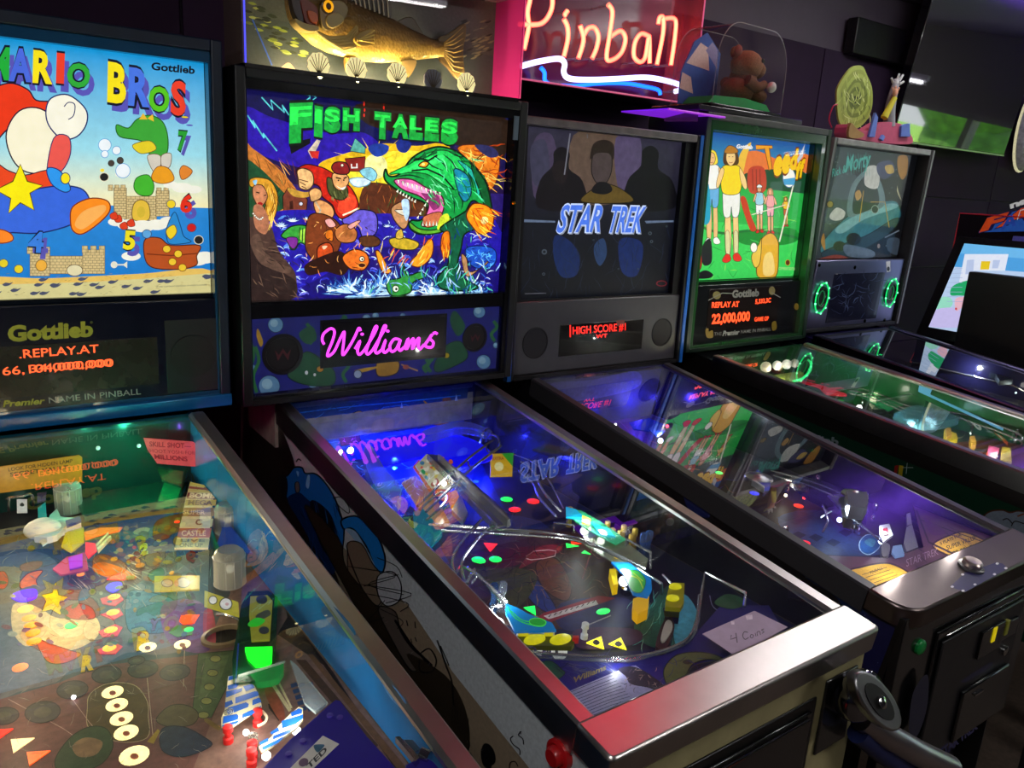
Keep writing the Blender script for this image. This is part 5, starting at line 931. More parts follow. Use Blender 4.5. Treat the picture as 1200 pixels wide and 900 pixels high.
a.e('a83040',520,568,18,10,0); a.e('1a1c28',520,568,14,7); a.stroke('8a8a98','70,602 140,600',1); a.stroke('a8a8b8','219,74 200,210',1.6); a.stroke('8a8890','275,76 276,90',1.2)
a.build('translite',M['lit5'],A['root'],smooth=False); bpane(A,.024,.68,.222,.698,-.026)
aa=Art(bb,-.0315); aa.k=60; aa.z(2.81,590,130); trek_text(aa,-1,-1,'c8d8ff',.055); trek_text(aa,0,0,'4a78e8',.02); aa.build('translite_title',M['lit4'],A['root'],smooth=False)
bars(A,'translite_frame',(.022,.683),(.222,.7),(.02,.035,.006,.004),-.035,-.014,'131318','plastic')
panel(A,'speaker_panel',.022,.683,.012,.224,-.03,-.010,'4c4c52','plastic',.004); panel(A,'display_window',.188,.527,.056,.151,-.0105,-.0085,'100c10','gloss')
for u in (.1,.614):
    b=B('1a1a1e'); b.lathe(bb,u,.104,[(.046,-.0102),(.046,-.0085),(.043,-.008),(.042,-.0095),(.01,-.0095)],seg=36); b.build('speaker_grille',M['matte'],A['root'])
a=Art(bb,-.0082); a.z(2.81,590,130); a.p('5a2c28','372,690 398,688 398,706 372,708'); a.cut('display_patch',M['lit4'],A['root']); a.t('HIGH SCORE #1',(228,736),(402,722),(228,710),'ff2018',.005); a.cut('display_digits',M['dmd'],A['root']); a.t('WT',(305,748),(342,745),(305,736),'ff2018',.01); a.p('e02018','218,745 222,745 222,705 218,705'); a.build('display_digits',M['dmd'],A['root'],smooth=False)
P=Field(A); a=P.art(.0004); a.rect(.028,A['Wg']-.028,0,1.075,'3a2c48'); a.z(3.46,860,540)
a.b('3c2a30','-60,90 100,90 240,170 260,260 120,280 -60,200'); a.b('384a80','180,230 350,200 420,260 560,330 600,380 380,380 260,340'); a.p('2a3a70','175,230 260,200 330,225 250,260'); a.b('2c6ab8','510,330 540,300 590,310 590,350 550,380 515,365','b8d8f8',1); a.b('60b0d8','530,330 550,315 575,325 560,350'); 
for x,y in ((260,300),(330,310),(400,330),(450,290)): a.p('16204a',[(x-30,y),(x,y-16),(x+36,y),(x+6,y+20)],'3a4a88',1)
a.z(4,620,420); a.b('5a3058','60,120 300,180 500,300 560,420 400,420 200,280'); scatter(a,160,60,1200,100,700,['8a5a8a','1c1028','4a4a9a','a06a48'],30,90,1,(0,360),.5)
P.fin(a,'playfield_artwork')
P.z(3.46,860,540)
P.ins('ff2038',282,336,.018,sq=.7); P.ins('ff4018',262,184,.012); P.ins('2828ff',83,133,.012); P.ins('20ff80',-60,50,.01)
P.z(4,620,420)
for x,y,e in ((130,150,1.2),(420,110,1.8),(640,80,2.2),(720,110,1.5),(520,220,.8)): plight('blue_light',P.p3(x,y,.06),e,(.05,.03,1),.012,A['root'])
a=Art(Fr(gl.pt(0,.002,0),gl.x,gl.n,gl.y),0); a.rect(.03,.53,-.24,-.01,'28286a'); a.z(4,620,420); a.b('4a4aa0','100,120 300,100 500,60 500,140 200,200'); a.build('back_panel_print',M['pf'],A['root'],smooth=False)
P.bulb(616,386,.03,.008,'d8e8ff',.7,(.8,.9,1)); P.bulb(648,318,.04,.005,'ff4060',.15,(1,.2,.2)); P.bulb(405,310,.03,.004,'ffffff',.3)
P.plate('blue_plastic','1a30b8','470,300 560,280 640,310 560,340 490,330',.04,'tintlit',.004); P.plate('blue_plastic','2a48c8','560,330 600,300 640,340 600,370',.05,'tintlit',.003)
def starship(P,x,y,w,s_,name='model_saucer'):
    p=P.p3(x,y,w); b=B('b0b0b8'); fr=Fr(p,P.f.x,P.f.y,P.f.n); b.lathe(fr,0,0,[(s_*.3,-.004),(s_,0),(s_*.95,.004),(s_*.35,.009),(s_*.2,.012)],seg=22); b.build(name,M['brushed'],P.bd); 
P.z(3.46,860,540)
for x,y,w,s_ in ((490,140,.09,.03),(100,70,.06,.035),(270,110,.05,.02)): starship(P,x,y,w,s_)
P.plate('silver_frame','8a8a98','455,120 540,125 545,170 530,190 470,185',.07,'brushed',.03); P.plate('violet_panel','4a40a8','75,60 95,35 145,70 148,100 125,105',.05,'tintlit',.012); P.plate('white_edge','d8d8e8','78,72 126,104 124,110 74,78',.05,'plastic',.014)
for x,y in ((512,200),(525,205),(500,260),(480,290),(488,290),(500,300),(405,185),(385,210),(215,135),(330,130),(560,250)): P.post(x,y,.05,.006,'d0d0d8','chrome','steel_post')
P.plate('dark_ramp','16141c','200,60 330,70 520,140 540,240 420,200 300,140',.045,'tint',.012); P.plate('steel_ramp','7a7a90','380,140 540,130 545,200 430,190',.05,'brushed',.01)
for q in (((150,40,.07),(300,80,.07),(430,130,.07)),((160,60,.06),(300,100,.06),(420,150,.06)),((350,230,.04),(420,200,.05),(500,250,.05),(600,330,.05)),((360,180,.06),(380,240,.05),(360,290,.03))): P.wire('ramp_wire',q,.0025)
plight('lamp_fill_light',P.p3(690,385,.09),.4,(1,.92,.85),.008,A['root']); plight('lamp_fill_light',P.p3(960,300,.09),.22,(1,.92,.85),.008,A['root']); P.bulb(428,240,.04,.006,'d0e0ff',.5,(.6,.75,1)); P.bulb(600,325,.03,.008,'e8f0ff',.8,(.8,.9,1)); P.bulb(210,140,.02,.004,'ffe8c0',.2); P.bulb(285,150,.02,.004,'ff3020',.15,(1,.2,.1))  # both lamp lights are added so the apron cards read brighter
P.plate('slingshot_plastic','8aa8d8','645,345 680,340 692,380 655,388 640,370',.04,'tintlit',.005); P.plate('slingshot_plastic','e8e8f0','590,262 630,255 645,300 605,330 592,300',.045,'plastic',.006); P.plate('red_emblem','c01028','604,275 622,270 628,296 610,300',.052,'soft',.002); P.plate('flipper','a8a0a8','600,335 632,340 628,380 602,385',.02,'plastic',.014,True,3)
P.plate('chrome_scoop','b8b8b8','700,270 722,255 748,350 700,368 690,330',.03,'brushed',.012); P.plate('chrome_scoop','c8c8c8','700,215 716,210 722,258 702,262',.035,'brushed',.008)
P.wire('guide_post',[(205,315,.02),(200,280,.05),(215,272,.05),(214,300,.03)],.004)
ap=P.plate('apron','6e4260','330,380 380,385 560,390 620,395 700,370 770,350 735,180 760,195 1100,330 1160,380 700,640 480,480',.035,'plastic',.003)
a=Art(P.f,.0385); a.z(3.46,860,540)
a.b('f8c444','470,455 520,430 600,415 660,425 750,480 740,490 620,552 590,552','3a1028',2.0); a.b('ffc84a','805,345 880,300 940,290 1030,330 1030,350 950,390 900,395','3a1028',2.0)
a.t('STAR TREK',(700,430),(830,380),(698,398),'c8a8c8',.0); 
for i in range(8): a.stroke('6a4c18',[(520+i*16,462+i*11),(620+i*14,432+i*10)],.8)
a.t('PINBALL',(555,462),(605,440),(550,448),'4a3010',.0)
a.t('SUPER VALUE',(865,362),(985,318),(860,345),'2a1c10',.02); a.t('$2.00=5 CR',(888,388),(1010,345),(884,368),'2a1c10',.03); a.t('5 PLAYS FOR',(838,342),(925,305),(834,330),'2a1c10',.02)
a.stroke('2a0c24','740,200 790,330 1000,430',2.2); a.stroke('2a0c24','760,240 870,280 1100,360',1); a.b('6a2c70','770,230 800,250 860,290 800,300')
scatter(a,50,700,1100,230,460,['6a3a6a','2c1030'],40,90,1,(20,40),.2); a.build('apron_print',M['printm'],ap,smooth=False)
# lockbar extras, front
u,v=gl.px(1138,664,.012); b=B('3a3a3e'); b.lathe(gl,u,v,[(.024,.01),(.024,.014),(.018,.016)],seg=30); b.build('button_ring',M['plastic'],A['root']); b=B('c8b8b0'); b.lathe(gl,u,v,[(.018,.016),(.018,.024),(.015,.027),(.006,.026)],seg=30); ab=b.build('action_button',M['brushed'],A['root'])
a=Art(gl,.0103); a.z(4.615,940,590); a.p('1c1a5a','800,450 870,385 880,370 970,375 975,345 1050,318 1085,325 1112,352 880,480'); 
for x,y in ((812,450),(868,384),(935,438),(1040,383),(1055,325),(1102,350),(870,472)): a.e('e8e8f0',x,y,9,6)
a.build('lockbar_decal',M['printm'],A['root'],smooth=False)
SL=Fr(gl.pt(.0055,0,0),gl.y,-gl.n,-gl.x); a=Art(SL,0); a.clip=(-.2,1.14,.02,.41); a.rect(-.2,1.14,.02,.41,'0a0a12'); a.z(3.46,860,540); a.b('0c2a5a','150,330 300,440 420,540 560,640 560,760 420,560 300,480'); a.b('14164a','400,600 620,660 700,760 690,1000 560,900'); a.b('1c2a6a','-200,130 -120,160 -100,230 -180,200')
for i in range(70): a.e('8a9ad8',random.uniform(-300,700),random.uniform(0,900),1.6,1.6,n=5)
a.build('side_artwork',M['printm'],A['root'],smooth=False)
ff=A['front']; W2=A['Wg']
b=B('0a0a0c'); b.box(ff,.13,.50,-.385,-.07,0,.006); dr=b.build('coin_door_frame',M['gloss'],A['root'],bevel=.004); b=B('17171a'); b.box(ff,.145,.485,-.372,-.092,.006,.012); b.build('coin_door',M['plastic'],dr,bevel=.005)
b=B('9a9a9a'); b.tube([ff.pt(.15,-.08,.012),ff.pt(.48,-.08,.012)],.0022); b.build('door_hinge',M['chrome'],dr)
def fbox(n,x0,y0,x1,y1,w0,w1,col,mat,par,bev=.001):
    u0,v0=ff.px(x0,y0,w1); u1,v1=ff.px(x1,y1,w1); b=B(col); b.box(ff,min(u0,u1),max(u0,u1),min(v0,v1),max(v0,v1),w0,w1); return b.build(n,M[mat],par,bevel=bev)
fbox('coin_slot_housing',1153,742,1172,758,.012,.018,'0c0c0e','gloss',dr); fbox('coin_slot_housing',1173,735,1190,742,.012,.018,'0c0c0e','gloss',dr)
for (x,y,col,mt) in ((1166,744,'e8d010','soft'),(1181,736,'8a8a30','plastic')):
    u,v=ff.px(x,y,.02); b=B(col); b.box(ff,u-.007,u+.007,v-.017,v+.017,.012,.02); b.build('coin_reject_button',M[mt],dr,bevel=.001)
u,v=ff.px(1177,762,.014); b=B('aaa'); b.lathe(ff,u,v,[(.011,.012),(.011,.018),(.007,.02)],seg=18); b.build('door_lock',M['chrome'],dr)
fbox('coin_return',1130,812,1170,835,.012,.02,'0c0c0e','gloss',dr,.004); b=B('c8c8c8'); u,v=ff.px(1142,815,.022); b.box(ff,u-.0,u+.035,v-.002,v+.002,.02,.024); b.build('return_lip',M['chrome'],dr)
u,v=ff.px(1078,758,.002); b=B('10803a'); b.lathe(ff,u,v,[(.015,0),(.015,.005),(.012,.008),(.005,.009)],seg=24); b.build('start_button',M['plastic'],A['root'])
a=Art(ff,.0122); a.z(3.53,860,680); a.t('STAR TREK',(855,735),(1010,610),(850,700),'2c2c58',.05); a.cut('front_lettering',M['printm'],A['root']); a.cut('front_artwork',M['printm'],A['root']); a.b('22223c','950,410 1060,340 1060,360 960,420'); a.cut('front_artwork',M['printm'],A['root']); a.b('1c1e34','740,470 800,390 800,520 760,640 725,630'); a.build('front_artwork',M['printm'],A['root'],smooth=False)
# ================================================================ golf machine
A=shell('pinball machine with green golf backglass, dark green cabinet and orange score display',(1.5148,.7095,1.148,1.9179,.122,.0273,.0374),GF['teed'],1.1,.09,
 dict(body='12181a',bmat='gloss',frame='0f2418',bside='0f2a1c',topc='3a3c3e',fcol='1a1a1a',rail='8a8a88',wg=.567,inl='0e4a2a',inr='1c6a3a',backc='0c3a20'))
gl=A['gl']; bb=A['bb']
bars(A,'frame_bar',(.022,.687),(.012,.748),(.016,.026,.01,.03),-.05,-.004,'1e4a26','gloss'); bars(A,'translite_frame',(.038,.661),(.222,.718),(.004,.004,.012,.002),-.052,-.03,'14301c','gloss')
a=Art(bb,-.052); a.clip=(.042,.657,.236,.716); a.rect(.042,.657,.236,.716,'1c8a34'); a.grad(.042,.657,.56,.716,'3ab0c8','1c50a0'); a.z(3,780,120)
a.b('e87838','260,190 320,170 400,200 480,180 520,200 520,250 260,260'); a.b('184a2c','280,250 480,240 520,330 420,340 300,330'); a.b('28b048','100,330 240,300 480,320 520,340 500,480 100,500'); a.b('3ad058','90,440 300,430 500,470 500,640 80,640'); a.b('1a8a30','250,460 420,440 480,470 420,500 280,500'); a.stroke('1c7030','110,430 200,460 330,450 480,480',3,True); scatter(a,90,90,490,330,610,['50e068','148028','a8f060'],20,50,.9,(0,180),.4)
a.b('c0402a','292,235 345,230 350,310 295,315'); 
for x in (305,318,331): a.stroke('7a2418',[(x,235),(x+2,310)],.8)
a.b('f0c040','250,250 262,180 300,140 285,190 268,260',None); 
def golfer(x,y,s_,skin,top,leg,hat=None,hair=None,shoe='d02020',sock=None):
    q=lambda p:[(x+a_*s_,y+b_*s_) for a_,b_ in NP(p)]
    a.b(skin,q('-14,120 -4,120 2,200 -2,270 -14,270 -18,200'),'5a3010',.5); a.b(skin,q('8,120 20,120 24,200 22,265 10,265 8,200'),'5a3010',.5)
    if sock: a.b(sock,q('-16,200 -4,200 -2,262 -14,262'),'502010',.4); a.b(sock,q('10,200 22,200 22,262 12,262'),'502010',.4)
    a.b(shoe,q('-26,285 -14,265 -2,270 0,284 -14,292'),'300808',.5); a.b(shoe,q('8,268 22,262 34,280 24,288 10,284'),'300808',.5)
    a.b(leg,q('-20,70 24,70 28,120 22,150 6,150 2,120 -2,150 -20,150 -24,110'),'2a2a40',.6); a.b(top,q('-26,0 0,-8 28,0 34,40 24,80 -22,80 -30,40'),'4a3008',.7)
    a.b(skin,q('-28,2 -20,14 -36,60 -44,58 -40,30'),'5a3010',.5); a.b(skin,q('28,2 44,30 50,60 42,66 30,40'),'5a3010',.5)
    if hair: a.b(hair,q('-18,-50 0,-62 18,-50 22,-10 -20,-10'),'5a3808',.5)
    a.b(skin,q('-12,-44 0,-52 12,-44 14,-20 0,-4 -13,-20'),'5a3010',.6); a.stroke('301808',q('-7,-32 -3,-32'),.7); a.stroke('301808',q('4,-32 8,-32'),.7); a.stroke('a02020',q('-5,-16 0,-13 6,-16'),.7)
    if hat: a.b(hat,q('-20,-46 -6,-66 14,-60 22,-46 0,-42'),'402808',.6)
golfer(160,225,.95,'f0c080','f8f8f0','6ab0e0',None,'f8e040','f8f8f0'); golfer(228,228,1.15,'f8d088','f8d820','f0f0e8','b87820','503010','e03020','e0d8a0'); a.b('c83820','262,340 280,335 300,400 318,445 300,452 285,420'); golfer(328,320,.48,'e8b080','9ad0e0','f0f0f0','e8f0f0'); golfer(366,330,.46,'f0b080','f0a0a0','f0a8b0',None,'d8a060'); golfer(420,350,.3,'f0c070','f0c030','c86030',None,'c88830')
a.stroke('e8e8d0','452,270 420,400 398,490',1.6); a.stroke('e0d8c0','300,395 420,360',1.1)
a.b('c02818','112,360 122,380 125,570 100,575 105,460','400808',.8); a.b('20a0c0','125,300 150,290 155,410 128,420'); a.b('1c1c20','125,510 155,480 160,560 130,570'); a.b('101014','115,600 140,590 165,605 150,618 110,618')
a.b('e0a828','320,610 330,500 345,470 372,460 392,485 395,520 385,612','5a3808',1); a.b('e8c048','335,480 325,500 300,540 312,580 330,560','5a3808',.8); a.b('f0d078','345,540 372,530 380,600 342,605'); a.e('f8f4e8',308,510,12,17,0,'606060',.7); a.e('f8f4e8',432,265,22,34,0,'3a6aa0',.8); a.p('48a0d0','412,270 454,264 450,290 415,290')
def script(ch,x0,x1,y0,y1,dy=0):
    y0=y1-(y1-y0)/(.68 if ch=='e' else .98)
    a.t(ch,(x0,y1),(x1,y1+dy),(x0+4,y0),'f8c818',.05,'803808',.06,shear=.15)
a.p('f0a020','315,150 372,152 374,162 316,166','803808',.8); a.p('f0a020','345,160 362,160 372,230 362,240','803808',.8); script('e',374,404,190,252); script('e',403,432,182,244); script('d',432,456,168,236,-4); script('f',452,468,208,266); script('f',466,480,200,260)
a.t('Gottlieb',(246,161),(303,164),(248,147),'f0f0f0',.05); a.p('c8c8d0','460,200 488,140 480,190 462,215'); a.e('603018',427,563,8,10,0,'c8b030',.6); a.t('COPYRIGHT GOTTLIEB',(395,588),(458,590),(396,578),'c8e8a0',.0)
a.build('translite',M['lit1'],A['root'],smooth=False); bpane(A,.042,.657,.236,.716,-.04)
panel(A,'display_panel',.024,.66,.014,.222,-.05,-.018,'101216','gloss'); panel(A,'display_window',.118,.53,.036,.208,-.0185,-.0165,'161010','gloss')
a=Art(bb,-.0162); a.z(3,780,120)
a.t('REPLAY AT',(162,722),(258,718),(163,702),'ff4820',.03); a.cut('display_digits',M['dmd'],A['root']); a.t('5,333,3C',(315,708),(370,702),(316,692),'ff4820',.03); a.cut('display_digits',M['dmd'],A['root']); a.t('22,000,000',(162,778),(296,766),(163,744),'ff4820',.04); a.cut('display_digits',M['dmd'],A['root']); a.t('GAME OP',(312,770),(362,766),(313,755),'ff4820',.02); a.build('display_digits',M['dmd'],A['root'],smooth=False)
a=Art(bb,-.0161); a.z(3,780,120); a.t('Gottlieb',(234,686),(328,680),(235,660),'a8a8a0',.05); a.cut('panel_lettering',M['lit3'],A['root']); a.e('b0a060',180,678,14,14); a.e('b0a060',374,662,11,15); a.stroke('b8b8b0','150,696 200,670 235,672',1); a.stroke('b8b8b0','372,668 404,686',1); a.cut('panel_lettering',M['lit3'],A['root']); a.b('b89828','140,800 150,795 152,806 165,802 166,826 145,826'); a.cut('printed_figure',M['lit3'],A['root']); a.b('b89828','374,775 388,770 390,795 376,802'); a.e('b89828',460,718,8,12)
a.cut('panel_lettering',M['lit3'],A['root']); a.t('THE',(170,820),(196,818),(171,808),'b8b8b0',.01); a.cut('panel_lettering',M['lit3'],A['root']); a.t('Premier',(200,820),(258,815),(202,803),'e0e0d8',.05,shear=.2); a.cut('panel_lettering',M['lit3'],A['root']); a.t('NAME IN PINBALL',(264,812),(370,802),(265,800),'b8b8b0',.01); a.build('panel_lettering',M['lit3'],A['root'],smooth=False)
P=Field(A); a=P.art(.0004); a.rect(.028,A['Wg']-.028,0,1.1,'2a5030'); scatter_px=a; a.z(3.158,820,370); scatter(a,160,60,1200,150,560,['5aa060','183020','a0a070','c8c090','6a4a30'],30,90,1,(0,360),.5); a.b('7a4a30','900,480 1200,470 1200,620 1000,560'); P.fin(a,'playfield_artwork')
P.z(3.158,820,370)
for x,y,r in ((245,190,.022),(287,184,.02),(322,180,.02),(352,176,.018)):
    p=P.p3(x,y,.135); b=B('fff2c8' if x<250 else 'd8d8d0'); b.ball(p,r*.85,seg=18); b.build('ball_model',M['insert_dim' if x<250 else 'plastic'],P.bd)  # first ball is paler and glows, imitating the light on it
plight('ball_fill_light',P.p3(250,215,.15),1.8,(1,.9,.5),.01,A['root'])  # light without a bulb, added to brighten the balls
P.plate('chain_fringe','7a8a20','240,225 370,205 385,212 385,235 300,248 235,245',.10,'soft',.006); P.plate('chain_fringe','5a6a18','250,236 375,222 380,240 300,250',.09,'soft',.004)
P.plate('red_target_bank','d83040','460,215 540,205 550,240 545,290 470,285 450,250',.03,'tintlit',.01)
for i in range(3): P.plate('red_bar','e04858',f'{462+i*4},{222+i*22} {545+i*3},{214+i*22} {545+i*3},{220+i*22} {462+i*4},{228+i*22}',.045,'soft',.004)
P.plate('green_plastic','188a50','570,260 600,250 780,320 700,350 600,300',.04,'tintlit',.004); P.plate('teal_ramp','68a8b8','720,360 800,330 900,350 960,380 880,400 780,400',.05,'acryl',.02)
for dy in (0,14,26): P.wire('ramp_wire',[(555,262+dy,.06),(640,280+dy,.06),(760,330+dy,.06),(850,345+dy,.06)],.0022)
for dy in (0,22): P.wire('ramp_wire',[(930,345+dy,.05),(1000,370+dy,.055),(1100,405+dy,.055),(1185,440+dy,.05),(1190,480,.03)],.003)
for x,y in ((940,356),(990,376),(1060,402)): P.wire('ramp_hoop',[(x,y,.05),(x+4,y+26,.045),(x+24,y+30,.05)],.0025,sm=False)
for x,y,q_ in ((300,230,.11),(520,270,.12),(800,400,.08),(1030,450,.08)): plight('lamp_fill_light',P.p3(x,y,q_),2.5,(1,.97,.85),.008,A['root'])  # unseen lights added to lift the dark playfield
for x,y,r,e,c in ((590,340,.014,.5,(1,1,.8)),(780,410,.008,.9,(.7,.95,1)),(845,400,.006,.5,(.7,.95,1)),(860,412,.006,.4,(.7,.95,1)),(1095,520,.007,.6,(1,.8,.6)),(655,310,.005,.2,(1,.9,.6))): P.bulb(x,y,.03,r*.7,'ffffff',e*.7,c)
for x,y,c in ((735,350,'20a040'),(612,200,'20e080'),(500,300,'d02020'),(540,310,'20a030'),(470,280,'e8a030')): P.ins(c,x,y,.012)
for x,y in ((455,170),(450,185),(1010,460),(920,430)): P.plate('yellow_figure','d8a838',[(x-10,y-14),(x+8,y-16),(x+14,y+10),(x-4,y+18)],.03,'soft',.02)
P.plate('yellow_plastic','e8d020','905,420 950,435 955,455 930,462 905,450',.03,'soft',.012); P.plate('yellow_plastic','f0d830','1120,485 1150,490 1155,540 1115,535',.03,'soft',.02); P.plate('pink_plastic','ff70a8','1070,480 1110,490 1095,530 1065,520',.03,'soft',.012); P.plate('orange_plastic','ff6a20','1062,505 1100,515 1095,535 1060,525',.02,'soft',.006)
for x,y in ((760,390),(830,395),(875,400),(640,325),(660,320),(1000,450),(1180,470),(520,285)): P.post(x,y,.05,.006,'c0c8c8','chrome','steel_post')
P.plate('steel_lane','888a88','940,490 1060,495 1055,505 940,498',.02,'brushed',.01); P.plate('dark_housing','202820','620,290 700,300 720,340 640,350',.02,'gloss',.02); P.wire('neon_arrow',[(348,242,.12),(380,232,.125),(408,205,.13),(412,175,.13),(402,165,.13)],.004,'insert','20f080')
for i,(x,y) in enumerate(((350,243),(375,236),(395,222),(408,200),(412,178))): P.ins('30ff90',x,y,.006,w=.135)
SL=Fr(gl.pt(.0055,0,0),gl.y,-gl.n,-gl.x); a=Art(SL,0); a.clip=(-.2,1.16,.018,.41); a.rect(-.2,1.16,.018,.41,'0c3a28'); a.rect(-.2,1.16,.018,.085,'1c1716'); a.z(3.158,820,370)
a.t('Gottlieb',(330,455),(512,480),(334,428),'8a9aa0',.04); a.p('a82018','722,555 736,553 728,590 718,585'); a.p('c8b020','738,553 754,556 748,600 734,594'); 
for q in ('750,562 790,562','768,545 764,585'): a.stroke('d0e8e8',q,1,taper=True)
a.z(3.46,860,540); a.b('8a98a8','1010,230 1040,205 1090,200 1120,210 1170,205 1300,250 1300,330 1150,330 1030,250','5a2c18',1.8); a.stroke('201810','1090,240 1110,235 1130,255',1.4,True); a.stroke('201810','1125,265 1140,245 1177,255',1.4,True); a.stroke('8a4820','1150,225 1177,215',2)
a.build('side_artwork',M['printm'],A['root'],smooth=False)
# ================================================================ flying saucer machine
A=shell('pinball machine with flying saucer backglass and green ringed speakers, farthest right',(2.2465,0.7270,1.1565,1.8946,0.1745,-.0275,.0079),GF['m5'],1.14,.093,
 dict(body='241a50',bmat='gloss',frame='1a1a1e',bside='1a1a1e',topc='8a8a8a',fcol='1a1a1a',rail='3a3850',wg=.592,inl='18183a',inr='202048',backc='181840',tm='6a6a70'))
gl=A['gl']; bb=A['bb']
a=Art(bb,-.05); a.clip=(.03,.697,.286,.712); a.rect(.03,.697,.286,.712,'14161c'); a.z(3,780,120)
a.grad(.03,.36,.286,.712,'46525a','10141a',True); a.b('4a5a66','560,420 600,260 640,240 700,300 640,400')
for i in range(60): a.e('c8d8e0',random.uniform(560,820),random.uniform(170,520),1.5,1.5,n=5)
a.b('3a8c9c','548,530 560,480 640,400 720,360 800,345 822,370 820,410 740,460 640,500','14303c',1.2); a.b('8ac8d0','600,440 700,380 790,355 812,370 700,410 620,460'); a.b('2a4a58','560,520 700,470 800,410 820,420 760,480 640,540 560,548','0c1820',1); a.b('7a98a0','640,400 650,300 700,240 745,260 770,330 760,370 700,385',None); a.b('24343c','660,390 665,310 700,260 735,280 750,350 720,375'); a.b('f0f0e8','700,290 708,228 748,230 745,300'); a.b('4a4a7a','745,215 790,205 805,240 770,270 745,250'); a.b('e8c060','770,225 795,220 802,245 780,250'); a.b('d8a858','665,320 680,308 688,330 672,345'); a.b('c88a28','816,190 850,190 848,250 830,272 815,240','302008',.8); a.b('d8d0a8','820,275 812,310 828,345 815,300')  # white quad is a window reflection drawn into the print
a.b('e8e8e0','575,400 600,370 630,385 620,410 590,415'); a.e('a89040',577,358,12,12,0,'202010',1); a.e('0c1014',660,480,26,22); a.e('0c1014',610,505,22,18); a.e('303c44',735,376,12,14,0,'b0c0c0',.8); a.stroke('d8a828','695,310 680,420',.9); a.stroke('d8a828','720,350 770,350 785,440',.9); a.b('6a8098','630,500 725,520 725,545 640,540'); a.b('4a5868','780,480 820,480 815,535 780,520'); a.stroke('8898a8','770,475 820,450',1.4); a.e('b8a8a0',748,505,5,8); a.b('a04838','540,550 600,535 640,550 560,560'); a.b('c88838','545,490 556,460 560,520')
a.t('Morty',(630,245),(716,222),(634,188),'58d0c0',.02,shear=.1); a.t('Rick &',(584,262),(632,246),(586,232),'58d0c0',.01)
for x in range(640,716,9): a.stroke('58d0c0',[(x,180+random.uniform(-6,8)),(x+3,250+random.uniform(-10,10))],.6,taper=True)
a.build('translite',M['lit5'],A['root'],smooth=False); bpane(A,.03,.697,.286,.712,-.044)
panel(A,'speaker_panel',.052,.697,.012,.285,-.03,-.012,'8a88a8','brushed',.004); panel(A,'display_window',.181,.559,.031,.23,-.0125,-.0105,'14162c','gloss')
aa=Art(bb,-.0103); aa.z(3,780,120); scatter(aa,40,600,735,615,750,['2a3a60','1c2848','4a5a80'],20,60,.8,(0,360),.6); aa.build('display_picture',M['lit5'],A['root'],smooth=False)
for x,y in ((665,580),(540,572),(700,768),(770,765)):
    u,v=bb.px(780+x/3,120+y/3,-.012); b=B('222'); b.lathe(bb,u,v,[(.008,-.012),(.008,-.010),(.004,-.0095)],seg=12); b.build('panel_lock',M['chrome'],A['root'])
aa=Art(bb,-.0118); aa.z(3,780,120); aa.p('d8d8d8','775,560 790,557 790,595 778,597'); aa.e('202028',783,585,5,8); aa.build('panel_sticker',M['printm'],A['root'],smooth=False)
for u,v in ((.115,.136),(.634,.139)):
    b=B('0c1410'); b.lathe(bb,u,v,[(.046,-.0118),(.046,-.006),(.038,-.006),(.036,-.01),(.01,-.01)],seg=32); g=b.build('speaker',M['plastic'],A['root'])
    b=B('10e070'); b.tube([bb.pt(u+.042*math.cos(t*.2618),v+.060*math.sin(t*.2618),-.005) for t in range(24)],.0032,closed=True,seg=6); b.build('light_ring',M['greenring'] if 'greenring' in M else M.setdefault('greenring',glow('green_led_ring',1.1,.3,scale=90)),g)
    for t in range(9):
        an=t*.698; b=B('80ffc0'); b.ball(bb.pt(u+.044*math.cos(an),v+.062*math.sin(an),-.003),.0045,seg=8); b.build('led',M['insert'],g)
    b=B('0a6a38'); b.tube([bb.pt(u+.02*math.cos(t*.5236),v+.03*math.sin(t*.5236),-.008) for t in range(12)],.002,closed=True,seg=5); b.build('inner_ring',M['insert_dim'],g)
P=Field(A); a=P.art(.0004); a.rect(.028,.564,0,1.14,'1c1c30'); a.z(3.158,820,370); scatter(a,60,450,1200,60,340,['3a3a60','50708a','14142a','6a6a58'],30,90,1,(0,360),.5); P.fin(a,'playfield_artwork'); P.z(3.158,820,370)
P.ins('20f080',655,125,.012,w=.05); P.ins('20c060',640,135,.008)
P.plate('saucer_ramp','50606a','1095,215 1120,200 1160,210 1160,235 1110,240',.06,'brushed',.02); P.wire('ramp_wire',[(960,140,.05),(1050,180,.05),(1150,250,.05),(1200,280,.04)],.003); P.plate('dark_plastic','2a2a48','880,150 960,160 1000,200 930,210',.04,'tint',.005)
plight('lamp_fill_light',P.p3(1000,200,.08),2.0,(.8,.85,1),.008,A['root']); P.bulb(1170,285,.03,.004,'c0e0e0',.15)  # lamp light without a bulb, added because the playfield is dark
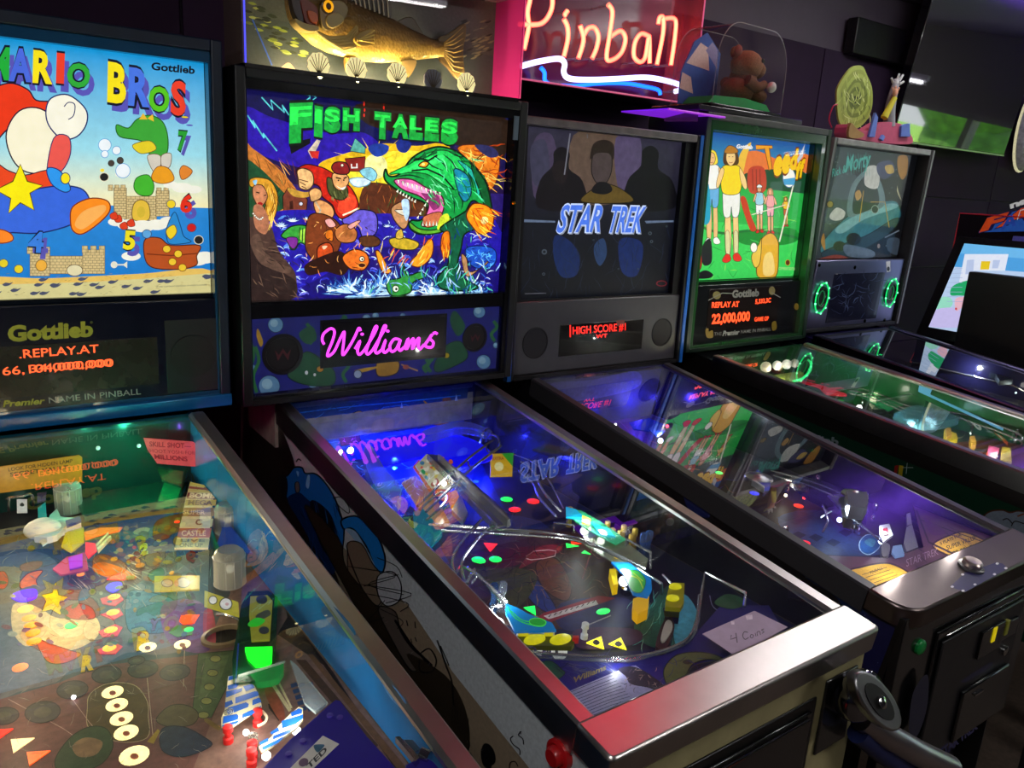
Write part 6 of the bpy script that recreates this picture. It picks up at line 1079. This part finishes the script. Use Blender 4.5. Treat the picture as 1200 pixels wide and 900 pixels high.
# ================================================================ toppers and neon
yF=-.004
t=root('fish_topper',(0,.05,1.862),0,'clear box topper holding a sculpted golden fish, standing on the sea monster machine','topper')
x0,x1,zb,zt_,y0,y1=-.335,.322,1.865,2.09,-.012,.105
fr=XZ(0)
b=B('6e5a54'); b.box(WORLD,x0-.004,x0,y0,y1,zb,zt_); b.build('side_panel',M['gloss'],t,smooth=False)
b=B('e83aa8'); b.box(WORLD,x1,x1+.004,y0,y1,zb,zt_); b.build('side_panel',clear('neon_tinted_acrylic',.45,.15),t,smooth=False)  # the neon's pink glow is put into this clear panel's colour
b=B('2c3436'); b.box(WORLD,x0,x1,y1,y1+.004,zb,zt_); bp=b.build('back_card',M['matte'],t,smooth=False)
b=B('14100f'); b.box(WORLD,x0,x1,y0,y1,zb-.008,zb); b.build('base',M['gloss'],t,smooth=False)
b=B('8a6a78'); b.box(WORLD,x0-.004,x1+.004,y0,y1+.004,zt_,zt_+.006); b.build('lid',M['gloss'],t,smooth=False)
b=B('fff'); b.box(WORLD,x0,x1,y0-.003,y0,zb,zt_); b.build('front_pane',M['bglass'],t,smooth=False)
b=B('5050ff'); b.tube([(x0,y0-.003,zb),(x0,y0-.003,zt_)],.0018); b.build('lit_edge',glow('blue_edge',1.2,0),t)
b=B('ff5090'); b.tube([(x1+.003,y0-.002,zb),(x1+.003,y0-.002,zt_)],.0015); b.build('lit_edge',M['soft'],t)
a=Art(XZ(y1,0,0),.0005); a.fr=Fr((0,y1-.0005,0),(1,0,0),(0,0,1),(0,-1,0)); a.clip=(x0,x1,zb,zt_); a.rect(x0,x1,zb,zt_,'3c464a'); a.grad(x0,x1,1.97,zt_,'464e4c','6a6a66'); a.z(5,240,0)
for i in range(130):
    x=random.uniform(250,620); y=random.uniform(-60,330); 
    if y<(x-260)*.95-40 or y>(x-240)*.9+130: continue
    a.b(random.choice(['8a9a3a','6a7a34','a8b060','1c241c','2a3424']),[(x-26,y-5),(x,y-9),(x+28,y+6),(x+2,y+9)],n=3)
a.z(3.333,260,0); 
for i in range(40):
    x=random.uniform(940,1050); y=random.uniform(80,230); a.b(random.choice(['8a8a6a','2a2e2a','6a7064']),[(x-14,y+4),(x,y-4),(x+14,y-6),(x+2,y+4)],n=2)
a.stroke('2a5ac8','118,75 195,255',1.6); a.b('c89878','232,262 260,245 285,270 285,285 232,270')
a.build('water_print',M['printm'],bp,smooth=False)
M['shell']=glow('shell_glow',1.0,.1,base=.6)  # bulb light on the shells is put into this material as glow
# sculpted fish: cross sections swept along its back line, seen side-on
yf=.045; Ff=Fr((0,yf,0),(1,0,0),(0,0,1),(0,-1,0))
def fp(x,y): u,v=Ff.px(260+x/3.333,y/3.333); return u,v
secs=[((262,80),(245,-30)),((300,128),(300,-40)),((350,175),(350,-45)),((410,205),(420,-30)),((470,222),(480,-10)),((540,240),(540,20)),((620,246),(600,45)),((700,242),(680,80)),((780,232),(750,118)),((840,226),(820,150)),((880,232),(870,162))]
secs=[(fp(*l),fp(*u_)) for l,u_ in secs]
n=20; b=B('b08a3a'); Pv=[];fs=[]; cc=[]
NS=41; import bisect
def lerpsec(t):
    k=min(int(t),len(secs)-2); f_=t-k; f_=f_; (l0,u0),(l1,u1)=secs[k],secs[k+1]; return [(l0[i]*(1-f_)+l1[i]*f_) for i in (0,1)],[(u0[i]*(1-f_)+u1[i]*f_) for i in (0,1)]
for i in range(NS):
    t_=i*(len(secs)-1)/(NS-1); l,u_=lerpsec(t_); cx,cz=(l[0]+u_[0])/2,(l[1]+u_[1])/2; dx,dz=(u_[0]-l[0])/2,(u_[1]-l[1])/2; th=.026*min(1,.35+t_*.3)*(1-.075*t_)
    for k in range(n):
        an=2*math.pi*k/n; c_,s_=math.cos(an),math.sin(an)
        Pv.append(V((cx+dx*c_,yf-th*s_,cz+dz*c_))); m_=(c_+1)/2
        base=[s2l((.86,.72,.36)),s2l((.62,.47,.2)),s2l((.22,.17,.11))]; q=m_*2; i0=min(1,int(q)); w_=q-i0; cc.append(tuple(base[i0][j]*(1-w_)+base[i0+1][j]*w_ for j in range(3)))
for i in range(NS-1):
    for k in range(n): l=(k+1)%n; fs.append((i*n+k,i*n+l,(i+1)*n+l,(i+1)*n+k))
fs+=[tuple(range(n)),tuple((NS-1)*n+k for k in range(n))[::-1]]
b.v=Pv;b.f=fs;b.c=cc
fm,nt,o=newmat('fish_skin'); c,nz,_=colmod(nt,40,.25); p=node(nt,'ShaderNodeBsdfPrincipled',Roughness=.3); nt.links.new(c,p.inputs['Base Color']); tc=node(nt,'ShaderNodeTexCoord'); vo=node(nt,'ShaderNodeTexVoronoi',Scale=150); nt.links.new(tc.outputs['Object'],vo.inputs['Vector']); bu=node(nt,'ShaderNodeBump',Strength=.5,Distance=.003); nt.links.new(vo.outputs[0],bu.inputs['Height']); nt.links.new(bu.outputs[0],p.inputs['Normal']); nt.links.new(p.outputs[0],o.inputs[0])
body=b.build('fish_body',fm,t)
def fpiece(name,col,pts,d0,d1,mat='plastic',sm=True,par=None):
    q=NP(pts); q=[(a_.x,a_.y) for a_ in smoothpts([(x,y,0) for x,y in q],3,True)] if sm else q
    b=B(col); b.prism(Ff,[fp(x,y) for x,y in q],d0,d1); return b.build(name,M[mat],par or t,smooth=False,bevel=.0015)
fpiece('lower_jaw','b8a060','262,80 300,98 350,110 352,128 310,130 275,108',.0,.034); fpiece('mouth','7a2c10','285,0 320,10 352,40 355,80 345,105 310,98 295,60',.0,.030); fpiece('upper_jaw','3a2c28','250,-30 285,-20 295,50 300,95 275,80 258,40',.0,.028); fpiece('tongue','c85a20','310,50 345,60 350,95 325,95',.029,.034)
fpiece('gill_plate','8a7440','370,20 440,10 470,50 440,100 400,125 370,110 360,60',.018,.032); fpiece('cheek','a89050','385,70 430,60 450,90 410,118 385,105',.03,.037)
for i in range(5): b=B('c0a868'); b.tube([Ff.pt(*fp(*q),.024) for q in ((345+i*12,128+i*9),(400+i*14,152+i*12),(470+i*8,150+i*10),(510,110+i*6))],.0035,seg=6); b.build('throat_ridge',M['plastic'],t)
b=B('4a3010'); b.lathe(Ff,*fp(388,35),[(.014,.02),(.014,.034),(.008,.038)],seg=22); b.build('eye_socket',M['plastic'],t); b=B('ffb010'); b.tube([Ff.pt(fp(388,35)[0]+.0085*math.cos(k*.5236),fp(388,35)[1]+.0095*math.sin(k*.5236),.038) for k in range(12)],.0028,closed=True,seg=6); b.build('eye_ring',M['insert_dim'],t)
df=fpiece('dorsal_fin','3a3024','500,10 530,-40 640,-40 662,20 655,75 600,45',-.004,.002)
for i in range(8): b=B('c8b898'); b.tube([Ff.pt(*fp(520+i*18,20+i*7),.006),Ff.pt(*fp(510+i*19,-25+i*6),.006),Ff.pt(*fp(500+i*20,-50+i*5),.004)],.0018,seg=5,r2=.0008); b.build('fin_ray',M['plastic'],df)
fpiece('second_dorsal_fin','4a3c28','680,100 705,72 740,68 765,100 790,148 740,130',-.004,.003); tf=fpiece('tail_fin','6a5430','845,150 880,135 945,92 950,140 940,200 945,300 920,310 880,265 845,226',-.004,.004)
for i in range(9): b=B('a08040'); b.tube([Ff.pt(*fp(862,170+i*6),.006),Ff.pt(*fp(900,140+i*17),.006),Ff.pt(*fp(938,105+i*23),.005)],.0018,seg=5,r2=.0008); b.build('fin_ray',M['plastic'],tf)
pf_=fpiece('pectoral_fin','b08c30','490,160 520,130 565,120 560,150 570,180 520,186',.022,.034)
for i in range(4): b=B('e0c060'); b.tube([Ff.pt(*fp(500,168-i*2),.036),Ff.pt(*fp(565,128+i*16),.038)],.0016,seg=5); b.build('fin_ray',M['plastic'],pf_)
fpiece('pelvic_fin','c8a048','480,225 520,235 500,290 482,270',-.004,.01); fpiece('anal_fin','d0a860','690,240 750,235 745,270 720,305 705,280',-.004,.01)
for i,(x,y) in enumerate(((373,76),(417,81),(465,87),(507,94),(546,98))):
    lit=i!=3; fs_=Fr((0,y0+.012,0),(1,0,0),(0,0,1),(0,-1,0)); u,v=fs_.px(x,y); r=.0235
    b=B('f0e0a0' if lit else '7a7888'); q=[(u+r*math.cos(k*math.pi/12)*(1+.05*math.cos(k*math.pi/12*9)),v+r*math.sin(k*math.pi/12)*(1+.05*math.cos(k*2.35))) for k in range(24)]; b.prism(fs_,q,0,.003); sh=b.build('shell',M['shell'] if lit else M['plastic'],t,smooth=False)  # cream glowing colour stands for a lit shell, grey for an unlit one
    for k in range(7): an=math.radians(20+k*23.3); b=B('4a3a18'); b.tube([fs_.pt(u,v-r*.8,.004),fs_.pt(u+r*.92*math.cos(an),v+r*.92*math.sin(an),.004)],.0008,seg=4); b.build('rib',M['plastic'],sh)
    if lit:
        p=fs_.pt(u,v-r*.95,.006); b=B('fff0b0'); b.ball(p,.0065,seg=10); b.build('bulb',M['bulb'],t); plight('bulb_light',p+V((0,.030,.012)),.9,(1,.78,.38),.006,t)
# neon sign
yn=.80; s=root('neon_sign',(1.35,.92,2.08),0,'glowing red neon Pinball sign with a white and blue neon wave underneath','neon sign'); N_=Fr((0,yn,0),(1,0,0),(0,0,1),(0,-1,0)); q=lambda x,y,w=0:N_.pt(*N_.px(580+x/3.53,y/3.53,w),w)
neonR=neonmat('red_neon',(1,.0,.02),(1,.30,.15),3.6); neonW=neonmat('white_neon',(.4,.35,1),(1,.95,1),2.6); neonB=neonmat('blue_neon',(.0,.05,1),(.02,.2,1),3)
L=lambda ch,pts,mat=neonR,r=.0088,w=0:(lambda b_:(b_.tube(smoothpts([q(x,y,w) for x,y in NP(pts)],5),r,seg=10),b_.build('letter_tube' if mat is neonR else 'wave_tube',mat,s)))(B('fff'))
L('P','150,-60 145,0 135,50 140,100 135,140 120,205'); L('P','100,100 190,98 232,45 235,-20 200,-60 140,-62'); L('i','300,45 290,60 292,62'); L('i','285,78 300,110 302,160 285,235'); L('n','352,105 366,150 362,190 345,242'); L('n','366,150 385,118 412,115 428,150 420,200 402,242'); L('b','468,18 486,50 475,140 462,240 490,246 525,215 540,160 520,128 480,150'); L('a','638,150 605,140 580,175 575,232 600,256 622,235 638,150 640,262'); L('l','676,100 682,72 696,75 695,140 670,268'); L('l','696,78 745,80 745,150 728,270')
L('w','108,274 180,255 262,243 288,262 285,300 310,325 400,330 520,325 620,320 700,332 765,352 770,370 745,378',neonW,.0105); L('w','190,280 205,300 208,335 240,352 330,355 430,345 540,345 620,358 675,372 684,392',neonB,.008,-.05)
# acrylic box and backing
zb_=q(795,440).z; xl=AT(560,60,1,.72).x; xr=AT(817,80,1,.72).x
b=B('5c1244'); b.box(WORLD,xl,xr+.02,.90,.91,zb_,2.85); b.build('back_plate',paint('polished_acrylic',.16,noise=.05,rn=.04,spec=.4),s,smooth=False)
b=B('4a1030'); b.box(WORLD,xl,xr,.72,.925,zb_-.006,zb_); b.build('acrylic_base',M['gloss'],s,smooth=False)
b=B('ff9ab0'); b.box(WORLD,xr,xr+.004,.72,.925,zb_,2.85); b.build('acrylic_side',M['acryl'],s,smooth=False)
b=B('ff70a0'); b.tube([(xr+.002,.72,zb_),(xr+.002,.72,2.85)],.003); b.tube([(xl,.72,zb_),(xr,.72,zb_)],.003); b.build('acrylic_edge',M['soft'],s)
for x,y in ((120,200),(285,232),(345,240),(402,240),(462,240),(600,255),(670,266),(728,268),(110,274),(745,378),(470,22),(300,50)):
    p=q(x,y); b=B('c8c8d0'); b.tube([p,(p.x,.90,p.z)],.004,seg=8); b.build('tube_support',M['acryl'],s)
# violet edge-lit plates standing over the grey and golf machines
k=root('acrylic_shelf',(1.15,.2,1.905),0,'flat violet edge-lit acrylic plate under the clear dome','shelf'); b=B('a030ff'); b.box(Fr((.95,.1,1.902),(1,.05,0),(0,1,0),(0,0,1)),0,.27,0,.2,0,.004); b.build('plate',M['tintlit'],k,smooth=False)
b=B('d040ff'); b.tube([(.95,.1,1.904),(1.22,.113,1.904)],.003); b.build('lit_edge',M['soft'],k)
b=B('6a2a80'); p=AT(785,138,1,.1); p2=AT(825,128,1,.1); b.prism(XZ(.12),[(p.x,p.z-.01),(p2.x,p2.z-.035),(p2.x,p2.z),(p.x,p.z)],-.003,0); b.build('bracket',M['tint'],k,smooth=False)
# dome with plush animal
zd=1.93; cx=AT(851,130,1,.24).x; t=root('dome_topper',(cx,.24,1.918),.04,'clear dome with a brown plush animal inside, standing on the golf machine','topper')
D_=Fr((cx,.24,0),(1,.04,0),(-.04,1,0),(0,0,1))
b=B('2c2e30'); b.box(D_,-.26,.30,-.10,.10,1.918,1.936); b.build('base_board',M['gloss'],t,bevel=.003); b=B('1a1a1c'); b.box(D_,-.19,.19,-.085,.085,1.936,1.948); b.build('dome_foot',M['gloss'],t,bevel=.003)
pz=[(-.185,1.948)]+[(-.185,2.02)]+[(-.185+.10*(1-math.cos(a_*math.pi/16)),2.07+.125*math.sin(a_*math.pi/16)) for a_ in range(0,9)]+[(.185-.10*(1-math.cos(a_*math.pi/16)),2.07+.125*math.sin(a_*math.pi/16)) for a_ in range(8,-1,-1)]+[(.185,1.948)]
FD=Fr(D_.pt(0,0,0),D_.x,(0,0,1),-D_.y)
b=B('e8ecf0'); nn=len(pz); 
for y_ in (.085,-.085): b.add([FD.pt(u,v,y_) for u,v in pz],[tuple(range(nn))])
b.add([FD.pt(u,v,.085) for u,v in pz]+[FD.pt(u,v,-.085) for u,v in pz],[(i,i+1,nn+i+1,nn+i) for i in range(nn-1)]); b.build('dome',pane('dome_acrylic',(.97,.97,.98),1.6,.03,dust=.05),t)
b=B('3a6ac0'); b.prism(FD,[(-.17,1.95),(.02,1.95),(.02,2.13),(-.06,2.185),(-.12,2.15),(-.17,2.05)],-.07,-.067); sk=b.build('sky_card',M['matte'],t,smooth=False); a=Art(FD,-.0665)
a.flat([(-.15,2.08),(-.03,2.07),(-.05,2.14),(-.09,2.15)],'e8e0d0'); a.flat([(-.17,2.0),(-.10,1.99),(-.12,2.04),(-.165,2.05)],'e8d8c8'); a.flat([(-.06,2.13),(.01,2.08),(.0,2.14),(-.03,2.16)],'9098c8'); a.build('clouds',M['printm'],sk,smooth=False)
b=B('10a850'); b.prism(FD,[(-.17,1.949),(.17,1.949),(.14,1.972),(.02,1.982),(-.14,1.975)],-.05,.055); b.build('turf_base',M['matte'],t,smooth=False)
b=B('e8ecf0'); b.tube([FD.pt(u,v,.085) for u,v in pz],.0013,seg=6); b.tube([FD.pt(u,v,-.085) for u,v in pz],.0013,seg=6); b.build('dome_rim',M['acryl'],t)
an=root('plush_animal',D_.pt(.06,-.0,1.975),.04,'brown plush animal with round ears sitting inside the clear dome','plush toy')
fb=lambda c,u,y_,z,rx,ry,rz,rot=None:b.ball(FD.pt(u+.012,z,-y_),rx*1.05,ry,rz*1.05,c,seg=18,rot=rot)
b=B('7a5030'); fb('7a5030',.035,0,2.01,.062,.05,.045); fb('7a5030',.055,0,2.045,.05,.045,.05); b.build('body',M['fur'],an)
b=B('8a5c38'); fb('8a5c38',.055,-.01,2.092,.062,.046,.046); fb('8a5c38',.10,-.02,2.082,.03,.028,.026); b.build('head',M['fur'],an)
for u,y_ in ((.0,-.01),(.02,.02)): b=B('8a4a38'); fb('8a4a38',u,y_,2.132,.017,.01,.018); b.build('ear',M['fur'],an)
b=B('100c0a'); fb('100c0a',.082,-.052,2.108,.006,.005,.007); b.build('eye',M['gloss'],an); b=B('100c0a'); fb('100c0a',.128,-.03,2.088,.008,.007,.007); b.build('nose',M['gloss'],an)
for y_ in (-.045,.04): b=B('6a4428'); b.tube([FD.pt(.03,2.04,-y_),FD.pt(.075,2.02,-y_*1.3),FD.pt(.115,2.035,-y_*1.2)],.020,seg=12,r2=.014); b.build('arm',M['fur'],an)
for y_ in (-.04,.04): b=B('6a4428'); fb('6a4428',.10,y_,1.998,.035,.02,.022); b.build('foot',M['fur'],an)
b=B('d8d8d0'); fb('d8d8d0',.138,-.06,2.03,.017,.015,.017); b.build('toy_ball',M['plastic'],an)
# portal topper
t=root('portal_topper',(2.25,.27,1.894),0,'topper of a mottled green oval disc beside a raised grey arm on pink rocks','topper')
T6=Fr((0,.27,0),(1,0,0),(0,0,1),(0,-1,0)); g=lambda x,y,w=0:T6.px(960+x/8.18,70+y/8.18,w)
def cut(name,col,pts,w0,w1,mat='matte',sm=True,par=None):
    q_=NP(pts); q_=[(a_.x,a_.y) for a_ in smoothpts([(x,y,0) for x,y in q_],3,True)] if sm else q_
    b=B(col); b.prism(T6,[g(x,y) for x,y in q_],w0,w1); return b.build(name,M[mat],par or t,smooth=False,bevel=.001)
ov='370,55 430,65 470,150 515,260 522,400 505,500 450,600 370,660 270,670 205,600 185,480 178,320 200,240 270,130 320,75'
po=cut('portal_disc','9aa850',ov,-.012,-.004)
a=Art(T6,-.0035); a.z(8.18,960,70)
for i,c in enumerate(('84923c','98a850','6a7830','8a9844','5a682a','78883a','4a5824')):
    k_=1-.13*(i+1); a.b(c,[(352+(x-352)*k_+8*math.sin(i),370+(y-370)*k_) for x,y in NP(ov)])
scatter(a,90,200,500,90,640,['b8c470','4a5628','a0ac58','66742e','c8d090'],40,110,1.2,(60,120),.4,inside=lambda x,y:((x-352)/160)**2+((y-370)/290)**2<1)
for x,y in ((340,358),(368,366),(346,410)): a.e('1c2410',x,y,7,9)
a.build('swirl_print',M['printm'],po,smooth=False)
cut('rock_base','b04a6a','150,740 165,620 250,660 330,690 420,640 500,600 640,610 700,640 780,740 760,810 500,800 300,770',.0,.05); cut('rock_base','9a7a48','150,740 170,610 230,670 300,720 250,755',.045,.06)
for q_ in ('345,740 405,510 430,560 400,745','650,740 655,640 690,620 735,615 740,740','455,760 480,720 500,740 480,780'): cut('blue_spike','5a74c0',q_,.05,.06,'matte',False)
b=B('8a8a92'); pts=[(600,640),(610,480),(640,330),(665,240)]; b.tube(smoothpts([T6.pt(*g(x,y),.03) for x,y in pts],4),.024,seg=12,r2=.013); ar=b.build('grey_arm',M['matte'],t)
b=B('b0b0b4'); b.ball(T6.pt(*g(672,225),.03),.013,.008,.015,seg=12)
for q_ in ('640,225 625,180','662,200 665,190','680,200 700,140','695,215 735,150','700,240 740,215'): 
    (xa,ya),(xb,yb)=NP(q_); b.tube([T6.pt(*g(xa,ya),.03),T6.pt(*g(xb,yb),.03)],.0055,seg=8,r2=.004)
b.build('hand',M['matte'],ar)
b=B('b8b020'); b.tube([T6.pt(*g(520,560),.045),T6.pt(*g(610,370),.05)],.014,seg=12,r2=.010); y_=b.build('yellow_sleeve',M['matte'],t); b=B('c89078'); b.ball(T6.pt(*g(615,320),.05),.012,.01,.015,seg=12)
for q_ in ('600,300 590,275','620,290 620,262','640,300 650,275'): 
    (xa,ya),(xb,yb)=NP(q_); b.tube([T6.pt(*g(xa,ya),.05),T6.pt(*g(xb,yb),.05)],.004,seg=6)
b.build('fist',M['matte'],y_)
b=B('b01040'); b.tube(smoothpts([T6.pt(*g(x,y),.0) for x,y in ((120,650),(95,580),(110,500),(140,440),(175,430))],4),.0025); b.build('wire_loop',M['plastic'],t)
# television, tilted down
tl=math.radians(7); T_=Fr(AT(1045,165,1,.82),(1,0,0),(0,-math.sin(tl),math.cos(tl)),(0,-math.cos(tl),-math.sin(tl)))
u1,_=T_.px(1175,186); Ht=.92
t=root('television',T_.pt(u1/2,0,-.05),0,'large flat television hung on the back wall, switched off and mirroring a green lawn','television')
b=B('0c0a10'); b.box(T_,0,u1,0,Ht,-.05,-.002); b.build('housing',M['gloss'],t,smooth=False)
sm,nt,o=newmat('dark_screen'); p=node(nt,'ShaderNodeBsdfPrincipled',Roughness=.04); p.inputs['Base Color'].default_value=(.07,.065,.07,1); p.inputs['Specular IOR Level'].default_value=1.0; p.inputs['Coat Weight'].default_value=1; p.inputs['Coat Roughness'].default_value=.02; p.inputs['Coat IOR'].default_value=2.2; p.inputs['IOR'].default_value=1.8; nt.links.new(p.outputs[0],o.inputs[0])
b=B('222'); b.box(T_,.006,u1-.006,.012,Ht-.006,-.002,.0); b.build('screen',sm,t,smooth=False)
b=B('8a8a90'); b.box(T_,0,u1,0,.008,-.004,.003); b.build('bezel_strip',M['brushed'],t,smooth=False)
b=B('b01020'); pp=T_.pt(-.035,.02,-.03); b.box(Fr(pp,T_.x,T_.y,T_.n),0,.03,0,.12,-.005,.0); b.build('red_tab',M['plastic'],t,smooth=False)
b=B('18141c'); b.box(WORLD,T_.o.x+.4,T_.o.x+1.0,.86,YW-.021,2.25,2.6); b.build('wall_mount',M['matte'],t,smooth=False)
# wall speaker box
p0=AT(1000,62,1,.87); p1=AT(1003,18,1,.87)
b=B('100d12'); b.box(WORLD,p0.x,p0.x+.46,.87,YW-.021,p0.z,p1.z); sp=b.build('wall_speaker',M['black'],None,'plain black speaker box mounted on the grey back wall beside the television',cat='speaker',bevel=.006)
# pale plaque at the right edge
p=AT(1206,155,1,.86); t=root('wall_plaque',(p.x,.88,p.z),0,'pale oval carved relief plaque with engraved wrinkles, lit at its rim, at the right edge','wall plaque')
FP=Fr((p.x,.86,p.z),(1,0,0),(0,0,1),(0,-1,0)); b=B('d0d0c8'); b.lathe(FP,0,0,[(.14,-.02),(.15,.0),(.135,.03),(.09,.05),(.03,.058)],seg=36,sq=1.65); b.build('plaque_body',paint('carved_stone',.8,noise=.3,scale=40,bump=.6),t)
b=B('f8f0c0'); b.tube([FP.pt(.15*math.cos(k*.1963),.25*math.sin(k*.1963),-.012) for k in range(32)],.008,closed=True,seg=8); b.build('light_rim',M['soft'],t)
for i in range(6): b=B('6a6860'); b.tube(smoothpts([FP.pt(-.12+.02*i,-.05-.022*i,.034+.003*i),FP.pt(-.05,-.08-.022*i,.052),FP.pt(.05,-.07-.022*i,.052)],4),.003,seg=6); b.build('engraved_line',M['matte'],t)
for i in range(3): b=B('6a6860'); b.tube(smoothpts([FP.pt(-.1,.06+.03*i,.035),FP.pt(-.04,.09+.03*i,.05),FP.pt(.04,.08+.03*i,.052)],4),.003,seg=6); b.build('engraved_line',M['matte'],t)
b=B('1a1620'); b.box(WORLD,p.x-.03,p.x+.03,.86,YW-.021,p.z-.03,p.z+.03); b.build('hanger',M['matte'],t)
# games along the right: a leaning touch screen, a marquee cabinet and a black cabinet, all facing left
BL=AT(1088,383,1,.163); BR_=V((BL.x,-.30,BL.z)); TL=AT(1130,285,1,.163)
ux=V((0,-1,0)); uy=(TL-BL).normalized(); un=ux.cross(uy).normalized(); un=un if un.x<0 else -un
K=Fr(BL,ux,uy,un); hh=(TL-BL).length
sc=root('touchscreen_game',(BL.x+.35,-.06,0),0,'black countertop style game with a leaning lit touchscreen showing a pale room picture','arcade game')
b=B('0c0c0e'); b.box(K,-.045,.46,-.05,hh+.035,-.04,-.003); b.build('monitor_frame',M['gloss'],sc,bevel=.004)
b=B('111014'); b.box(WORLD,BL.x+.03,BL.x+.7,-.30,.20,0,BL.z-.06); b.build('cabinet',M['black'],sc,bevel=.004); b=B('111014'); b.box(WORLD,BL.x+.25,BL.x+.6,-.22,.15,BL.z-.07,BL.z+.2); b.build('stand',M['black'],sc)
W3=.415; a=Art(K,-.002); a.clip=(0,W3,0,hh); a.rect(0,W3,0,hh,'b8d0f0'); a.flat([(0,hh*.72),(W3,hh*.76),(W3,hh),(0,hh)],'4aa0e0'); a.flat([(0,hh*.88),(W3,hh*.9),(W3,hh),(0,hh)],'6ab8ec'); a.z(3.6,1000,170)
a.p('e0e8f8','470,460 655,460 640,530 490,530 490,600 440,610'); a.p('b8c8e8','480,485 510,483 505,545 472,545'); a.p('b8c8e8','590,485 620,485 610,520 585,520'); a.p('e8c820','540,490 578,490 572,525 535,525'); a.b('20a868','415,600 450,580 495,575 495,630 440,635 410,632'); a.b('98e0c8','350,650 400,640 420,665 400,690 345,690'); a.b('c8c0f0','330,700 440,690 490,760 320,765'); a.b('e8b8c8','430,650 470,640 470,670 435,700'); a.e('d02828',433,691,4,5); 
for i in range(8): a.stroke('9ab0d8',[(395,520+i*20),(460,520+i*20)],.5)
a.build('screen_picture',M['screen'],sc,smooth=False)
BK=AT(1135,318,0,2.745); bk=B('0f0f11'); bk.box(WORLD,2.745,2.80,-1.5,BK.y,0,BK.z); ck=bk.build('divider_panel',M['black'],None,'plain black upright board standing in front of the lit touchscreen at the right edge',cat='panel',bevel=.006)
p=AT(1125,250,0,3.8); p2=AT(1200,213,0,3.8); KM=Fr((3.8,p.y,0),(0,-1,0),(0,0,1),(-1,0,0))
mr_=root('marquee_game',(4.1,p.y-.4,0),0,'tall dark arcade game with red trimmed header, white lettering and orange and blue title','arcade game')
v0=p.z-.20; b=B('141014'); b.box(KM,0,.95,v0,p.z+.0,-.5,0); b.build('header',M['gloss'],mr_,bevel=.003); b=B('101014'); b.box(KM,0.02,.95,0,v0,-.6,-.03); b.build('cabinet',M['black'],mr_)
b=B('c02838'); b.tube([KM.pt(0,v0,.0),KM.pt(0,p.z,.0),KM.pt(.95,p.z,.0)],.004,seg=6); b.build('red_trim',M['plastic'],mr_)
a=Art(KM,.001); a.z(4.5,1080,80); a.t('namco',(468,740),(760,640),(462,708),'e8e8e8',.05); 
a.p('2a60c0','330,830 420,775 540,740 900,640 900,860 520,860 300,865'); a.t('FAST',(305,862),(900,700),(345,790),'e85020',.05,'1c1c50',.05); a.t('A',(415,850),(500,826),(430,782),'2c50b8',.04); a.stroke('e8e8f0','505,800 520,750 900,640',1); a.build('header_lettering',M['lit5'],mr_,smooth=False)
b=B('d8d8e0'); kk=KM.px(1192,300,.02); b.box(KM,kk[0]-.04,kk[0]+.1,kk[1]-.1,kk[1]+.1,.0,.02,'5a5ab0'); b.build('purple_card',M['printm'],mr_,smooth=False)
